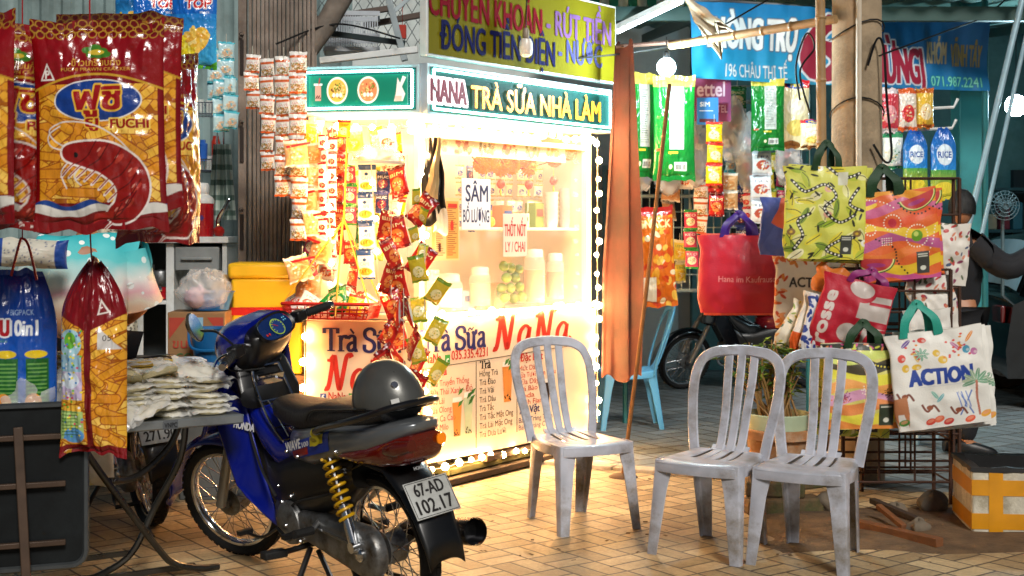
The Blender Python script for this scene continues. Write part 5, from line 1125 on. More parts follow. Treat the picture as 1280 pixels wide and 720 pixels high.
# foot rests, stands, gear lever
w = MB(); w.tube([(.46, -.22, .22), (.46, .22, .22)], .012, 8); w.build('footrest_bar', dark, bike)
for y in (.24, -.24): w = MB(); w.box((.46, y, .225), (.05, .1, .03), M.Rotation(.1, 3, 'X')); w.build('footrest', rubber, bike, bevel=.006)
for s in (1, -1):
    w = MB(); w.tube([(.3, .11*s, .36), (.28, .17*s, .33), (.27, .2*s, .33)], .011, 8); f = w.build('passenger_bracket', alu, bike)
    w = MB(); w.tube([(.27, .17*s, .335), (.25, .26*s, .345)], .017, 8); w.build('passenger_footrest', rubber, f)
w = MB(); w.tube(smooth_path([(.56, .16, .29), (.66, .18, .24), (.74, .2, .25)], 4), .007, 6); w.tube(smooth_path([(.56, .16, .29), (.44, .18, .27), (.38, .2, .3)], 4), .007, 6); w.box((.745, .21, .255), (.03, .06, .018)); w.box((.375, .21, .305), (.03, .06, .018)); w.build('gear_lever', dark, bike)
w = MB(); w.tube([(.42, .1, .22), (.38, .2, .1), (.36, .25, .025)], .012, 8); w.box((.36, .26, .02), (.07, .04, .008)); w.build('side_stand', dark, bike)
w = MB(); w.tube([(.36, .1, .22), (.22, .12, .1), (.12, .14, .09), (.12, -.14, .09), (.22, -.12, .1), (.36, -.1, .22)], .011, 8); w.build('centre_stand', dark, bike)
# inner body, tail, seat
w = MB(); blob(w, [(.06, 0, .56, .10, .06), (.2, 0, .52, .115, .12), (.42, 0, .47, .12, .15), (.6, 0, .43, .11, .13), (.72, 0, .44, .09, .11), (.84, 0, .55, .08, .09), (.95, 0, .74, .07, .09), (.97, 0, .84, .06, .06)], 20, 3.2); w.build('frame_cover', bblack, bike)
w = MB(); blob(w, [(.56, 0, .635, .05, .05), (.46, 0, .63, .12, .075), (.3, 0, .645, .145, .085), (.1, 0, .69, .15, .075), (-.1, 0, .72, .135, .058), (-.2, 0, .745, .11, .042), (-.27, 0, .765, .08, .026), (-.3, 0, .775, .045, .012)], 24, 3.4); tail = w.build('tail_cover', grey, bike, ang=60)
def on_tail(x, z): # left side sheet for the sticker
    return None
w = MB()
def sidepatch(mb, pts, mi, lift):
    vs = []
    for x, z in pts:
        secs = [(.56, .635, .05, .05), (.46, .63, .12, .075), (.3, .645, .145, .085), (.1, .69, .15, .075), (-.1, .72, .135, .058), (-.2, .745, .11, .042)]
        for s0, s1 in zip(secs[:-1], secs[1:]):
            if s1[0] <= x <= s0[0]: break
        t = (s0[0]-x)/(s0[0]-s1[0]); zc, a, b = (s0[i]+(s1[i]-s0[i])*t for i in (1, 2, 3)); q = max(0, 1-abs((z-zc)/b)**3.4)**(1/3.4)
        vs.append((x, a*q+lift, z))
    mb.add(vs, [tuple(range(len(vs)))], mi)
def patch_strip(mb, f0, f1, x0, x1, n, mi, lift):
    for k in range(n):
        a, b = x0+(x1-x0)*k/n, x0+(x1-x0)*(k+1)/n; zz = lambda x, t: f0(x)+(f1(x)-f0(x))*t
        for j in range(3): sidepatch(mb, [(a, zz(a, j/3)), (b, zz(b, j/3)), (b, zz(b, (j+1)/3)), (a, zz(a, (j+1)/3))], mi, lift)
patch_strip(w, lambda x: .66-.28*(x-.3)-.05+.02*(x-.2), lambda x: .66-.28*(x-.3)+.022, .46, .12, 12, 0, .002)
patch_strip(w, lambda x: .62-.28*(x-.3), lambda x: .648-.28*(x-.3), .44, .28, 8, 1, .0035); patch_strip(w, lambda x: .645-.28*(x-.3), lambda x: .68-.28*(x-.3), .26, .16, 6, 2, .0035)
st_ = [mat('sticker_blue', '1a3aa0', .3), mat('sticker_red', 'a82418', .3), mat('sticker_yellow', 'd0c020', .3), mat('sticker_white', 'e8e8e8', .3), mat('sticker_grey', '2c3036', .3)]
xd, zd = V((-1, 0, .28)).normalized(), V((.28, 0, 1)).normalized()
letter(w, 'WAVE', V((.385, .150, .628)), xd, zd, .034, .12, 3, .06, .25, lift=.001); letter(w, '100', V((.285, .153, .655)), xd, zd, .018, .05, 3, .03, .2, lift=.001); letter(w, 'S', V((.2, .158, .672)), xd, zd, .06, .06, 2, .06, .3, lift=.001)
w.build('sticker', st_, tail)
w = MB()
secs = [(.70, .735, .05, .03), (.66, .745, .075, .045), (.55, .735, .10, .05), (.40, .735, .12, .05), (.25, .765, .13, .055), (.05, .78, .125, .055), (-.1, .80, .11, .045), (-.16, .808, .09, .03)]
blob(w, [(x, 0, z, a, b) for x, z, a, b in secs], 24, 3); s_ = w.build('seat', seatm, bike, ang=60)
w = MB(); w.tube(smooth_path([(.3, .136, .74), (.25, .135, .79), (.1, .128, .81), (-.1, .115, .83)], 5), .004, 5); w.tube(smooth_path([(.3, -.136, .74), (.25, -.135, .79), (.1, -.128, .81), (-.1, -.115, .83)], 5), .004, 5); w.build('piping', bblack, s_)
w = MB(); pts = [(.2, .152, .725), (.12, .162, .75), (-.03, .165, .785), (-.16, .145, .82), (-.235, .09, .845), (-.255, 0, .85)]; pts += [(x, -y, z) for x, y, z in pts[-2::-1]]
w.tube(smooth_path(pts, 5), .0165, 10, flat=.8); w.build('grab_rail', mat('grab_black', '101012', .3, 0, .1, 8, coat=.4), bike)
# tail lamp, indicators, mudguard, plate
w = MB(); rg = lambda x, zc, a, b: [V((x, u, zc+v)) for u, v in superell(a, b, 18, 3.5)]
w.loft([rg(.06, .645, .15, .008), rg(-.04, .652, .143, .035), rg(-.16, .672, .122, .058), rg(-.25, .69, .1, .058), rg(-.29, .705, .075, .04)]); tl = w.build('tail_light', mat('tail_lens', '5e0d06', .1, 0, .2, 20, coat=1), bike, ang=60)
for s in (-1, 1): w = MB(); blob(w, [(-.19, .1*s, .69, .018, .018), (-.25, .09*s, .70, .026, .03), (-.3, .066*s, .712, .02, .02)], 14, 2.5); w.build('turn_signal', mat('amber_lens', 'd8740c', .12, 0, .1, 20, coat=1, emit=.25) if s < 0 else mat('dark_amber_lens', '521006', .12, 0, .1, 20, coat=1), tl)
w = MB(); mg = [(.12, .59, .1), (-.02, .645, .1), (-.14, .63, .095), (-.23, .56, .09), (-.3, .47, .085), (-.345, .37, .08), (-.36, .30, .075)]
w.loft([[V((x-.012*(abs(u)/1.0)**2*0, u*wd, z-.03*abs(u)**3)) for u in np.linspace(-1, 1, 11)] for x, z, wd in mg], False, 0, False); w.build('rear_mudguard', mat('mudguard_black', '0a0a0b', .35, 0, .2, 8, coat=.2), bike, solid=.006)
pl_ = MB(); pn = V((-.80, 0, .52)).normalized(); pu = V((.52, 0, .80)).normalized(); pc = V((-.30, 0, .515)); pr_ = M((V((0, -1, 0)), pu, V((0, -1, 0)).cross(pu))).transposed()
pl_.box(pc, (.19, .14, .004), pr_); po = pl_.build('licence_plate', mat('plate_white', 'c4c6c2', .35, .1, .12, 9, dirt='9a9a94'), bike, bevel=.001)
w = MB(); xr = V((0, -1, 0)); nn = xr.cross(pu)
letter(w, '67-AD', pc+pu*.012, xr, pu, .045, .125, 0, .03); letter(w, '102.17', pc-pu*.054, xr, pu, .05, .15, 0, .03)
for a, b in (((-.09, -.065), (.09, -.065)), ((.09, -.065), (.09, .065)), ((.09, .065), (-.09, .065)), ((-.09, .065), (-.09, -.065))): w.beam(pc+xr*a[0]+pu*a[1]+nn*.002, pc+xr*b[0]+pu*b[1]+nn*.002, .0025, .001, 0, nn)
w.build('lettering', black, po, smooth=False)
w = MB(); pb = V((-.235, 0, .6)); letter(w, 'HONDA', pb-pn*.0+nn*.012, xr, pu, .012, .055, 0, .05); w.build('rear_badge', mat('badge_grey', '9a9c9c', .4), bike, smooth=False)
# leg shields and centre cover
def shield(s):
    def fn(u, v):                                       # u: inner rear edge to outer front edge, v: bottom to top
        z = .25+.56*v; x = .70+.14*v-.03*math.cos(v*3)+u*(.13+.08*v); y = (.085+.075*u**.8*(1-.15*v)+.012*math.sin(PI*v))*s
        if v < .25: z += .05*(.25-v)*u*8
        return (x, y, z+.03*u)
    w = MB(); w.grid(fn, 18, 26); return w, fn
for s in (1, -1):
    w, fn = shield(s); o = w.build('leg_shield', blue, bike, solid=.008)
    if s == 1:
        w = MB(); a, b, c2 = V(fn(.42, .8)), V(fn(.12, .8)), V(fn(.3, .95)); xx = (b-a).normalized(); yy = (c2-V(fn(.3, .6))); yy = (yy-xx*yy.dot(xx)).normalized()
        letter(w, 'HONDA', V(fn(.42, .70))+xx.cross(yy)*.004, xx, yy, .03, .11, 0, .06, align='l', lift=.01); w.build('badge', mat('badge_white', 'd8d8dc', .3), o, smooth=False)
w = MB(); blob(w, [(.50, 0, .565, .06, .05), (.64, 0, .56, .088, .075), (.76, 0, .62, .088, .08), (.86, 0, .72, .085, .075), (.93, 0, .82, .08, .05)], 20, 3); w.build('centre_cover', blue, bike, ang=60)
w = MB(); w.grid(lambda u, v: (.93+.09*u+.06*math.sin(PI*v)-.11*v, (u-.5)*2*(.2-.1*v), .70+.30*v) if False else (1.0-.13*v+.07*(1-(2*u-1)**2), (2*u-1)*(.235-.09*v), .62+.36*v), 20, 10); w.build('front_panel', blue, bike, solid=.01)
w = MB(); blob(w, [(.80, 0, .78, .14, .05), (.86, 0, .86, .13, .09), (.93, 0, .86, .12, .1), (.98, 0, .84, .1, .06)], 18, 3); w.build('inner_cover', bblack, bike)
# chrome carrier between seat and steering head
w = MB()
for y in (-.075, .075): w.tube(smooth_path([(.60, y, .62), (.66, y, .66), (.72, y, .72), (.80, y*.95, .84), (.82, y*.8, .90)], 4), .006, 6)
w.tube([(.82, -.06, .90), (.82, .06, .90)], .006, 6); w.tube([(.60, -.075, .62), (.60, .075, .62)], .006, 6)
for y in (-.04, 0, .04): w.tube([(.61, y, .63), (.75, y, .765)], .0045, 6)
for x, z in ((.66, .665), (.75, .765)): w.tube([(x, -.075, z), (x, .075, z)], .005, 6)
w.box((.795, 0, .845), (.012, .12, .05), M.Rotation(-.5, 3, 'Y')); w.build('carrier_rack', chrome, bike)
# steered parts: fork, fender, handlebar cowl, dials, grips, mirrors
w = MB()
for y in (-.085, .085): p0 = SA+V((.03, y, .0)); w.tube([p0, p0+SD*.36], [.024, .024], 10); w.tube([p0+SD*.33, p0+SD*.55], .016, 8)
w.box(SA+SD*.4, (.06, .19, .03)); steer(w).build('fork', mat('fork_silver', '9a9890', .35, .7, .15), bike)
w = MB()
def fend(u, v):
    t = R(-28)+R(150)*v; r = .315; yy = (2*u-1); taper = 1 if v < .75 else 1
    tip = max(0, 1-v/.22); return (1.22+r*math.cos(t)*(1+.06*tip)+.10*tip, yy*(.062-.045*tip**1.3), .272+(r-.03*yy**2)*math.sin(t)+.10*tip*(1))
w.grid(fend, 10, 30); steer(w).build('front_fender', blue, bike, solid=.006)
hc = SA+SD*.80
w = MB(); H_ = lambda x, y, z: tuple(hc+V((x, y, z)))
blob(w, [(hc.x-.09, 0, hc.z+.035, .115, .03), (hc.x-.06, 0, hc.z+.015, .135, .065), (hc.x, 0, hc.z-.01, .125, .1), (hc.x+.06, 0, hc.z-.03, .115, .1), (hc.x+.1, 0, hc.z-.05, .09, .08)], 22, 3)
cowl = steer(w).build('handlebar_cowl', bblack, bike, ang=60)
w = MB(); blob(w, [(hc.x-.02, 0, hc.z+.06, .155, .045), (hc.x+.05, 0, hc.z+.03, .165, .085), (hc.x+.12, 0, hc.z, .14, .1), (hc.x+.18, 0, hc.z-.02, .09, .06)], 22, 3); steer(w).build('headlamp_cowl', blue, bike, ang=60)
w = MB(); u_ = V((.55, 0, .84)).normalized(); pn2 = V((-.84, 0, .55)); ctr = hc+V((-.085, 0, .055)); xr2 = V((0, -1, 0))
pp = lambda a, b, l=0: ctr+xr2*a+u_*b+pn2*l
ov = superell(.098, .05, 28, 2.6); w.add([pp(a, b, .012) for a, b in ov], [tuple(range(28))], 0)
w.loft([[pp(a*1.12, b*1.2, .004) for a, b in ov], [pp(a*1.1, b*1.16, .022) for a, b in ov], [pp(a, b, .014) for a, b in ov]], False, 4)
w.add([pp(.008+.038*math.cos(t), -.004+.038*math.sin(t), .015) for t in np.linspace(0, 2*PI, 25)[:-1]], [tuple(range(24))], 1)
w.add([pp(.008+.034*math.cos(t), -.004+.034*math.sin(t), .0165) for t in np.linspace(0, 2*PI, 25)[:-1]], [tuple(range(24))], 2)
for k in range(11): t = -.6+k*.44; w.beam(pp(.008+.026*math.cos(t), -.004+.026*math.sin(t), .018), pp(.008+.033*math.cos(t), -.004+.033*math.sin(t), .018), .003, .001, 1, pn2)
w.beam(pp(.008, -.004, .019), pp(-.012, .012, .019), .003, .001, 3, pn2)
for k in range(4): w.add([pp(.06+.012*(k % 2)+.004*math.cos(t), .02-.012*(k//2)+.004*math.sin(t), .017) for t in (0, 1.2, 2.5, 3.7, 5)], [(0, 1, 2, 3, 4)], 5)
for k in range(2): w.add([pp(-.06-.015*k+.006*math.cos(t), -.018+.006*math.sin(t), .017) for t in (0, 1.2, 2.5, 3.7, 5)], [(0, 1, 2, 3, 4)], 3)
steer(w).build('instrument_panel', [mat('dial_face', '10285a', .25, coat=.6), mat('dial_green', 'a8c83a', .4), mat('dial_inner', '1a3a78', .35), mat('dial_red', 'c02418', .4), bblack, mat('dial_mark', '6ac0e0', .4)], cowl)
w = MB(); bar = [(-.02, -.13, .03), (-.06, -.24, .035), (-.1, -.345, .03)]
for s in (1, -1): w.tube([H_(x, y*s, z) for x, y, z in bar], .011, 8)
steer(w).build('handlebar', chrome, bike)
for s in (1, -1):
    w = MB(); a, b = V(H_(-.065, .25*s, .035)), V(H_(-.105, .36*s, .03)); w.tube([a, a.lerp(b, .9), b], [.0175, .0175, .0175], 12)
    for k in range(6): w.tube([a.lerp(b, .08+.15*k), a.lerp(b, .13+.15*k)], .0195, 12)
    g_ = steer(w).build('grip', rubber, bike); w = MB(); w.tube([b, b+(b-a).normalized()*.02], [.018, .015], 10); steer(w).build('bar_end', chrome, g_)
    w = MB(); w.box(H_(-.05, .215*s, .035), (.05, .06, .05)); steer(w).build('switch_box', dark, bike, bevel=.008)
    w = MB(); w.tube(smooth_path([H_(-.02, .2*s, .03), H_(.0, .27*s, .025), H_(-.05, .36*s, .02)], 4), .006, 6); steer(w).build('brake_lever', chrome, bike)
    if s < 0: continue
    w = MB(); w.tube(smooth_path([H_(-.03, .2*s, .06), H_(.0, .24*s, .13), H_(.0, .31*s, .16), H_(.0, .33*s, .17)], 4), .0055, 6); ms = steer(w).build('mirror', dark, bike)
    w = MB(); mc = V(H_(.0, .35*s, .19)); T1 = M.Translation(mc) @ M.Rotation(R(14*s), 4, 'Z') @ M.Rotation(R(-86), 4, 'Y') @ M.Rotation(R(20*s), 4, 'Z')
    w.v = []; rings = [[T1 @ V((a*k, b*k, zz)) for a, b in superell(.065, .042, 24, 2.1)] for k, zz in ((.1, -.022), (.7, -.018), (1, -.003), (1, .004), (.95, .006))]; w.loft(rings); steer(w).build('mirror_shell', mat('bronze_shell', '6f6a5a', .2, .7, .1), ms)
    w = MB(); w.add([T1 @ V((a*.93, b*.93, .007)) for a, b in superell(.065, .042, 24, 2.1)], [tuple(range(24))]); steer(w).build('mirror_glass', mat('mirror_face', 'c8ccd0', .03, 1, 0), ms, smooth=False)
w = MB(); w.tube(smooth_path([H_(-.03, .05, -.1), H_(.02, .2, -.05), H_(-.01, .22, .03)], 5), .004, 5); w.tube(smooth_path([H_(-.03, -.05, -.1), H_(.03, -.2, -.08), H_(-.01, -.22, .03)], 5), .004, 5); steer(w).build('brake_cable', rubber, bike)
kl = bike.matrix_basis @ V((.82, -.09, .80)); w = MB(); w.tube(smooth_path([(0, 0, 0), (-.012, 0, -.04), (-.02, 0, -.09), (0, -.005, -.12), (.02, 0, -.09), (.012, 0, -.04), (0, 0, 0)], 4), .004, 5); o = w.build('key_strap', mat('red_strap', 'b81c1c', .5)); o.location = kl; tag(o, 'red key strap dangling from the ignition of the blue motorbike', 'key strap')
for nm, pts in (('screw', [(.38, .139, .60), (.08, .148, .66), (-.12, .12, .715), (.5, .118, .60), (.62, .105, .44), (.5, .12, .42), (.62, .12, .31), (.5, .155, .31), (.56, .13, .39), (.44, .13, .25)]),):
    for q in pts: w = MB(); w.lathe([(0, .006), (.006, .006), (.009, 0), (.009, -.006)], 10, M.Translation(q) @ M.Rotation(R(-90), 4, 'X')); w.build(nm, chrome, bike)
w = MB(); w.tube(smooth_path([(.62, .12, .40), (.7, .13, .5), (.8, .11, .62), (.88, .09, .74)], 5), .006, 5); w.build('cable', rubber, bike)
w = MB(); w.tube(smooth_path([(.5, .125, .38), (.4, .14, .42), (.25, .135, .46), (.12, .12, .5)], 5), .005, 5); w.build('cable', rubber, bike)
# helmet on the seat
hl = empty('helmet', bike.matrix_basis @ V((-.07, -.01, .835)), R(132.4), 'grey half shell helmet resting on the seat of the blue motorbike', 'helmet')
hl.rotation_euler = (R(-6), R(12), R(150))
def shell(k):
    def fn(u, v):
        f, t = 2*PI*u, v*PI*.5; cx = math.cos(f); r = math.cos(t*.98); x = .142*k*cx*r; y = .118*k*math.sin(f)*r; z = .155*k*math.sin(t)
        z0 = -.035*(1-v)*(1 if True else 0)*(.4-.6*cx); return (x, y, z+z0*(1-v))
    return fn
w = MB(); w.grid(shell(1), 40, 16); hs_ = w.build('shell', mat('helmet_grey', '5e5e5a', .3, .45, .2, 9, coat=.25, bump=.04), hl)
w = MB(); w.tube([shell(1.005)(k/40, 0) for k in range(41)], .007, 6); w.build('rim_trim', bblack, hl)
w = MB(); w.grid(shell(.93), 30, 8); w.build('liner', bblack, hl)
w = MB(); fn = shell(1.0)
for sg in (1, -1): 
    w.lathe([(0, .004), (.012, .004), (.014, 0), (.014, -.004)], 14, M.Translation(V(fn(.38 if sg > 0 else .62, .32))) @ V(fn(.38 if sg > 0 else .62, .32)).to_track_quat('Z', 'Y').to_matrix().to_4x4())
w.build('rivet', chrome, hs_); w = MB(); p = V(fn(.36, .1)); w.box(p*1.02, (.03, .012, .022), V((p.x, p.y, 0)).to_track_quat('Y', 'Z').to_matrix()); w.build('white_tag', mat('tag_white', 'd8d8d4', .4), hs_)
w = MB()
for sg in (1, -1): w.tube(smooth_path([fn(.25 if sg > 0 else .75, .0), (0, .12*sg, -.03), (.03, .09*sg, -.055)], 4), .006, 6, flat=.4)
w.build('chin_strap', bblack, hl)

# ------------------------------------------------------------------ plastic chairs
def sec_band(mb, pts, nrm, wd, th, crown=.35, mi=0):    # flat band swept along pts, its broad side facing nrm
    pts = [V(p) for p in pts]; rings = []
    for i, p in enumerate(pts):
        d = (pts[min(i+1, len(pts)-1)]-pts[max(i-1, 0)]).normalized(); n = (nrm-d*nrm.dot(d)).normalized(); s = d.cross(n)
        ww = wd[i] if isinstance(wd, list) else wd
        rings.append([p+s*a*ww/2+n*b*th for a, b in ((-1, -.2), (-.8, .35), (-.3, crown), (.3, crown), (.8, .35), (1, -.2), (.8, -.65), (.3, -.5), (-.3, -.5), (-.8, -.65))])
    mb.loft(rings, True, mi)
def make_chair(m, label, slats=3):
    o = empty('plastic_chair', (0, 0, 0), 0, label, 'chair')
    SZ = .43; slot = lambda u, v: any(abs((u-.5)*2-c) < .04 for c in (-.42, -.14, .14, .42)) and .42 < v < .9
    def seat(u, v):
        a, b = 2*u-1, 2*v-1; x = a*math.sqrt(1-.28*b*b)*(.222-.03*v); y = b*math.sqrt(1-.24*a*a)*.215-.01; e = max(abs(a), abs(b))
        return (x, y, SZ-.018*e**10-.012*(1-a*a)*(1-b*b)+.01*(b > 0)*b*b)
    w = MB(); w.grid(seat, 50, 40, 0, slot); w.build('seat', m, o, solid=.006)
    w = MB(); n = 60; path = []
    for k in range(n):
        t = 4*k/n; e = t % 1
        uv = [(e, 0), (1, e), (1-e, 1), (0, 1-e)][int(t)]; path.append(seat(*uv))
    w.loft([[V((x*(1+.006*j), y*(1+.006*j), z-dz)) for x, y, z in path] for j, dz in ((0, -.001), (1, .012), (1.4, .036), (1, .038), (0, .034), (-.6, .005))], False); w.build('apron', m, o)
    for sx, sy in ((-1, -1), (1, -1), (1, 1), (-1, 1)):
        fx, fy = (.225, -.235) if sy < 0 else (.165, .245); tx_, ty_ = (.205, -.195) if sy < 0 else (.172, .185); w = MB(); rings = []
        for z, k, wd in ((.425, 0, .13), (.40, .03, .105), (.37, .08, .085), (.30, .25, .072), (.15, .62, .06), (0, 1, .048)):
            cx, cy = tx_+(fx-tx_)*k, ty_+(fy-ty_)*k; t = .0075
            prof = [(-wd, 0), (-.012, 0), (-.003, -.003), (0, -.012), (0, -wd*.8), (-t, -wd*.8), (-t, -.014), (-.014, -t), (-wd, -t)]
            rings.append([V((sx*(cx+a), cy+(-b if sy < 0 else b), z)) for a, b in prof])
        w.loft(rings); w.build('leg', m, o, bevel=.0015)
    nb = V((0, -.96, .26)); yb = lambda z: .185+.02*((z-.42)/.2)+.10*max(0, (z-.45)/.43)**1.2
    half = [(-.172, .40), (-.188, .50), (-.205, .61), (-.215, .71), (-.211, .785), (-.188, .842), (-.135, .874), (-.06, .884), (0, .887)]
    pts = [(x, yb(z)-.02*abs(x)/.2, z) for x, z in half]; pts += [(-x, y, z) for x, y, z in pts[-2::-1]]
    w = MB(); sec_band(w, smooth_path(pts, 5), nb, .052, .013)
    for k in range(slats):
        q = k-(slats-1)/2; x0, x1 = q*.052, q*.062
        sec_band(w, smooth_path([(x0*.95, .165, .428), (x0, yb(.46)+.012, .47), (x0*1.03, yb(.6)+.022, .6), (x1, yb(.75)+.016, .75), (x1*1.03, yb(.868), .868)], 5), nb, .043, .009)
    sec_band(w, [(-.09, .182, .437), (0, .188, .437), (.09, .182, .437)], V((0, -.5, .86)), .05, .012)
    w.build('backrest', m, o); return o
cpl = mat('weathered_plastic', 'bcbfca', .36, 0, .3, 9, .1, 60, dirt='7a7060', coat=.12)
def chair_at(o, fl, fr, rl, rr):
    a, b, c, d = (G(*p) for p in (fl, fr, rl, rr)); f = (a+b)/2-(c+d)/2; o.location = (a+b+c+d)/4; o.rotation_euler.z = math.atan2(f.y, f.x)+PI/2
ch = make_chair(cpl, 'grey plastic chair with slotted back standing nearest the lit menu board'); chair_at(ch, (704, 672), (798, 662), (666, 647), (724, 641)); ch['group'] = 'grey plastic chairs'
c2_ = copy_tree(ch); c2_['label'] = 'grey plastic chair in the middle, before the red shopping bag'; chair_at(c2_, (815, 692), (920, 710), (885, 672), (949, 680))
c3_ = copy_tree(ch); c3_['label'] = 'grey plastic chair overlapping the potted plant and striped shopping bag'; chair_at(c3_, (938, 708), (1053, 720), (993, 681), (1066, 690))
c4_ = make_chair(mat('sky_blue_plastic', '5aa6d4', .4, 0, .12, 6), 'sky blue plastic chair with slatted back behind the orange curtain', 4); p = G(786, 533); c4_.location = p; c4_.rotation_euler.z = R(-88)

# ------------------------------------------------------------------ concrete pole, bamboo, wires, rack
conc = mat('old_concrete', 'ab9679', .85, 0, .35, 7, .4, 60, dirt='7a6a54')
p = P(1071, 600, 7.7); up = empty('utility_pole', (p.x, 7.7, 0), 0, 'thick concrete utility pole with white conduit behind the shopping bags', 'pole')
w = MB(); w.lathe([(.158, 0), (.15, 1), (.142, 2.4), (.13, 5.5)], 28); w.build('shaft', conc, up)
w = MB(); w.tube([(-.03, -.168, 0), (-.03, -.158, 2), (-.028, -.15, 5)], .017, 8); w.build('conduit', mat('pvc_pipe', 'c9bca8', .5), up)
for k in range(3):
    w = MB(); z = 2.62-.45*k; w.tube([V((.155*math.cos(t), .155*math.sin(t), z+.05*math.sin(t*1.5+k))) for t in np.linspace(0, 2*PI, 20)], .005, 5); w.build('tie_wire', dark, up)
w = MB(); w.tube(smooth_path([(.02, -.165, 2.4), (.07, -.17, 2.55), (.11, -.165, 2.5), (.13, -.16, 2.2), (.16, -.15, 1.9), (.12, -.16, 1.85), (.05, -.17, 1.95)], 5), .007, 6); w.build('loose_cable', dark, up)
def pole(name, a, b, r, m, label, cat, knots=0):
    o = MB(); o.tube([a, b], r, 10); d = (b-a)
    for k in range(knots): q = a+d*((k+.5)/knots); o.tube([q-d.normalized()*.012, q, q+d.normalized()*.012], [r, r*1.18, r], 10)
    return tag(o.build(name, m), label, cat)
p = P(1031, 0, 7.5); pole('bamboo_pole', V((p.x, 7.5, 0)), V((p.x-.03, 7.5, 3.2)), .028, bamboo, 'upright bamboo pole beside the concrete pole', 'bamboo pole', 9)
p = P(1024, 100, 7.55); pole('bamboo_stick', V((p.x, 7.52, 1.2)), V((p.x-.02, 7.52, 3.1)), .011, bamboo, 'thin bamboo stick tied to the upright bamboo pole', 'bamboo stick', 7)
pole('bamboo_pole', P(838, 57, 8.4), P(1045, 24, 7.6), .026, bamboo, 'level bamboo pole crossing the blue banner', 'bamboo pole', 6)
p = G(779, 597); ap_ = empty('awning_prop', p, 0, 'thin rusty prop on a round foot plate leaning beside the orange curtain', 'prop')
w = MB(); w.tube([(0, 0, .02), P(806, 380, 7.9)-p, P(837, 105, 8.1)-p], .0125, 8); w.build('rod', mat('rusty_rod', '7a5228', .6, .3, .4, 20), ap_)
w = MB(); w.lathe([(0, .028), (.03, .026), (.06, .02), (.085, .008), (.09, 0)], 20); w.build('foot_plate', mat('rusty_plate', '4a3220', .7, .3, .4, 20), ap_)
w = MB(); w.tube([P(770, 58, 8.5), P(850, 52, 8.4)], .014, 8); tag(w.build('curtain_rail', rust), 'short rusty rail holding the orange curtain', 'rail')
# curtain
def curt(u, v):
    a = P(750, 0, 8.66); b = P(803, 0, 8.3); top = .45+.55*min(1, v*1.5); q = .5+(u-.5)*top
    x, y = a.x+(b.x-a.x)*q+.02*(1-v), a.y+(b.y-a.y)*q; f = math.sin(u*12+.9*math.sin(v*2.6)+.5*noise.noise(V((u*2, v*3, 0))))*.6+.25*math.sin(u*21+1+v)+.3*noise.noise(V((u*5, v*2.2, 4)))
    return (x+.028*f*.5, y-.045*f*(.5+.5*v), 2.66-(2.66-.49)*v+.04*u*v+.025*math.sin(u*9))
w = MB(); w.grid(curt, 90, 40); tag(w.build('orange_curtain', mat('orange_cloth', '5c281e', .8, 0, .35, 5, .35, 220, dirt='3f1d16'), ang=80), 'orange cloth curtain gathered at the lit end of the stall', 'curtain')
# display racks
def rack(name, x0, x1, y, h, rows, cols_, label, m=rust, dp=.28):
    o = empty(name, ((x0+x1)/2, y, 0), 0, label, 'rack'); w = MB(); hw = (x1-x0)/2
    for yy in (0, dp):
        for x in (-hw, hw): w.tube([(x, yy, 0), (x, yy, h)], .011, 6)
        for k in range(rows): z = .12+(h-.12)*k/(rows-1); w.tube([(-hw, yy, z), (hw, yy, z)], .007, 6)
        for k in range(1, cols_): x = -hw+2*hw*k/cols_; w.tube([(x, yy, .12), (x, yy, h)], .006, 5)
    for x in (-hw, hw):
        for k in range(0, rows, 2): z = .12+(h-.12)*k/(rows-1); w.tube([(x, 0, z), (x, dp, z)], .006, 5)
    w.build('wire_frame', m, o); return o
p = P(1120, 600, 7.0); rack('display_rack', P(1052, 0, 7.05).x, P(1186, 0, 7.05).x, 7.02, 1.25, 11, 3, 'rusty wire display rack standing under the shopping bags')
p = P(1115, 0, 7.3); rack('display_rack', P(1078, 0, 7.35).x, P(1200, 0, 7.35).x, 7.36, 1.75, 9, 2, 'taller rusty rack behind the patterned bags by the concrete pole', dp=.1)

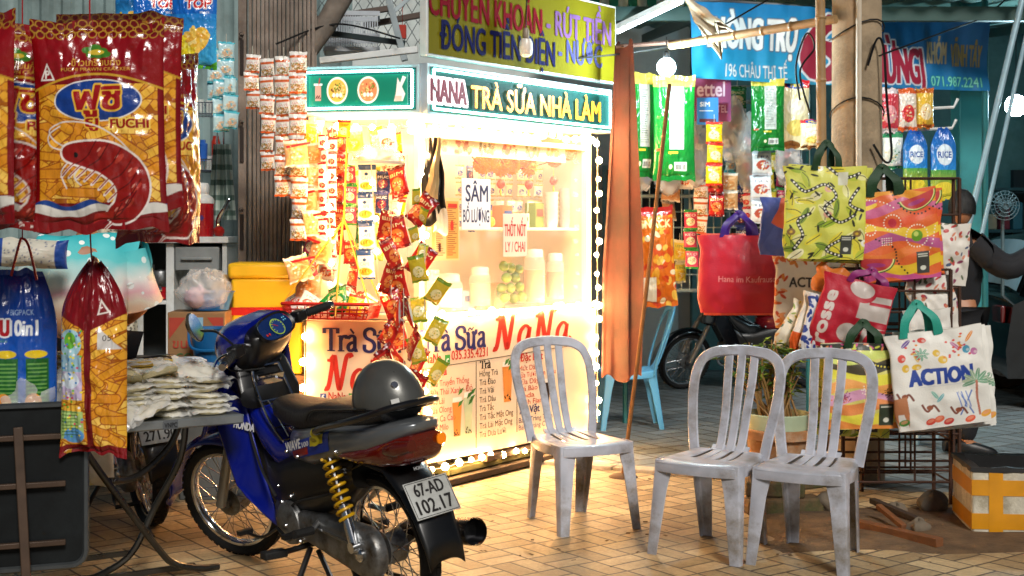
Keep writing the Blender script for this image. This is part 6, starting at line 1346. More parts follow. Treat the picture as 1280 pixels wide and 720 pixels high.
# ------------------------------------------------------------------ shopping bags
def c_action(n=170):
    W, H = .52, .56; c = Cv(W, H, n, 'e6e4dc'); r = random.Random(4); cols_ = ('d8483a', 'e08a2a', '3f8f6a', '6a4a9a', 'e0b83a', '4a9ab8', 'b86a9a', '7aa83a')
    def leaf(x, y, L, a, k): c.ell(x, y, L, L*.3, k, a).line([(x-L*math.cos(a), y-L*math.sin(a)), (x+L*math.cos(a), y+L*math.sin(a))], .002, 'e6e4dc')
    for x, y, a in ((.1, .5, .6), (.14, .42, 1.9), (.44, .5, .9), (.36, .46, 2.3)): leaf(x, y, .035, a, r.choice(cols_))
    for x, y in ((.19, .51), (.06, .42), (.25, .43), (.28, .39), (.08, .36), (.14, .36), (.42, .43), (.46, .41)): c.ell(x, y, r.uniform(.018, .028), r.uniform(.015, .024), r.choice(cols_)); c.ell(x+.008, y-.004, .009, .008, 'e6e4dc', al=.5)
    for k in range(34): a = r.uniform(0, 6.28); c.ell(r.choice((.15, .36, .39))+r.gauss(0, .025), r.choice((.46, .42, .5))+r.gauss(0, .014), .008, .006, r.choice(('d8483a', 'c83a5a', 'e08a2a')))
    for a in np.linspace(0, 2*PI, 9): leaf(.17+.025*math.cos(a), .43+.02*math.sin(a), .02, a, '4f9a7a')
    c.text('ACTION', .265, .255, .085, '1c3f96', .34, .06); c.rect(.14, .24, .4, .243, 'c8ccd4')
    for a in (.2, .7, 1.3, 1.9, 2.5, 3.0, -.2, 3.4): leaf(.45+.04*math.cos(a), .24+.035*math.sin(a), .04, a, r.choice(('8fa88a', '6a9a7a', 'a8b89a')))
    c.curve([(.45, .24), (.445, .15), (.455, .05)], .012, 'b8705a').line([(.35, .19), (.42, .06)], .008, '5a78b8').line([(.42, .19), (.35, .06)], .008, '5a78b8')
    for k in range(5): c.line([(.34+.012*k, .19), (.36+.012*k, .1)], .006, ('6a86c8', 'e6e4dc')[k % 2])
    for x, y in ((.06, .2), (.19, .12), (.34, .09)):    # small creatures reduced to brown tails and backs
        c.curve([(x-.04, y+.02), (x-.015, y-.02), (x+.02, y+.01), (x+.045, y-.025)], .012, '7a4030'); c.ell(x, y, .018, .014, '8f4e34')
    c.poly([(.0, .19), (.07, .2), (.08, .1), (.06, .02), (.05, .1), (.02, .1), (.01, .02), (.0, .08)], 'b87850')
    for x, y, k in ((.18, .04, 'd84a3a'), (.23, .05, 'e06a4a'), (.28, .03, 'c83a3a'), (.4, .03, 'e05a3a'), (.49, .05, 'e8a83a'), (.04, .05, '4a8a3a')): c.ell(x, y, .03, .018, k, .3); c.ell(x, y+.004, .02, .009, 'f0a080', .3, .6)
    leaf(.25, .17, .03, .9, '6ab8c0'); leaf(.22, .19, .03, 2.2, '7ac0b0'); return c
def c_snake(n=170):
    W, H = .42, .5; c = Cv(W, H, n, 'd4d458'); r = random.Random(9)
    for k in range(46):
        x, y, a = r.uniform(0, W), r.uniform(0, H), r.uniform(0, 3.1); kcol = r.choice(('e8e49a', 'b8c43a', 'efe8b8', '9ab42a', 'e0d23a', '7f9a30'))
        c.ell(x, y, r.uniform(.03, .06), r.uniform(.012, .022), kcol, a); c.curve([(x-.04*math.cos(a), y-.04*math.sin(a)), (x+.01, y+.006), (x+.04*math.cos(a), y+.04*math.sin(a))], .004, '3c4426')
    for k in range(22): x, y, a = r.uniform(0, W), r.uniform(0, H), r.uniform(0, 3.1); c.ell(x, y, .02, .006, '2c3020', a)
    for k in range(6): x, y = r.uniform(0, W), r.uniform(0, H); c.ell(x, y, .022, .018, ('8a6a3a', 'e0a890', 'f0f0e0')[k % 3]); c.ell(x, y, .008, .007, 'e0b83a')
    for pts in ([(.03, .42), (.1, .36), (.2, .4), (.26, .34), (.2, .27), (.28, .2), (.36, .24)], [(.22, .5), (.3, .44), (.38, .46)], [(.05, .05), (.1, .12), (.07, .2), (.13, .24)], [(.36, .12), (.28, .1), (.22, .05), (.3, .02)], [(.38, .38), (.33, .3), (.4, .26)]):
        c.curve(pts, .017, '1c1c18'); c.dots(pts, .0052, .016, 'f0eedc')
    c.rect(.27, .4, .32, .47, 'd8d8c0').rect(.29, .03, .35, .13, '3a3c34').ell(.32, .055, .014, .012, 'd8d8c8'); c.rect(.296, .105, .344, .11, 'd8d8c8').rect(.296, .115, .344, .12, 'd8d8c8'); return c
def c_melon(n=170):
    W, H = .44, .5; c = Cv(W, H, n, 'e0662a')
    for i, k in enumerate(('c8508a', 'e8c02a', 'e0762a', 'b8588a', 'f0c83a', 'e0562a', 'c8608a', 'e89a2a')):
        c.mask(lambda X, Y, i=i: np.abs(Y-.02-.065*i-.03*np.sin(X*13+i*1.7)) < .027, k)
    def melon(cx, cy, rx, a):
        for s, k in ((1, '3c6a24'), (.93, 'e0dc8a'), (.86, 'c03a3a')):
            u = lambda X, Y, s=s: (((X-cx)*math.cos(a)+(Y-cy)*math.sin(a))/(rx*s))**2+(((Y-cy)*math.cos(a)-(X-cx)*math.sin(a))/(rx*.72*s))**2
            c.mask(lambda X, Y, u=u: (u(X, Y) < 1) & (((Y-cy)*math.cos(a)-(X-cx)*math.sin(a)) < 0), k)
        c.ell(cx-.02*math.sin(a), cy-.035, .05, .012, 'a83a7a', a)
    melon(.33, .46, .11, .25); melon(.08, .13, .11, -.1)
    c.ell(.31, .24, .032, .032, '6aa02a').ell(.305, .25, .014, .014, 'c8d86a'); c.ell(.18, .32, .022, .025, 'c02a3a'); c.ell(.05, .42, .06, .018, 'f0c83a', .2); c.ell(.06, .44, .06, .012, 'c0508a', .2)
    for cx, cy, rr in ((.31, .24, .062), (.18, .32, .045), (.06, .29, .03)): c.dots([(cx+rr*math.cos(t), cy+rr*math.sin(t)) for t in np.linspace(0, 6.3, 12)], .0042, .014, 'f6ecd8')
    c.dots([(.2, .5), (.24, .4), (.34, .36), (.44, .4)], .0055, .015, '1c1814'); c.dots([(.08, .24), (.18, .18), (.2, .1), (.26, .02)], .0055, .015, '1c1814'); c.dots([(.02, .47), (.14, .44), (.2, .4)], .004, .013, 'f6ecd8'); c.dots([(.36, .12), (.4, .22), (.42, .3)], .004, .013, 'f6ecd8')
    for k in range(20): c.ell(.12+.012*(k % 5), .2+.012*(k//5), .004, .003, 'f6ecd8')
    c.rect(.3, .03, .37, .15, '3a3a34').rect(.308, .12, .362, .127, 'c8c8b8').rect(.308, .132, .362, .139, 'c8c8b8').ell(.335, .06, .016, .013, 'd8d8c8'); return c
def c_wave(n=150):
    W, H = .46, .48; c = Cv(W, H, n, 'd8d070'); r = random.Random(2)
    for i, k in enumerate(('e08a3a', 'e8dc4a', 'e08a4a', 'd8a0c0', 'f0a85a', 'e8e04a', '4a4430', 'd0dc70', 'c8d878')):
        c.mask(lambda X, Y, i=i: np.abs(Y-.015-.056*i-.02*np.sin(X*15+i*1.3)) < .03, k)
    for k in range(5):
        x, y = r.uniform(.05, .42), r.uniform(.05, .4); 
        for q in range(60): a, d = r.uniform(0, 6.28), r.uniform(0, .05); c.ell(x+d*math.cos(a), y+d*.6*math.sin(a), .0035, .0035, ('1c1814', 'e0762a', 'f6f0dc', '8a3a6a')[k % 4])
    c.curve([(.18, .42), (.28, .36), (.46, .33)], .03, '2a2a22'); c.dots([(.18, .42), (.28, .36), (.46, .33)], .005, .013, 'e8d84a'); c.rect(.3, .02, .38, .14, '2e3a2a').ell(.34, .05, .016, .013, 'd8d8c8').rect(.31, .12, .37, .127, 'c8c8b8')
    c.rect(0, .44, .46, .48, '2c3024')
    for k in range(24): c.ell(r.uniform(0, .46), r.uniform(.44, .48), .014, .006, r.choice(('e08a5a', 'd0d84a', 'f0f0e0', 'c8508a')), r.uniform(0, 3))
    for k in range(8): c.rect(.38+.01*k, .37, .382+.01*k, .42, '6a7a4a', .5)
    return c
def c_rosse(n=140):
    W, H = .44, .48; c = Cv(W, H, n, 'b3122c'); g = 'c0b4ac'
    c.rect(.19, .02, .44, .46, 'b3122c').ell(.22, .13, .062, .062, g).rect(.24, .24, .43, .4, g).ell(.24, .4, .09, .06, 'b3122c').ell(.24, .42, .075, .05, g).rect(.3, .34, .44, .36, 'b3122c').ell(.31, .12, .1, .1, 'b3122c', al=0).rect(.3, .0, .44, .2, g).ell(.44, .1, .12, .1, 'b3122c').ell(.44, .11, .08, .07, g)
    c.rect(0, 0, .14, .48, 'b8142e'); c.text('rosse', .095, .2, .075, 'd8ccc4', .34, .05, rot=PI/2); return c
def c_hana(n=150):
    W, H = .44, .48; c = Cv(W, H, n, 'c01c34'); c.grad(0, .48, 'b81830', 'c82440'); c.text('Hana im Kaufrausch', .275, .19, .036, 'e8a0a4', .33, .005); return c
def c_geo():
    c = Cv(.3, .4, 80, '3a52a8'); c.poly([(.12, .4), (.3, .4), (.3, .05), (.06, .22)], 'd8603c').poly([(0, 0), (.3, 0), (.3, .12), (.08, .2)], '4a62b8').poly([(.18, .4), (.3, .4), (.24, .32)], 'ead8d0'); return c
def c_leaf():
    c = Cv(.4, .46, 110, 'e6dfd2'); r = random.Random(6)
    for k in range(90):
        e = r.random(); x, y = (r.uniform(0, .4), r.choice((r.uniform(.4, .46), r.uniform(0, .08)))) if e < .6 else (r.choice((r.uniform(0, .06), r.uniform(.34, .4))), r.uniform(0, .46)); c.ell(x, y, .022, .009, r.choice(('d8642a', 'e08a3a', 'c84a2a', 'e8a06a')), r.uniform(0, 3))
    c.text('ACTION', .2, .26, .06, '2a2a30', .24, .04); return c
def c_floral():
    c = Cv(.36, .46, 90, 'dcd6cc'); r = random.Random(8)
    for k in range(60): c.ell(r.uniform(0, .36), r.uniform(0, .46), r.uniform(.01, .025), r.uniform(.006, .014), r.choice(('b83a3a', '8a3a5a', '4a5a3a', '3a4a6a', 'c87a5a')), r.uniform(0, 3))
    return c
def ribbon_loop(name, a, b, top, wd, m, parent, back=0):  # strap loop in the bag's own coordinates
    w = MB(); pts = smooth_path([a, (a[0]+.15*(top[0]-a[0]), a[1]-.01, a[2]+.5*(top[2]-a[2])), (top[0]-.02, top[1], top[2]-.02), top, (top[0]+.02, top[1], top[2]-.02), (b[0]+.15*(top[0]-b[0]), b[1]-.01, b[2]+.5*(top[2]-b[2])), b], 5)
    rings = []
    for i, p in enumerate(pts):
        d = (pts[min(i+1, len(pts)-1)]-pts[max(i-1, 0)]).normalized(); s = d.cross(V((.15, -1, .25)).normalized()).normalized(); n = d.cross(s); tw = math.sin(i*.5)*.25; k = wd/2*(1-.25*math.sin(PI*i/(len(pts)-1)))
        s2 = s*math.cos(tw)+n*math.sin(tw); rings.append([p+s2*k, p+n*.004, p-s2*k, p-n*.004])
    w.loft(rings); return w.build(name, m, parent)
def shop_bag(cv, px0, px1, py0, py1, d, label, hm=None, hx=(.28, .72), hz=.14, roll=0, rz=0, T=.05, layers=1, group='shopping bags for sale', back='d8d4c8', seed=3, hw=.04, lean=0):
    W, H = (px1-px0)/F*d, (py1-py0)/F*d; cx = (px0+px1)/2
    o = empty('shopping_bag', P(cx, py1, d), rz, label, 'shopping bag', group); o.rotation_euler = (0, roll, rz)
    film('body', cv, flatbag(W, H, T, .011, seed, .012, lean), WOVEN, o, back=back)
    if hm:
        a, b = ((hx[0]-.5)*W, -T*.2, H-.03), ((hx[1]-.5)*W, -T*.2, H-.03)
        ribbon_loop('handle', a, b, ((a[0]+b[0])/2, .0, H+hz), hw, hm, o); ribbon_loop('handle', (a[0]+.02, .03, a[2]), (b[0]-.03, .03, b[2]), ((a[0]+b[0])/2+.015, .03, H+hz*.96), hw, hm, o)
    return o
strapg = mat('dark_green_strap', '123c1c', .6, 0, .25, 20, .3, 150); strapt = mat('teal_strap', '1f9a86', .55, 0, .2, 20, .3, 150); strapp = mat('purple_strap', '3c1c8a', .45, 0, .2, 20); strapm = mat('magenta_strap', '8a1c6a', .5, 0, .2, 20)
ca, cs, cm, cw, cr, chn = c_action(), c_snake(), c_melon(), c_wave(), c_rosse(), c_hana()
shop_bag(chn, 874, 971, 292, 391, 7.5, 'plain red shopping bag with thin pale lettering and purple handles', strapp, (.3, .72), .12, rz=-.1, T=.16)
shop_bag(Cv(.44, .48, 20, 'd85a48'), 878, 978, 290, 394, 7.66, 'coral bag edge showing just behind the plain red shopping bag', None, T=.1)
shop_bag(c_geo(), 948, 1012, 246, 320, 7.3, 'blue and coral geometric shopping bag half behind the snake patterned one', None, roll=.06, T=.06)
shop_bag(c_leaf(), 968, 1056, 318, 410, 7.35, 'white shopping bag with orange leaf border below the geometric bag', None, T=.07)
shop_bag(cs, 979, 1080, 206, 324, 6.95, 'yellow green snake and banana patterned bag under the bamboo pole', strapg, (.36, .66), .12, roll=.02, T=.06)
for i in (1, 2): shop_bag(cs, 981+3*i, 1080+2*i, 208, 326+i, 6.95+.05*i, 'spare snake patterned bag tucked behind the front one, '+('first', 'second')[i-1]+' edge behind', None, roll=.02+.015*i, T=.05, seed=4+i)
shop_bag(cm, 1079, 1178, 236, 350, 6.98, 'orange and pink watermelon patterned bag hanging at the rack top', strapg, (.18, .55), .12, roll=-.09, T=.06, hw=.06)
shop_bag(cm, 1084, 1183, 238, 352, 7.05, 'second watermelon patterned bag, only its edge behind the first', None, roll=-.06, T=.05, seed=6)
shop_bag(c_floral(), 1150, 1208, 277, 356, 7.12, 'pale floral shopping bag peeking out behind the watermelon bag', None, roll=.06, T=.06)
shop_bag(c_floral(), 1140, 1200, 345, 425, 7.05, 'second floral shopping bag low behind the teal handles', None, roll=-.1, T=.06, seed=8)
shop_bag(cr, 1008, 1096, 345, 440, 6.9, 'crimson shopping bag with big pale letters tilted among folded bags', strapm, (.35, .85), .06, roll=.26, rz=-.15, T=.07)
c = Cv(.3, .4, 60, 'e0d8c4'); [c.ell(rnd.uniform(0, .3), rnd.uniform(0, .4), .02, .008, rnd.choice(('8aa84a', 'c8b83a', '3a5a3a', 'd89a5a')), rnd.uniform(0, 3)) for k in range(40)]
shop_bag(c, 962, 1010, 375, 440, 7.05, 'cream folded bag with green flecks hanging slanted by the plant', None, roll=.5, T=.05)
c = Cv(.2, .4, 50, 'dcd6ca'); c.rect(0, 0, .2, .12, 'd85a1c').rect(0, .12, .2, .2, 'e8e0d4'); c.rect(.1, .2, .14, .4, '3a7a4a')
shop_bag(c, 984, 1012, 362, 440, 6.98, 'white folded bag with orange foot beside the crimson one', None, roll=.3, T=.05)
c = Cv(.2, .5, 60, 'd8d8dc'); [c.ell(rnd.uniform(0, .2), rnd.uniform(0, .5), .025, .012, '1c3a8a', rnd.uniform(0, 3)) for k in range(60)]
shop_bag(c, 997, 1026, 365, 448, 6.94, 'blue and white blotched folded bag against the crimson one', None, roll=.18, T=.05)
o = shop_bag(Cv(.2, .2, 20, 'c86a1c'), 1012, 1056, 333, 368, 7.02, 'crumpled orange bag stuffed above the crimson one', None, roll=.3, T=.12, seed=12)
shop_bag(cw, 1030, 1134, 427, 536, 6.75, 'wavy striped fruit patterned bag behind the slotted chair back', strapg, (.3, .68), .1, roll=-.02, T=.06, hw=.05)
shop_bag(cs, 1018, 1110, 430, 545, 6.84, 'green leaf patterned bag edge behind the wavy striped bag', None, roll=.05, T=.06, seed=21)
shop_bag(ca, 1122, 1241, 410, 533, 6.7, 'large white bag with navy capitals and fruit drawings, teal handles', strapt, (.18, .55), .14, roll=-.13, T=.06, hw=.05)
for i in (1, 2): shop_bag(ca, 1122+4*i, 1243+2*i, 411, 534+i, 6.7+.05*i, 'spare white fruit drawing bag, '+('first', 'second')[i-1]+' edge behind the large one', None, roll=-.12+.02*i, T=.05, seed=30+i)
shop_bag(Cv(.3, .4, 20, 'dcd8d0'), 1134, 1190, 385, 455, 6.95, 'plain white bag top showing between the teal handles', None, roll=-.05, T=.06)

# ------------------------------------------------------------------ plant pot, bricks, box, timber, stones
terr = mat('terracotta', 'a8754a', .7, 0, .35, 9, .25, 50, dirt='c8b498'); p = G(972, 632); pt = empty('potted_plant', (p.x, p.y, .16), 0, 'leafy green plant in a rimmed clay pot behind the grey chairs', 'potted plant')
w = MB(); w.lathe([(0, .0), (.12, 0), (.15, .12), (.165, .2), (.19, .205), (.19, .25), (.17, .255), (.15, .235), (0, .225)], 28); w.build('pot', terr, pt)
w = MB(); w.lathe([(.168, .25), (.175, .33), (.17, .335), (.16, .26)], 24); w.build('inner_pot', mat('pale_green_pot', 'a8b89a', .5), pt)
w = MB(); lf = MB(); r = random.Random(11)
for k in range(34):
    a, b = r.uniform(0, 6.28), r.uniform(0, .12); q = V((b*math.cos(a), b*math.sin(a), .3)); L = r.uniform(.18, .42); t = q+V((r.gauss(0, .07), r.gauss(0, .06), L)); w.tube([q, (q+t)/2+V((r.gauss(0, .015), 0, 0)), t], [.007, .006, .003], 5)
    for j in range(9):
        f = r.uniform(.45, 1.05); c = q.lerp(t, f); a2 = r.uniform(0, 6.28); d = V((math.cos(a2), math.sin(a2), r.uniform(-.2, .7))).normalized(); x, y = frame_from(d); l2 = r.uniform(.05, .11)
        lf.add([c, c+d*l2*.4+x*l2*.17, c+d*l2-V((0, 0, l2*.25)), c+d*l2*.4-x*l2*.17], [(0, 1, 2, 3)], k % 2)
w.build('stem', mat('woody_stem', '8a6a3a', .7), pt); lf.build('foliage', [mat('leaf_mid', '4a6a1e', .45, 0, .4, 20), mat('leaf_pale', '8a9a32', .45, 0, .3, 20)], pt, smooth=False)
for i, (px, py, z, rz, t) in enumerate(((958, 642, .0, .1, 'lowest under the clay pot by the chair leg'), (1000, 640, .0, .25, 'lowest under the clay pot by the rack'), (968, 636, .08, -.15, 'upper one beneath the clay pot'), (1008, 628, .08, .5, 'upper one beside the clay pot'))):
    w = MB(); w.box((0, 0, .04), (.22 if i != 2 else .3, .12 if i != 2 else .24, .08)); o = w.build('broken_brick', mat('mossy_brick', '6a5236', .85, 0, .5, 14, .6, 40, dirt='3c4420'), bevel=.012); g_ = G(px, py); o.location = (g_.x, g_.y, z); o.rotation_euler.z = rz; tag(o, 'mossy broken brick, '+t, 'brick')
p = G(1283, 672); fb = empty('foam_box', (p.x+.08, p.y+.22, 0), -.12, 'dirty white foam box wrapped in orange tape, open and dark inside', 'foam box'); w = MB(); X, Y, H = .3, .2, .31; fm = mat('dirty_foam', 'cfc8b4', .7, 0, .3, 12, .3, 90, dirt='8f8262')
for c, d in (((0, -Y, H/2), (2*X, .035, H)), ((0, Y, H/2), (2*X, .035, H)), ((-X+.017, 0, H/2), (.035, 2*Y-.035, H)), ((X-.017, 0, H/2), (.035, 2*Y-.035, H)), ((0, 0, .02), (2*X-.07, 2*Y-.035, .04))): w.box(c, d)
w.build('body', fm, fb, bevel=.01)
tp_ = mat('orange_tape', 'd8920c', .35, 0, .2, 9, coat=.2)
for z in (.07, .23): w = MB(); w.box((0, -Y-.0185, z), (2*X+.004, .003, .075)); w.box((-X-.001, 0, z), (.003, 2*Y+.035, .075)); w.build('tape', tp_, fb)
for x in (-.19, -.02, .16): w = MB(); w.box((x, -Y-.0195, H/2), (.065, .003, H-.004)); w.build('tape', tp_, fb)
w = MB(); w.box((0, 0, H+.004), (2*X-.02, 2*Y-.0, .004)) if False else w.grid(lambda u, v: ((u-.5)*2*(X-.04), (v-.5)*2*(Y-.02), H-.09+.03*noise.noise(V((u*4, v*4, 0)))), 10, 8); w.build('dark_contents', mat('black_liner', '0a0a0a', .5), fb); w = MB(); iX, iY = X-.038, Y-.02; rl = [[V((a*sx+.008*noise.noise(V((a*9, b*9, k))), b*sy, z+.01*noise.noise(V((a*7, b*7, 3+k))))) for a, b in [(-1+2*t/12, -1) for t in range(12)]+[(1, -1+2*t/8) for t in range(8)]+[(1-2*t/12, 1) for t in range(12)]+[(-1, 1-2*t/8) for t in range(8)]] for k, (sx, sy, z) in enumerate(((iX-.004, iY-.004, .1), (iX-.004, iY-.004, H+.012), (X+.006, Y+.022, H+.016), (X+.008, Y+.024, H-.004)))]; w.loft(rl, False); w.build('liner', mat('black_liner'), fb)
for i, (a, b, wd, t) in enumerate(((G(1062, 660), G(1175, 688), .05, 'long rough timber beam on the dirt by the foam box'), (G(1090, 640), G(1150, 660), .035, 'short dark timber offcut behind the long beam'), (G(1098, 655), G(1130, 668), .03, 'small timber batten across the dirt'))):
    w = MB(); w.beam(a+Z*(.03+.03*i), b+Z*.035, wd, wd*.8); tag(w.build('timber_beam', mat('brown_timber' if i != 1 else 'dark_timber', '7a4a26' if i != 1 else '3a2a20', .75, 0, .4, 10, .3, 40), bevel=.003), t, 'timber')
for i, (px, py, s) in enumerate(((1036, 640, .09), (1148, 668, .07), (1120, 645, .06), (1165, 640, .1))):
    w = MB(); w.grid(lambda u, v: tuple(V((math.sin(PI*v)*math.cos(2*PI*u), .8*math.sin(PI*v)*math.sin(2*PI*u), .75*math.cos(PI*v)))*s*(.8+.4*noise.noise(V((math.cos(2*PI*u)*1.4+i*5, math.sin(2*PI*u)*1.4, v*2.5))))), 18, 12); o = w.build('loose_stone', mat('loose_rock', '6e6252', .85, 0, .35, 12, .5, 40), ang=50); g_ = G(px, py); o.location = (g_.x, g_.y, s*.45); tag(o, ('pale stone between the plant and the rack', 'tan stone lying on the timber by the foam box', 'small stone under the rusty rack', 'large rough stone behind the rack leg')[i], 'stone')
w = MB(); r = random.Random(21)
for k in range(120): g_ = G(r.uniform(560, 1200), r.uniform(600, 712)); a = r.uniform(0, 6.28); s = r.uniform(.006, .018); w.add([(g_.x+s*math.cos(a+t), g_.y+s*.6*math.sin(a+t), .0075+.004*(t > 2)) for t in (0, 1.4, 3.1, 4.6)], [(0, 1, 2, 3)])
tag(w.build('litter', mat('dry_leaf_litter', '5a4020', .8, 0, .4, 5), smooth=False), kind='stuff')

# ------------------------------------------------------------------ shop side: banner, lamps, hanging goods
bA, bB = P(866, 97, 9.0), P(1236, 112, 9.86); bW = (V((bB.x, bB.y, 0))-V((bA.x, bA.y, 0))).length; bH = .53
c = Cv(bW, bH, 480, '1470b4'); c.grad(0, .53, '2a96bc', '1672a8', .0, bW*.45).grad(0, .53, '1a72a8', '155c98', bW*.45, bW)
def bx(px):
    k = (px-CX)/F; d = bB-bA; return bW*(k*bA.y-bA.x)/(d.x-k*d.y)
def bz(px, py): t = bx(px)/bW; y = bA.y+(bB.y-bA.y)*t; return CH-(py-HY)/F*y-bA.z
kk = lambda s, x0, x1, py, hh, c1, o, oc, b=.03: c.text(s, bx(x0), bz((x0+x1)/2, py), hh, c1, bx(x1)-bx(x0), b, align='l', out=o, oc=oc)
kk('PHÒNG TRỌ', 886, 995, 60, .2, 'e4e6e4', .007, '5a6a7a'); kk('196 CHÂU THỊ TẾ', 908, 985, 96, .085, 'e0e2e0', .003, '5a6a7a', .012)
kk('6', 1004, 1054, 96, .42, '8e2238', .016, 'd0d8dc', .05); kk('(MỪNG)', 1082, 1156, 101, .24, '98203a', .011, 'c8d2da', .04)
kk('KHÓM', 1161, 1184, 78, .15, 'b8a884', .002, '6a6a5a', .012); kk('VĨNH TÂY', 1190, 1228, 82, .15, '9a8650', .002, '6a5a3a', .012); kk('071.987.2241', 1164, 1227, 107, .07, '7ad0c0', .004, '1a7a6a', .01)
def bfn(U, Y, s): return (U*bW, .03*np.sin(U*9+Y*2)*Y+.012*vn(U, Y, 30, 3, 5)+.02*vn(U, Y, 6, 2, 6)+s*.002, Y*bH-.012*np.sin(U*PI)*(1-Y))
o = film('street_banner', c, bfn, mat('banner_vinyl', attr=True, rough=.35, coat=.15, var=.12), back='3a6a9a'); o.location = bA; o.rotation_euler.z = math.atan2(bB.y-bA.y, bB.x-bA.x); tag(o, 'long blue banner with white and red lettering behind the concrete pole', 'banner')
w = MB(); w.tube([bA+V((-.05, .05, bH+.01)), bB+V((.05, .05, bH+.01))], .018, 8); tag(w.build('banner_rail', steel), 'steel rail along the top of the blue banner', 'rail')
w = MB(); w.tube([V((bB.x, bB.y+.08, 0)), bB+V((0, .08, bH+.3))], .025, 8); tag(w.build('banner_post', mat('teal_post', '2a7478', .5, .2)), 'slim teal post holding the far end of the blue banner', 'post')
# bright bulb and far lamp
p = P(833, 84, 8.25); lb = empty('bright_bulb', p, 0, 'glaring white lamp bulb hung on the rod between curtain and banner', 'bulb')
w = MB(); w.ball((0, 0, 0), .058, 16); w.build('globe', mat('cool_glow', 'eafcff', .3, emit=330, var=0, ecol='d8f6ff'), lb); w = MB(); w.lathe([(.02, .04), (.02, .09), (.008, .1)], 10); w.tube([(0, 0, .1), (0, 0, .19)], .004, 5); w.build('socket', dark, lb)
p = P(1270, 132, 10.5); lb = empty('bright_bulb', p, 0, 'white lamp bulb inside the dim teal shop', 'bulb')
w = MB(); w.ball((0, 0, 0), .085, 16); w.build('globe', mat('cool_glow_far', 'eafcff', .3, emit=110, var=0, ecol='c8f0ff'), lb); w = MB(); w.lathe([(.02, .045), (.02, .1), (.008, .11)], 10); w.tube([(0, 0, .1), (0, 0, 1.2)], .004, 5); w.build('socket', dark, lb)
fx = empty('tube_light', P(812, 22, 9.2), 0, 'slim white tube light fixed slanting under the green awning', 'tube light')
a, b = P(772, 40, 9.4)-fx.location, P(852, 2, 9.0)-fx.location; w = MB(); w.beam(a+Z*.03, b+Z*.03, .05, .04); w.build('fixture', white, fx); w = MB(); w.tube([a, b], .014, 8); w.build('tube', mat('cool_tube', 'f0ffff', .3, emit=14, var=0, ecol='d8f4ff'), fx)
# awning with scalloped edge, torn cloth, wires
aw = empty('striped_awning', P(770, 10, 9.6), 0, 'green and white striped awning with scalloped edge over the shop', 'awning'); x0, x1 = P(690, 0, 9.6).x-aw.location.x, P(880, 0, 9.6).x-aw.location.x
w = MB(); n = 16
for k in range(n):
    a, b = x0+(x1-x0)*k/n, x0+(x1-x0)*(k+1)/n; mi = k % 2
    w.grid(lambda u, v: (a+(b-a)*u, 1.2-1.2*v, .45-.33*v), 1, 6, mi); w.grid(lambda u, v: (a+(b-a)*u, -.005*math.sin(u*6), .12-v*(.09+.05*math.sin(PI*u))), 8, 3, mi)
w.build('canopy', [mat('awning_green', '0d7a62', .6, 0, .2, 6), mat('awning_white', 'b8c8c0', .6, 0, .2, 6)], aw, solid=.004)
w = MB(); w.tube([(x0, 0, .12), (x1, 0, .12)], .014, 6); w.tube([(x0, 1.2, .46), (x1, 1.2, .46)], .014, 6)
for x in (x0, x1): w.tube([(x, 0, .12), (x, 1.2, .46)], .014, 6)
w.build('awning_frame', steel, aw)
w = MB(); q = [P(850, -12, 8.5), P(885, -5, 8.45), P(928, 46, 8.3), P(868, 40, 8.42), P(897, 82, 8.36)]
def tarp(u, v):
    top = q[0].lerp(q[1], u) if v < .0 else q[0].lerp(q[2], u); p_ = top.lerp(q[3].lerp(q[2], u) if u > .5 else q[4].lerp(q[2], u*.6), v*(1-abs(u-.35)))
    return p_+V((0, .06*noise.noise(V((u*4, v*4, 1))), .02*noise.noise(V((u*6, v*3, 7)))))
w.grid(tarp, 24, 20); tag(w.build('torn_tarpaulin', mat('beige_tarp', 'b8a890', .7, 0, .3, 8, .2, 90), solid=.004), 'beige torn tarpaulin corner draped over the level bamboo pole', 'tarpaulin')
for i, (pts, t) in enumerate((([P(700, 75, 8.4), P(850, 55, 8.6), P(960, 0, 8.4), P(1000, -20, 8.4)], 'black wire sagging across the blue banner'), ([P(1000, 125, 7.6), P(995, 82, 7.6), P(1008, 42, 7.6), P(1018, 60, 7.6), P(1000, 90, 7.6), P(1012, 140, 7.5)], 'thin wire looping beside the bamboo pole'), ([P(1098, 70, 7.6), P(1180, 40, 8.6), P(1235, 18, 9.6), P(1275, -20, 9.6)], 'wire running from the concrete pole to the shop roof'), ([P(345, 55, 8.2), P(420, 30, 8.4), P(500, 48, 8.2)], 'thin wire strung behind the food picture sign'))):
    w = MB(); w.tube(smooth_path(pts, 8), .006, 5); tag(w.build('hanging_wire', dark), t, 'wire')
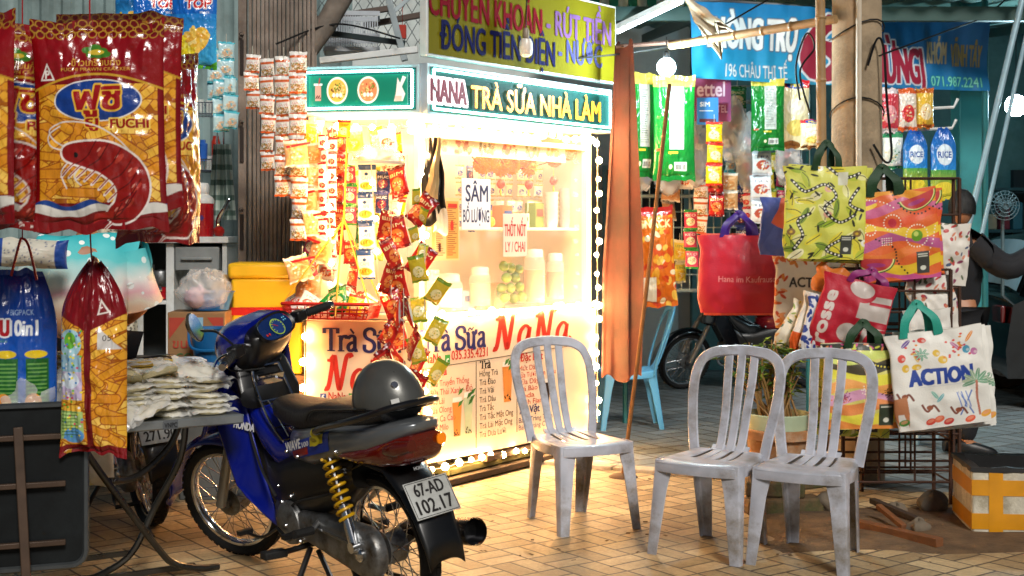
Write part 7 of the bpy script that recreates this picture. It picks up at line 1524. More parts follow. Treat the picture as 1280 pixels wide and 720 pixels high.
# wire panel and goods
wp = empty('wire_grid_rack', P(900, 330, 10.0), 0, 'pale wire grid panel full of hanging goods behind the red bag', 'wire panel'); w = MB()
xa, xb = P(782, 0, 10).x-wp.location.x, P(1012, 0, 10).x-wp.location.x
for k in range(24): x = xa+(xb-xa)*k/23; w.tube([(x, 0, -.2), (x, 0, 1.35)], .005, 5)
for k in range(14): z = -.2+1.55*k/13; w.tube([(xa, .01, z), (xb, .01, z)], .006 if k % 3 else .016, 5)
w.build('wire_grid', mat('pale_wire', '9fb4b4', .4, .5, .2), wp)
for x in (xa, xb): w = MB(); w.tube([(x, .03, -wp.location.z), (x, .03, 1.4)], .02, 6); w.build('upright', mat('teal_post'), wp)
def c_green():
    c = Cv(.34, .74, 90, '0d7a2c'); c.grad(0, .74, '0a6a26', '12882f').rect(0, .66, .34, .74, 'd8c850').rect(.13, .22, .25, .66, 'c8d0c8').rect(.12, .06, .24, .16, '0d7a2c').rect(.17, .07, .27, .13, 'dfe6df').rect(.12, .19, .2, .205, 'e0c83a').rect(.02, .21, .07, .225, 'c84a2a').ell(.14, .1, .014, .016, 'e8e4c0')
    for k in range(16): c.rect(.175+.0055*k, .078, .178+.0055*k, .115, '2a2a2a')
    for k in range(24): c.rect(.14, .25+.016*k, .14+rnd.uniform(.05, .1), .254+.016*k, '5a6a5c')
    return c
cg = c_green()
def good(cv, px0, px1, py0, py1, d, label, cat='snack bag', T=.09, rz=0, roll=0, neck=0, back='0d7a2c', m=FILM, name='hanging_pack', group='packs hung in the shop', seed=5, **k):
    W, H = (px1-px0)/F*d, (py1-py0)/F*d; o = film(name, cv, pillow(W, H, T, .008, seed, neck, .05), m, back=back); o.location = P((px0+px1)/2, py1, d); o.rotation_euler = (0, roll, rz); return tag(o, label, cat, group)
good(cg, 780, 822, 92, 222, 9.3, 'tall green pack half hidden by the orange curtain', rz=.4, seed=101); good(cg, 816, 869, 95, 226, 8.9, 'tall green pack with white label under the glaring bulb', rz=-.05, seed=102); good(cg, 938, 981, 98, 189, 9.2, 'green pack with yellow top beside the concrete pole wires', seed=103)
c = Cv(.3, .5, 70, 'e6dcb0'); c.rect(0, .44, .3, .5, 'c8202a').ell(.15, .46, .09, .03, '2a4aa0').text('MIX', .15, .445, .03, 'f0d83a', .1, .04).ell(.15, .3, .1, .06, 'f0e8d0').ell(.15, .15, .1, .06, 'e8d070').ell(.1, .03, .1, .03, '8a5a2a')
good(c, 976, 1012, 100, 186, 9.3, 'cream snack pack with blue and red crest beside the green pack', back='d8c8a0', seed=104)
good(c, 1000, 1030, 150, 186, 9.0, 'small cream snack pack behind the bamboo stick', back='d8c8a0', seed=105)
c = Cv(.26, .66, 80, 'd86a1c')
for k in range(70): c.ell(rnd.uniform(0, .26), rnd.uniform(.0, .62), rnd.uniform(.015, .04), rnd.uniform(.01, .025), rnd.choice(('e8a02a', 'f0c050', 'c83a1a', 'd8501c', 'f4e0b0')), rnd.uniform(0, 3))
c.rect(0, .6, .26, .66, 'b8201c').rect(.03, .04, .12, .2, 'e8dcc0').text('SNACK', .14, .52, .05, 'f4e8a0', .2, .04)
good(c, 797, 848, 258, 384, 8.5, 'big orange snack bag hung beside the leaning prop', T=.11, roll=-.06, rz=.1, back='c85a1c', seed=106)
c = Cv(.2, .2, 70, '8a3a68'); c.text('viettel'[2:], .09, .11, .06, 'e0c8d8', .15, .02).text('TEL', .15, .04, .03, 'd8b8d0', .06, .02); card('phone_sign', P(868, 152, 9.4), .26, .33, 0, c, 'plum coloured phone sign with pale lettering behind the bulb', 'sign', th=.006)
c = Cv(.16, .2, 70, '2a7ac0'); c.rect(.02, .02, .14, .045, '5a1a2a').rect(.02, .1, .12, .105, 'e0ecf4').text('SIM', .06, .135, .03, 'e8f4fa', .07, .03); card('card_sign', P(871, 156, 9.2), .15, .19, 0, c, 'small blue card pinned over the plum coloured sign', 'sign', th=.004)
strip('strip of yellow seasoning packets beside the small blue card', 'yel', P(893, 152, 9.1), 3, 0, s=1.15); strip('strip of snack packets ending below the yellow seasoning ones', 'red', P(895, 212, 9.12), 2, .1, s=1.1)
strip('pink sweet packets hanging above the light blue chair', 'pinkg', P(864, 262, 9.4), 3, 0, s=1.3); strip('white packets with red print below the tall green pack', 'whit', P(952, 188, 9.3), 3, 0, s=1.25); strip('amber nut packets by the wire panel edge', 'amber', P(910, 216, 9.2), 2, .1, s=1)
r = random.Random(31)
for i, (px, py, sx, sz, t) in enumerate(((800, 240, .1, .32, 'behind the orange snack bag'), (835, 245, .12, .35, 'below the tall green pack'), (870, 235, .1, .42, 'between green pack and yellow strip'), (915, 205, .12, .4, 'above the red shopping bag handles'), (935, 240, .1, .45, 'next to the white packets'), (985, 235, .1, .3, 'behind the geometric bag'))):
    o = clump('clear_goods_bag', P(px, py, 9.7), sx, .08, sz*.6, clear, 'clear bag of small goods hanging on the wire panel '+t, 'plastic bag', i*3+20, 16, 'clear bags on the wire panel')
    w = MB()
    for k in range(14): w.box((r.uniform(-.6, .6)*sx, r.uniform(-.03, .03), r.uniform(.1, 1)*sz), (.05, .02, .06), M.Rotation(r.uniform(0, 3), 3, 'Y'), k % 4)
    w.build('contents', [mat('goods_white', 'd8dcdc', .5), mat('goods_blue', '3a6a9a', .5), mat('goods_pink', 'b86a7a', .5), mat('goods_dark', '2a3034', .5)], o)
for i, (key, px, py, n, sc_, t) in enumerate((('whit', 858, 160, 3, 1.1, 'white packs behind the tall green pack beside the plum sign'), ('green', 922, 108, 3, 1.0, 'green snack packs at the back next to the plum sign'), ('bluesach', 912, 160, 5, 1.1, 'pale blue sachets at the back beside the yellow seasoning'), ('redw', 934, 192, 8, 1.2, 'red and white sachets on the grid under the green pack'), ('gold', 962, 190, 5, 1.1, 'gold sachets on the grid beside the white packs'), ('pinkg', 975, 192, 5, 1.2, 'pink sweets on the grid over the geometric bag'), ('navy', 925, 232, 3, 1.2, 'navy packs on the grid over the red shopping bag'), ('bw', 990, 190, 3, 1.0, 'white and navy coffee packets behind the snake bag edge'), ('amber', 838, 228, 2, 1.1, 'amber nut packets under the tall green pack'), ('spice', 875, 205, 4, 1.2, 'orange and white spice packets on the grid'), ('lemon', 850, 300, 2, .9, 'lemon bags low on the grid by the orange snack bag'), ('whit', 1112, 215, 3, 1.1, 'white packs behind the watermelon bag handles'))):
    strip('strip of '+t, key, P(px, py, 9.75+.05*(i % 3)), n, (-.2, .1, .3)[i % 3], wob=.2, s=sc_)
# rods with bright packs beyond the pole
for i, (a, b) in enumerate(((P(1095, 139, 9.3), P(1192, 134, 9.3)), (P(1095, 165, 9.3), P(1190, 160, 9.3)))): w = MB(); w.tube([a, b, b+V((.03, 0, .06))], .011, 6); tag(w.build('hanging_rod', white), 'white rod of hooked packs beyond the concrete pole, '+('upper', 'lower')[i]+' one', 'rod')
for i, (x0_, x1_, y0_, y1_, bgc, a_, b_, t) in enumerate(((1098, 1124, 110, 166, 'c83a4a', 'd8ccd0', 'e0a0a8', 'pink and white pack nearest the concrete pole, upper rod'), (1122, 1146, 110, 164, 'e0d8cc', 'd8602a', 'c8303a', 'white and red pack in the middle of the upper rod'), (1145, 1167, 110, 160, 'd8b03a', 'b8601c', 'e8d8b0', 'golden pack at the end of the upper rod'), (1103, 1129, 166, 212, 'dce4e0', '2a8a5a', 'c8d8d0', 'white and green pack on the lower rod'))):
    good(c_plain(bgc, a_, b_, None, W=.16, H=.3)(), x0_, x1_, y0_, y1_, 9.25, t, back=bgc, seed=110+i)
c = Cv(.2, .48, 70, '1a6ac8'); c.grad(0, .2, 'c8b82a', '4a9a4a').grad(.2, .48, '2a8ad8', '1450a8').ell(.1, .3, .06, .07, 'd8e8f4').text('RICE', .1, .28, .04, '1a4a9a', .1, .03).ell(.1, .08, .07, .04, 'e0d040')
good(c, 1128, 1160, 163, 244, 9.2, 'blue and yellow pouch hanging beside the white green pack', neck=.6, back='1450a8', seed=120); good(c, 1162, 1196, 160, 250, 9.2, 'blue and yellow pouch nearest the teal column', neck=.6, back='1450a8', seed=121)
# slanted pale poles, fan, shop shelf
pole('slanted_pole', P(1280, -10, 9.2), V((P(1145, 0, 9.0).x, 9.0, .0)), .022, mat('pale_blue_pole', '9ab8c4', .4, .3), 'pale blue slanting pole in front of the dim shop', 'pole')
pole('slanted_pole', P(1295, -10, 9.3), V((P(1170, 0, 9.3).x, 9.3, .0)), .016, mat('pale_blue_pole'), 'thinner pale slanting pole behind its twin', 'pole')
fa = empty('wall_fan', P(1256, 257, 10.9), 0, 'round grey fan hanging in the dim teal shop', 'fan'); w = MB()
for rr in (.03, .06, .09, .12): w.tube([(rr*math.cos(t), -.03+.03*(rr/.12)**2, rr*math.sin(t)) for t in np.linspace(0, 2*PI, 25)], .004, 5)
for k in range(20): t = k*PI/10; w.tube([(.02*math.cos(t), -.03, .02*math.sin(t)), (.12*math.cos(t), 0, .12*math.sin(t))], .003, 4)
w.build('guard_frame', mat('fan_grey', '465456', .5), fa); w = MB()
for k in range(3): t = k*2.09; w.add([(.0, 0, 0), (.1*math.cos(t), .01, .1*math.sin(t)), (.1*math.cos(t+.8), -.01, .1*math.sin(t+.8))], [(0, 1, 2)])
w.lathe([(0, -.02), (.03, -.02), (.03, .08), (0, .08)], 14, M.Rotation(R(-90), 4, 'X')); w.tube([(0, .05, 0), (0, .05, -.5), (.0, .05, -.9)], .015, 6); w.build('motor', mat('fan_body', '4a5a5c', .5), fa)
sh = empty('shop_shelf', P(1268, 0, 13.4), 0, 'dark shop shelf with rows of goods under the far bulb', 'shelf'); sh.location.z = 0; w = MB()
for x in (-.35, .35): w.box((x, 0, .95), (.04, .35, 1.9))
for k in range(5): w.box((0, 0, .2+.42*k), (.7, .35, .03))
w.build('shelf_frame', mat('shop_teal_dark', '1f4a50', .6), sh)
for k in range(4):
    for j in range(5):
        w = MB(); h = r.uniform(.14, .3); w.box((-.26+.13*j, -.02, .215+.42*k+h/2), (.1, .16, h)); w.build('goods_box', mat('shop_goods_%s' % ('red', 'teal', 'grey', 'cream')[(k+j) % 4], ('7a2a3a', '2a6a7a', '5a6468', 'a89a80')[(k+j) % 4], .5), sh, bevel=.01)
# ------------------------------------------------------------------ frames above the stall
st = mat('pale_steel', 'a8b4b8', .45, .4, .3, 8)
for i, (a, b, wd, m, t, nm) in enumerate(((P(386, 38, 8.8), P(505, 54, 8.6), .045, mat('dark_steel', '3a4648', .5, .3, .3, 8), 'dark steel bar above the food picture sign', 'steel_bar'), (P(483, -12, 8.5), P(506, 76, 8.5), .05, st, 'pale steel strut slanting down beside the yellow sign', 'steel_strut'), (P(525, -14, 8.6), P(488, 18, 8.55), .035, st, 'short pale strut meeting the slanting one', 'steel_strut'), (P(385, 26, 9.2), P(490, 10, 9.3), .05, mat('brown_steel', '54463e', .6, .2), 'upper brown bar behind the grey crate', 'steel_bar'), (P(455, 32, 9.4), P(530, 18, 9.4), .05, mat('brown_steel'), 'lower brown bar behind the slanting strut', 'steel_bar'), (P(388, 36, 8.7), P(386, 82, 8.7), .04, st, 'short pale post beside the wooden limb', 'steel_post'), (P(400, 76, 8.3), P(522, 62, 8.3), .05, white, 'pale painted plank lying over the food picture sign', 'plank'))):
    w = MB(); w.beam(a, b, wd, wd*.8); tag(w.build(nm, m, bevel=.003), t, nm.split('_')[-1])
w = MB(); w.tube([P(437, -22, 8.5), P(408, 30, 8.45), P(384, 66, 8.4)], [.075, .07, .06], 10); tag(w.build('wooden_limb', mat('grey_wood', '7a6f64', .8, 0, .4, 14, .4, 40)), 'thick grey wooden limb leaning behind the ribbed gate', 'timber')
cr_ = empty('plastic_crate', P(440, 70, 8.9), .1, 'grey slatted plastic crate stacked over the food picture sign', 'crate'); w = MB()
for k in range(22): x = -.17+.0162*k; w.box((x, -.12, .15), (.007, .01, .22)); w.box((x, .12, .15), (.007, .01, .22))
for z in (.03, .12, .27): w.box((0, -.12, z), (.36, .014, .03)); w.box((0, .12, z), (.36, .014, .03)); w.box((-.18, 0, z), (.014, .24, .03)); w.box((.18, 0, z), (.014, .24, .03))
w.box((0, 0, .02), (.36, .24, .01)); w.build('lattice', mat('grey_plastic', 'b4bcc4', .5), cr_)
w = MB(); r = random.Random(3)
for k in range(9):
    x0 = 395+k*15; p0 = [P(x0+(7 if j % 2 else 0), -8+j*12, 9.6) for j in range(7)]; w.tube(p0, .003, 4); w.tube([P(2*x0+7-((p.x*F/p.y)+CX), 0, 9.6)*0+V((P(x0+15-(7 if j % 2 else 0), 0, 9.6).x, 9.6, p.z)) for j, p in enumerate(p0)], .003, 4)
tag(w.build('wire_mesh', mat('mesh_wire', '5a6468', .5, .5)), 'hexagon wire mesh strung above the stall roof', 'wire mesh')
w = MB(); w.box(P(503, 40, 8.7), (.05, .05, .09)); w.tube([P(503, 40, 8.7), P(503, -20, 8.7)], .003, 4); tag(w.build('red_tin', mat('red_tin_paint', 'b03020', .4), bevel=.005), 'small red tin hanging beside the slanting strut', 'tin')

# ------------------------------------------------------------------ more motorbikes, a car
def recolour(root, table):
    for ob in [root]+[x for x in col.objects if x.parent == root]+[y for x in col.objects if x.parent == root for y in col.objects if y.parent == x]:
        if ob.type != 'MESH': continue
        for s_ in ob.material_slots:
            if s_.material and s_.material.name in table: nm = table[s_.material.name]; s_.link = 'OBJECT'; s_.material = nm
def drop(root, names):
    for x in list(root.children_recursive):
        if x.name.split('.')[0] in names: bpy.data.objects.remove(x)
bk2 = copy_tree(bike); bk2.name = 'parked_motorbike'; tag(bk2, 'black motorbike with red trim parked far behind the middle grey chair', 'motorbike', 'parked motorbikes')
bike['group'] = 'parked motorbikes'; drop(bk2, ('licence_plate', 'lettering', 'badge', 'sticker', 'rear_badge')); p = P(1016, 0, 12.2); bk2.location = (p.x+.02, 12.25, 0); bk2.rotation_euler = (R(-5), 0, R(184))
recolour(bk2, {'blue_lacquer': mat('black_lacquer', '0c0c10', .2, .1, .1, 6, coat=.5), 'silver_lacquer': mat('red_lacquer', '8a1420', .25, .1, .1, 6, coat=.5)})
bk3 = copy_tree(bike); bk3.name = 'parked_motorbike'; tag(bk3, 'dark motorbike with rear wheel toward us under the folding table', 'motorbike', 'parked motorbikes'); drop(bk3, ('badge', 'sticker', 'rear_badge', 'lettering'))
p = G(186, 658); bk3.location = (p.x, p.y+.05, 0); bk3.rotation_euler = (R(-5), 0, R(120)); recolour(bk3, {'blue_lacquer': mat('black_lacquer'), 'silver_lacquer': mat('brown_lacquer', '4a3a2c', .3, .2, .1, 6, coat=.4)})
po3 = next(x for x in bk3.children if x.name.startswith('licence_plate')); w = MB()
letter(w, '67-B1', pc+pu*.012, xr, pu, .045, .125, 0, .03); letter(w, '271.90', pc-pu*.054, xr, pu, .05, .15, 0, .03); w.build('lettering', black, po3, smooth=False)
car = empty('parked_car', (5.32, 11.5, 0), 0, 'dark hatchback car at the street side beyond the standing person', 'car'); cm_ = mat('car_black', '060708', .15, .3, .1, 4, coat=.8); w = MB()
prof = [(-1.3, .32, .8), (-1.34, .55, .86), (-1.28, .92, .86), (-1.1, 1.0, .85), (0, 1.02, .86), (1.4, .98, .86), (2.2, .86, .82), (2.5, .7, .76), (2.5, .32, .74)]
rows = []
for y in np.linspace(-1, 1, 13): rows.append([V((x, hw*y, z-.06*abs(y)**4)) for x, z, hw in prof])
w.loft(rows, False, 0, False); 
for s in (-1, 1): w.add([(x, hw*s, z-.06) for x, z, hw in prof], [tuple(range(9))] if s < 0 else [tuple(range(8, -1, -1))])
w.build('body', cm_, car, ang=50)
w = MB(); cab = [(-1.18, .98, .72), (-.95, 1.42, .6), (-.5, 1.49, .6), (.3, 1.46, .6), (1.15, 1.0, .7)]
w.loft([[V((x, hw*y, z-.05*abs(y)**3)) for x, z, hw in cab] for y in np.linspace(-1, 1, 11)], False, 0, False); w.build('roof', cm_, car, ang=60)
w = MB(); w.loft([[V((x, hw*y, z-.05*abs(y)**3)) for x, z, hw in [(-1.175, 1.01, .68), (-.985, 1.385, .58)]] for y in np.linspace(-1, 1, 9)], False, 0, False); w.v = [(x-.012, y, z+.006) for x, y, z in w.v]; w.build('rear_window', mat('car_glass_sheen', '9fb2b8', .06, .3, .1), car)  # pale glass colour stands in for a reflection on the window
for s in (-1, 1):
    w = MB(); w.add([(x, s*(hw+.006), z) for x, z, hw in ((-1.0, 1.0, .71), (-.82, 1.38, .605), (-.05, 1.43, .605), (-.05, 1.0, .71))], [(0, 1, 2, 3)]); w.add([(x, s*(hw+.006), z) for x, z, hw in ((.02, 1.0, .71), (.02, 1.43, .605), (.3, 1.4, .61), (.95, 1.02, .7))], [(0, 1, 2, 3)]); w.build('side_window', mat('car_glass_dark', '10181a', .06), car, smooth=False)
    for x in (-.75, 1.55):
        w = MB(); T_ = M.Translation((x, .78*s, .31)) @ RX; w.lathe([(.2, -.09), (.29, -.1), (.31, -.06), (.31, .06), (.29, .1), (.2, .09)], 26, T_); o = w.build('wheel', rubber, car); w = MB(); w.lathe([(0, -.085), (.2, -.09), (.2, .09), (0, .085)], 20, T_); w.build('rim', alu, o)
    w = MB(); w.box((-1.33, .68*s, .78), (.04, .2, .14)); w.build('tail_lamp', mat('red_lens', '5a0a08', .15, coat=.8), car, bevel=.01)
# ------------------------------------------------------------------ people
def skin(name, pts, edges, m, parent, sub=2):
    ks = list(pts); me = bpy.data.meshes.new(name); me.from_pydata([pts[k][0] for k in ks], [(ks.index(a), ks.index(b)) for a, b in edges], []); me.materials.append(m)
    o = bpy.data.objects.new(name, me); col.objects.link(o); o.parent = parent; o.modifiers.new('skin', 'SKIN').use_smooth_shade = True
    for i, k in enumerate(ks):
        q = pts[k][1]; me.skin_vertices[0].data[i].radius = (q, q) if not isinstance(q, tuple) else q; me.skin_vertices[0].data[i].use_root = (i == 0)
    s_ = o.modifiers.new('sub', 'SUBSURF'); s_.levels = sub; s_.render_levels = sub; return o
def hand(pts, edges, wrist, d, side, s=1):               # palm and five bent fingers appended to a body skeleton
    d = V(d).normalized(); x = V(side).normalized(); y = d.cross(x).normalized(); pts[wrist+'p'] = (V(pts[wrist][0])+d*.07*s, (.03*s, .016*s)); edges.append((wrist, wrist+'p'))
    for k in range(4):
        L = (.072, .08, .076, .06)[k]; b = V(pts[wrist+'p'][0])+x*(k-1.5)*.02*s; pts[wrist+'f%d' % k] = (b+d*.025*s, .0095*s); pts[wrist+'g%d' % k] = (b+d*(.025+L*.5)*s+y*.012*s, .0085*s); pts[wrist+'h%d' % k] = (b+d*(.02+L*.85)*s+y*.035*s, .007*s)
        edges += [(wrist+'p', wrist+'f%d' % k), (wrist+'f%d' % k, wrist+'g%d' % k), (wrist+'g%d' % k, wrist+'h%d' % k)]
    b = V(pts[wrist][0])+d*.03*s-x*.03*s; pts[wrist+'t'] = (b, .011*s); pts[wrist+'u'] = (b+(d*.6-x*.6)*.04*s+y*.01*s, .009*s); edges += [(wrist, wrist+'t'), (wrist+'t', wrist+'u')]
skm = mat('skin_tan', 'a8714e', .5, 0, .15, 12); hairm = mat('black_hair', '0b0908', .45, 0, .3, 60, .6, 200)
def head(parent, c, yaw, pitch=0):
    T_ = M.Translation(V(c)) @ M.Rotation(yaw, 4, 'Z') @ M.Rotation(pitch, 4, 'Y')   # faces local +x
    w = MB()
    def fn(u, v):
        t, f = PI*v, 2*PI*u; d = V((math.sin(t)*math.cos(f), math.sin(t)*math.sin(f), math.cos(t))); x, y, z = d.x*.095, d.y*.075, d.z*.115
        jaw = max(0, -d.z); x -= .012*jaw*(d.x < 0); y *= 1-.28*jaw; x += .012*jaw*max(0, d.x)
        fr = max(0, d.x)**3
        x += .024*math.exp(-((d.y/.16)**2+((d.z+.12)/.16)**2))*fr-.010*(math.exp(-(((abs(d.y)-.38)/.16)**2+((d.z-.12)/.12)**2)))*fr+.008*math.exp(-((d.y/.3)**2+((d.z+.5)/.08)**2))*fr
        return T_ @ V((x, y, z))
    w.grid(fn, 36, 28)
    for s in (-1, 1): w.ball(T_ @ V((-.005, .077*s, -.005)), .022, 10, 0, (.7, .3, 1.1), T_.to_3x3())
    hd = w.build('head', skm, parent); w = MB()
    for s in (-1, 1): w.ball(T_ @ V((.078, .03*s, .014)), .011, 10, 0); w.ball(T_ @ V((.0865, .03*s, .014)), .0055, 8, 1); w.box(T_ @ V((.088, .03*s, .036)), (.006, .03, .006), T_.to_3x3(), 1)
    w.build('eye', [mat('eye_white', 'd8d4cc', .3), black], hd); w = MB(); w.box(T_ @ V((.094, 0, -.055)), (.008, .042, .012), T_.to_3x3()); w.build('mouth', mat('lip_tone', '8a4a40', .5), hd, bevel=.004)
    w = MB()
    def hf(u, v):
        f = 2*PI*u; face = max(0, math.cos(f)); tmax = PI*(.62-.30*face**.7); t = tmax*v; d = V((math.sin(t)*math.cos(f), math.sin(t)*math.sin(f), math.cos(t))); k = 1.09+.035*noise.noise(d*7)
        return T_ @ V((d.x*.098*k-.003, d.y*.08*k, d.z*.118*k+.004))
    w.grid(hf, 40, 18); w.build('hair', hairm, parent)
# person standing by the dark car, arm reaching out
p = P(1196, 0, 8.6); pa = empty('person', (p.x, 8.6, 0), 0, 'person in dark clothes standing behind the bags, one arm stretched toward the car', 'person', 'people among the stalls')
J = {'pelvis': ((0, 0, .92), (.14, .1)), 'waist': ((.0, .0, 1.06), (.125, .09)), 'chest': ((.01, 0, 1.27), (.155, .1)), 'neckb': ((.01, 0, 1.42), (.06, .055)), 'neck': ((.02, 0, 1.5), .05),
     'hl': ((0, .09, .88), .095), 'kl': ((.05, .1, .48), .062), 'al': ((.0, .1, .09), .042), 'tl': ((.13, .11, .04), .035), 'hr': ((0, -.09, .88), .095), 'kr': ((.1, -.1, .49), .062), 'ar': ((.02, -.1, .09), .042), 'tr': ((.15, -.11, .04), .035),
     'sl': ((.02, .16, 1.38), .058), 'el': ((.06, .22, 1.1), .042), 'wl': ((.16, .2, .9), .029), 'sr': ((.05, -.16, 1.38), .058), 'er': ((.26, -.2, 1.22), .045), 'wr': ((.47, -.2, 1.36), .029)}
E_ = [('pelvis', 'waist'), ('waist', 'chest'), ('chest', 'neckb'), ('neckb', 'neck'), ('pelvis', 'hl'), ('hl', 'kl'), ('kl', 'al'), ('al', 'tl'), ('pelvis', 'hr'), ('hr', 'kr'), ('kr', 'ar'), ('ar', 'tr'), ('chest', 'sl'), ('sl', 'el'), ('el', 'wl'), ('chest', 'sr'), ('sr', 'er'), ('er', 'wr')]
hand(J, E_, 'wl', (.3, .1, -.9), (.9, .1, .3), 1); hand(J, E_, 'wr', (.9, 0, -.1), (0, -1, 0), 1)
skin('body', J, E_, skm, pa)
def wear(J, keys, grow): return {k: (J[k][0], tuple(q+grow for q in J[k][1]) if isinstance(J[k][1], tuple) else J[k][1]+grow) for k in keys}
dk = mat('dark_shirt', '1c1d22', .85, 0, .3, 30, .2, 120); dk2 = mat('dark_trousers', '101116', .85, 0, .3, 30, .2, 120)
S_ = wear(J, ('pelvis', 'waist', 'chest', 'neckb', 'sl', 'el', 'sr', 'er'), .034); S_['er2'] = ((.46, -.2, 1.352), .05); S_['el2'] = ((.15, .205, .92), .05)
skin('shirt', S_, [('pelvis', 'waist'), ('waist', 'chest'), ('chest', 'neckb'), ('chest', 'sl'), ('sl', 'el'), ('el', 'el2'), ('chest', 'sr'), ('sr', 'er'), ('er', 'er2')], dk, pa)
for q in (('sl', 'el', 'el2'), ('sr', 'er', 'er2')): w = MB(); w.tube(smooth_path([S_[k][0] for k in q], 6), [.088-.0022*k for k in range(13)], 12); w.build('sleeve', dk, pa)
skin('trousers', wear(J, ('pelvis', 'hl', 'kl', 'al', 'hr', 'kr', 'ar'), .018), [('pelvis', 'hl'), ('hl', 'kl'), ('kl', 'al'), ('pelvis', 'hr'), ('hr', 'kr'), ('kr', 'ar')], dk2, pa)
def shoes(J, par):
    for q in 'lr': a, b = V(J['a'+q][0]), V(J['t'+q][0]); d = (b-a); d.z = 0; d.normalize(); w = MB(); z0 = min(a.z, b.z)-.035; w.loft([[V((0, 0, 0))+a+d*t+V((-d.y, d.x, 0))*u+Z*(z0-a.z+.045*h+v) for u, v in superell(.048*k, .045*h, 14, 2.6)] for t, k, h in ((-.055, .6, .8), (-.03, .9, 1.2), (.05, 1, 1.1), (.13, 1.05, .8), (.18, .8, .6), (.2, .4, .4))]); w.build('shoe', dark, par)
shoes(J, pa); head(pa, (.035, 0, 1.6), 1.2, .12)
# person seated on the dark motorbike behind the table
p = P(112, 0, 6.3); pb_ = empty('person', (p.x, p.y, 0), R(115), 'person in turquoise and white patterned shirt seated behind the hanging snack bags', 'person', 'people among the stalls')
J = {'pelvis': ((0, 0, .84), (.15, .11)), 'waist': ((.02, 0, .98), (.135, .1)), 'chest': ((.05, 0, 1.18), (.165, .11)), 'neckb': ((.07, 0, 1.34), (.065, .06)), 'neck': ((.09, 0, 1.42), .052),
     'hl': ((.05, .1, .80), .1), 'kl': ((.44, .17, .74), .065), 'al': ((.40, .18, .32), .045), 'tl': ((.52, .19, .27), .036), 'hr': ((.05, -.1, .80), .1), 'kr': ((.44, -.17, .74), .065), 'ar': ((.40, -.18, .32), .045), 'tr': ((.52, -.19, .27), .036),
     'sl': ((.06, .19, 1.30), .06), 'el': ((.12, .25, 1.05), .044), 'wl': ((.33, .2, .95), .03), 'sr': ((.06, -.19, 1.30), .06), 'er': ((.08, -.26, 1.03), .044), 'wr': ((.3, -.2, .93), .03)}
E_ = E_[:18]; hand(J, E_, 'wl', (.9, -.2, -.2), (0, -1, 0)); hand(J, E_, 'wr', (.9, .2, -.2), (0, -1, 0)); skin('body', J, E_, skm, pb_)
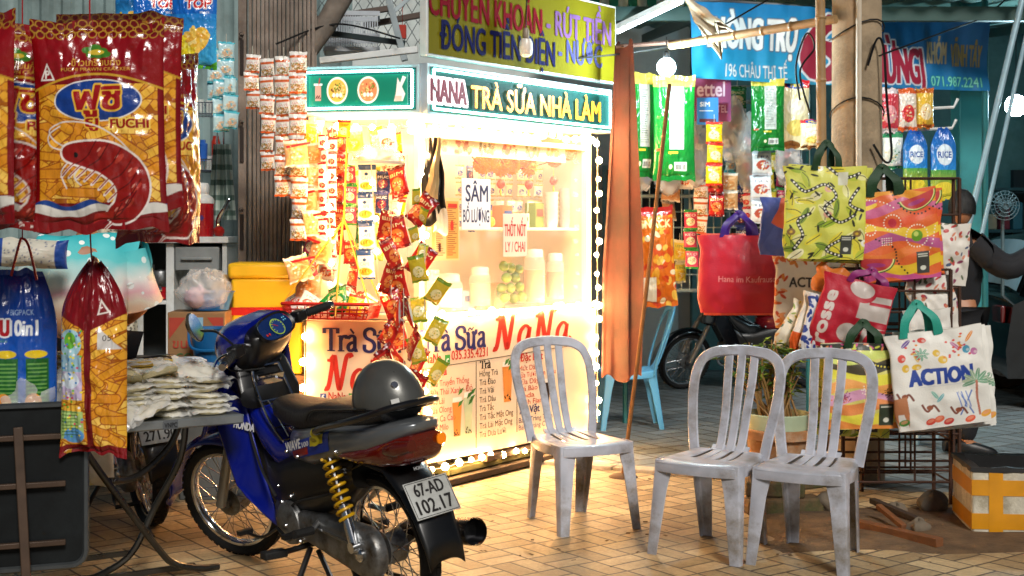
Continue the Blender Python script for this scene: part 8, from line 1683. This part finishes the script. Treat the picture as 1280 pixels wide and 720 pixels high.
def shirtmat():
    m = mat('tie_dye_cloth', 'e8e4dc', .8, 0, .1, 8, .2, 120); n, l = m.node_tree.nodes, m.node_tree.links; b = n['Principled BSDF']; tc = n.new('ShaderNodeTexCoord'); sp = n.new('ShaderNodeSeparateXYZ'); l.new(tc.outputs['Object'], sp.inputs[0])
    nz = n.new('ShaderNodeTexNoise'); nz.inputs['Scale'].default_value = 5; l.new(tc.outputs['Object'], nz.inputs['Vector']); ad = n.new('ShaderNodeMath'); ad.operation = 'MULTIPLY_ADD'; l.new(nz.outputs[0], ad.inputs[0]); ad.inputs[1].default_value = .25; l.new(sp.outputs[2], ad.inputs[2])
    mr = n.new('ShaderNodeMapRange'); mr.inputs[1].default_value = .95; mr.inputs[2].default_value = 1.5; l.new(ad.outputs[0], mr.inputs[0]); rp = n.new('ShaderNodeValToRGB'); e = rp.color_ramp.elements
    e[0].position = 0; e[0].color = (*lin('2f7ab0'), 1); e[1].position = 1; e[1].color = (*lin('2fb0b8'), 1)
    for pos, cc in ((.2, 'e0a06a'), (.38, 'e8dcc8'), (.5, 'e8b8c0'), (.62, 'e8ece8'), (.8, '62ccd0')): q = e.new(pos); q.color = (*lin(cc), 1)
    l.new(mr.outputs[0], rp.inputs[0]); vo = n.new('ShaderNodeTexVoronoi'); vo.inputs['Scale'].default_value = 13; l.new(tc.outputs['Object'], vo.inputs['Vector']); ls = n.new('ShaderNodeMath'); ls.operation = 'LESS_THAN'; ls.inputs[1].default_value = .22; l.new(vo.outputs['Distance'], ls.inputs[0])
    mx = n.new('ShaderNodeMix'); mx.data_type = 'RGBA'; l.new(ls.outputs[0], mx.inputs[0]); l.new(rp.outputs[0], mx.inputs[6]); mx.inputs[7].default_value = (.85, .9, .88, 1); l.new(mx.outputs[2], b.inputs['Base Color']); return m
S_ = wear(J, ('pelvis', 'waist', 'chest', 'neckb', 'sl', 'el', 'sr', 'er'), .045); skin('shirt', S_, [('pelvis', 'waist'), ('waist', 'chest'), ('chest', 'neckb'), ('chest', 'sl'), ('sl', 'el'), ('chest', 'sr'), ('sr', 'er')], shirtmat(), pb_)
for q in ('lr'): w = MB(); w.tube(smooth_path([J['s'+q][0], (V(J['s'+q][0])+V(J['e'+q][0]))/2+V((-.01, .01, 0)), J['e'+q][0]], 6), [.088+.0012*k for k in range(13)], 14); w.build('sleeve', mat('tie_dye_cloth'), pb_)
skin('trousers', wear(J, ('pelvis', 'hl', 'kl', 'al', 'hr', 'kr', 'ar'), .02), [('pelvis', 'hl'), ('hl', 'kl'), ('kl', 'al'), ('pelvis', 'hr'), ('hr', 'kr'), ('kr', 'ar')], dk2, pb_); shoes(J, pb_); head(pb_, (.11, 0, 1.53), 0); pb_.location.z = .06
c = Cv(.5, .22, 70, 'd8d4c4'); c.rect(0, 0, .08, .22, '1a4aa0').rect(.42, 0, .5, .22, '1a4aa0')
for k in range(60): c.ell(rnd.uniform(.09, .41), rnd.uniform(0, .22), .005, .005, '3a4a7a')
o = film('dotted_cushion', c, pillow(.34, .13, .12, .005, 77, 0, .03), WOVEN, back='d8d4c4'); o.location = P(36, 334, 6.0); o.rotation_euler = (0, .05, .2); tag(o, 'white dotted cushion with blue ends above the blue corn snack bag', 'cushion')
c = Cv(.3, .3, 50, 'd8c88a'); c.rect(.1, 0, .16, .3, 'e8d84a').rect(.2, 0, .3, .3, 'e4dcc8'); o = film('yellow_sack', c, pillow(.32, .34, .14, .012, 88, 0, .03), WOVEN, back='d8c88a'); o.location = P(100, 610, 6.0); tag(o, 'yellow and cream sack hung beside the dark motorbike under the table', 'sack')
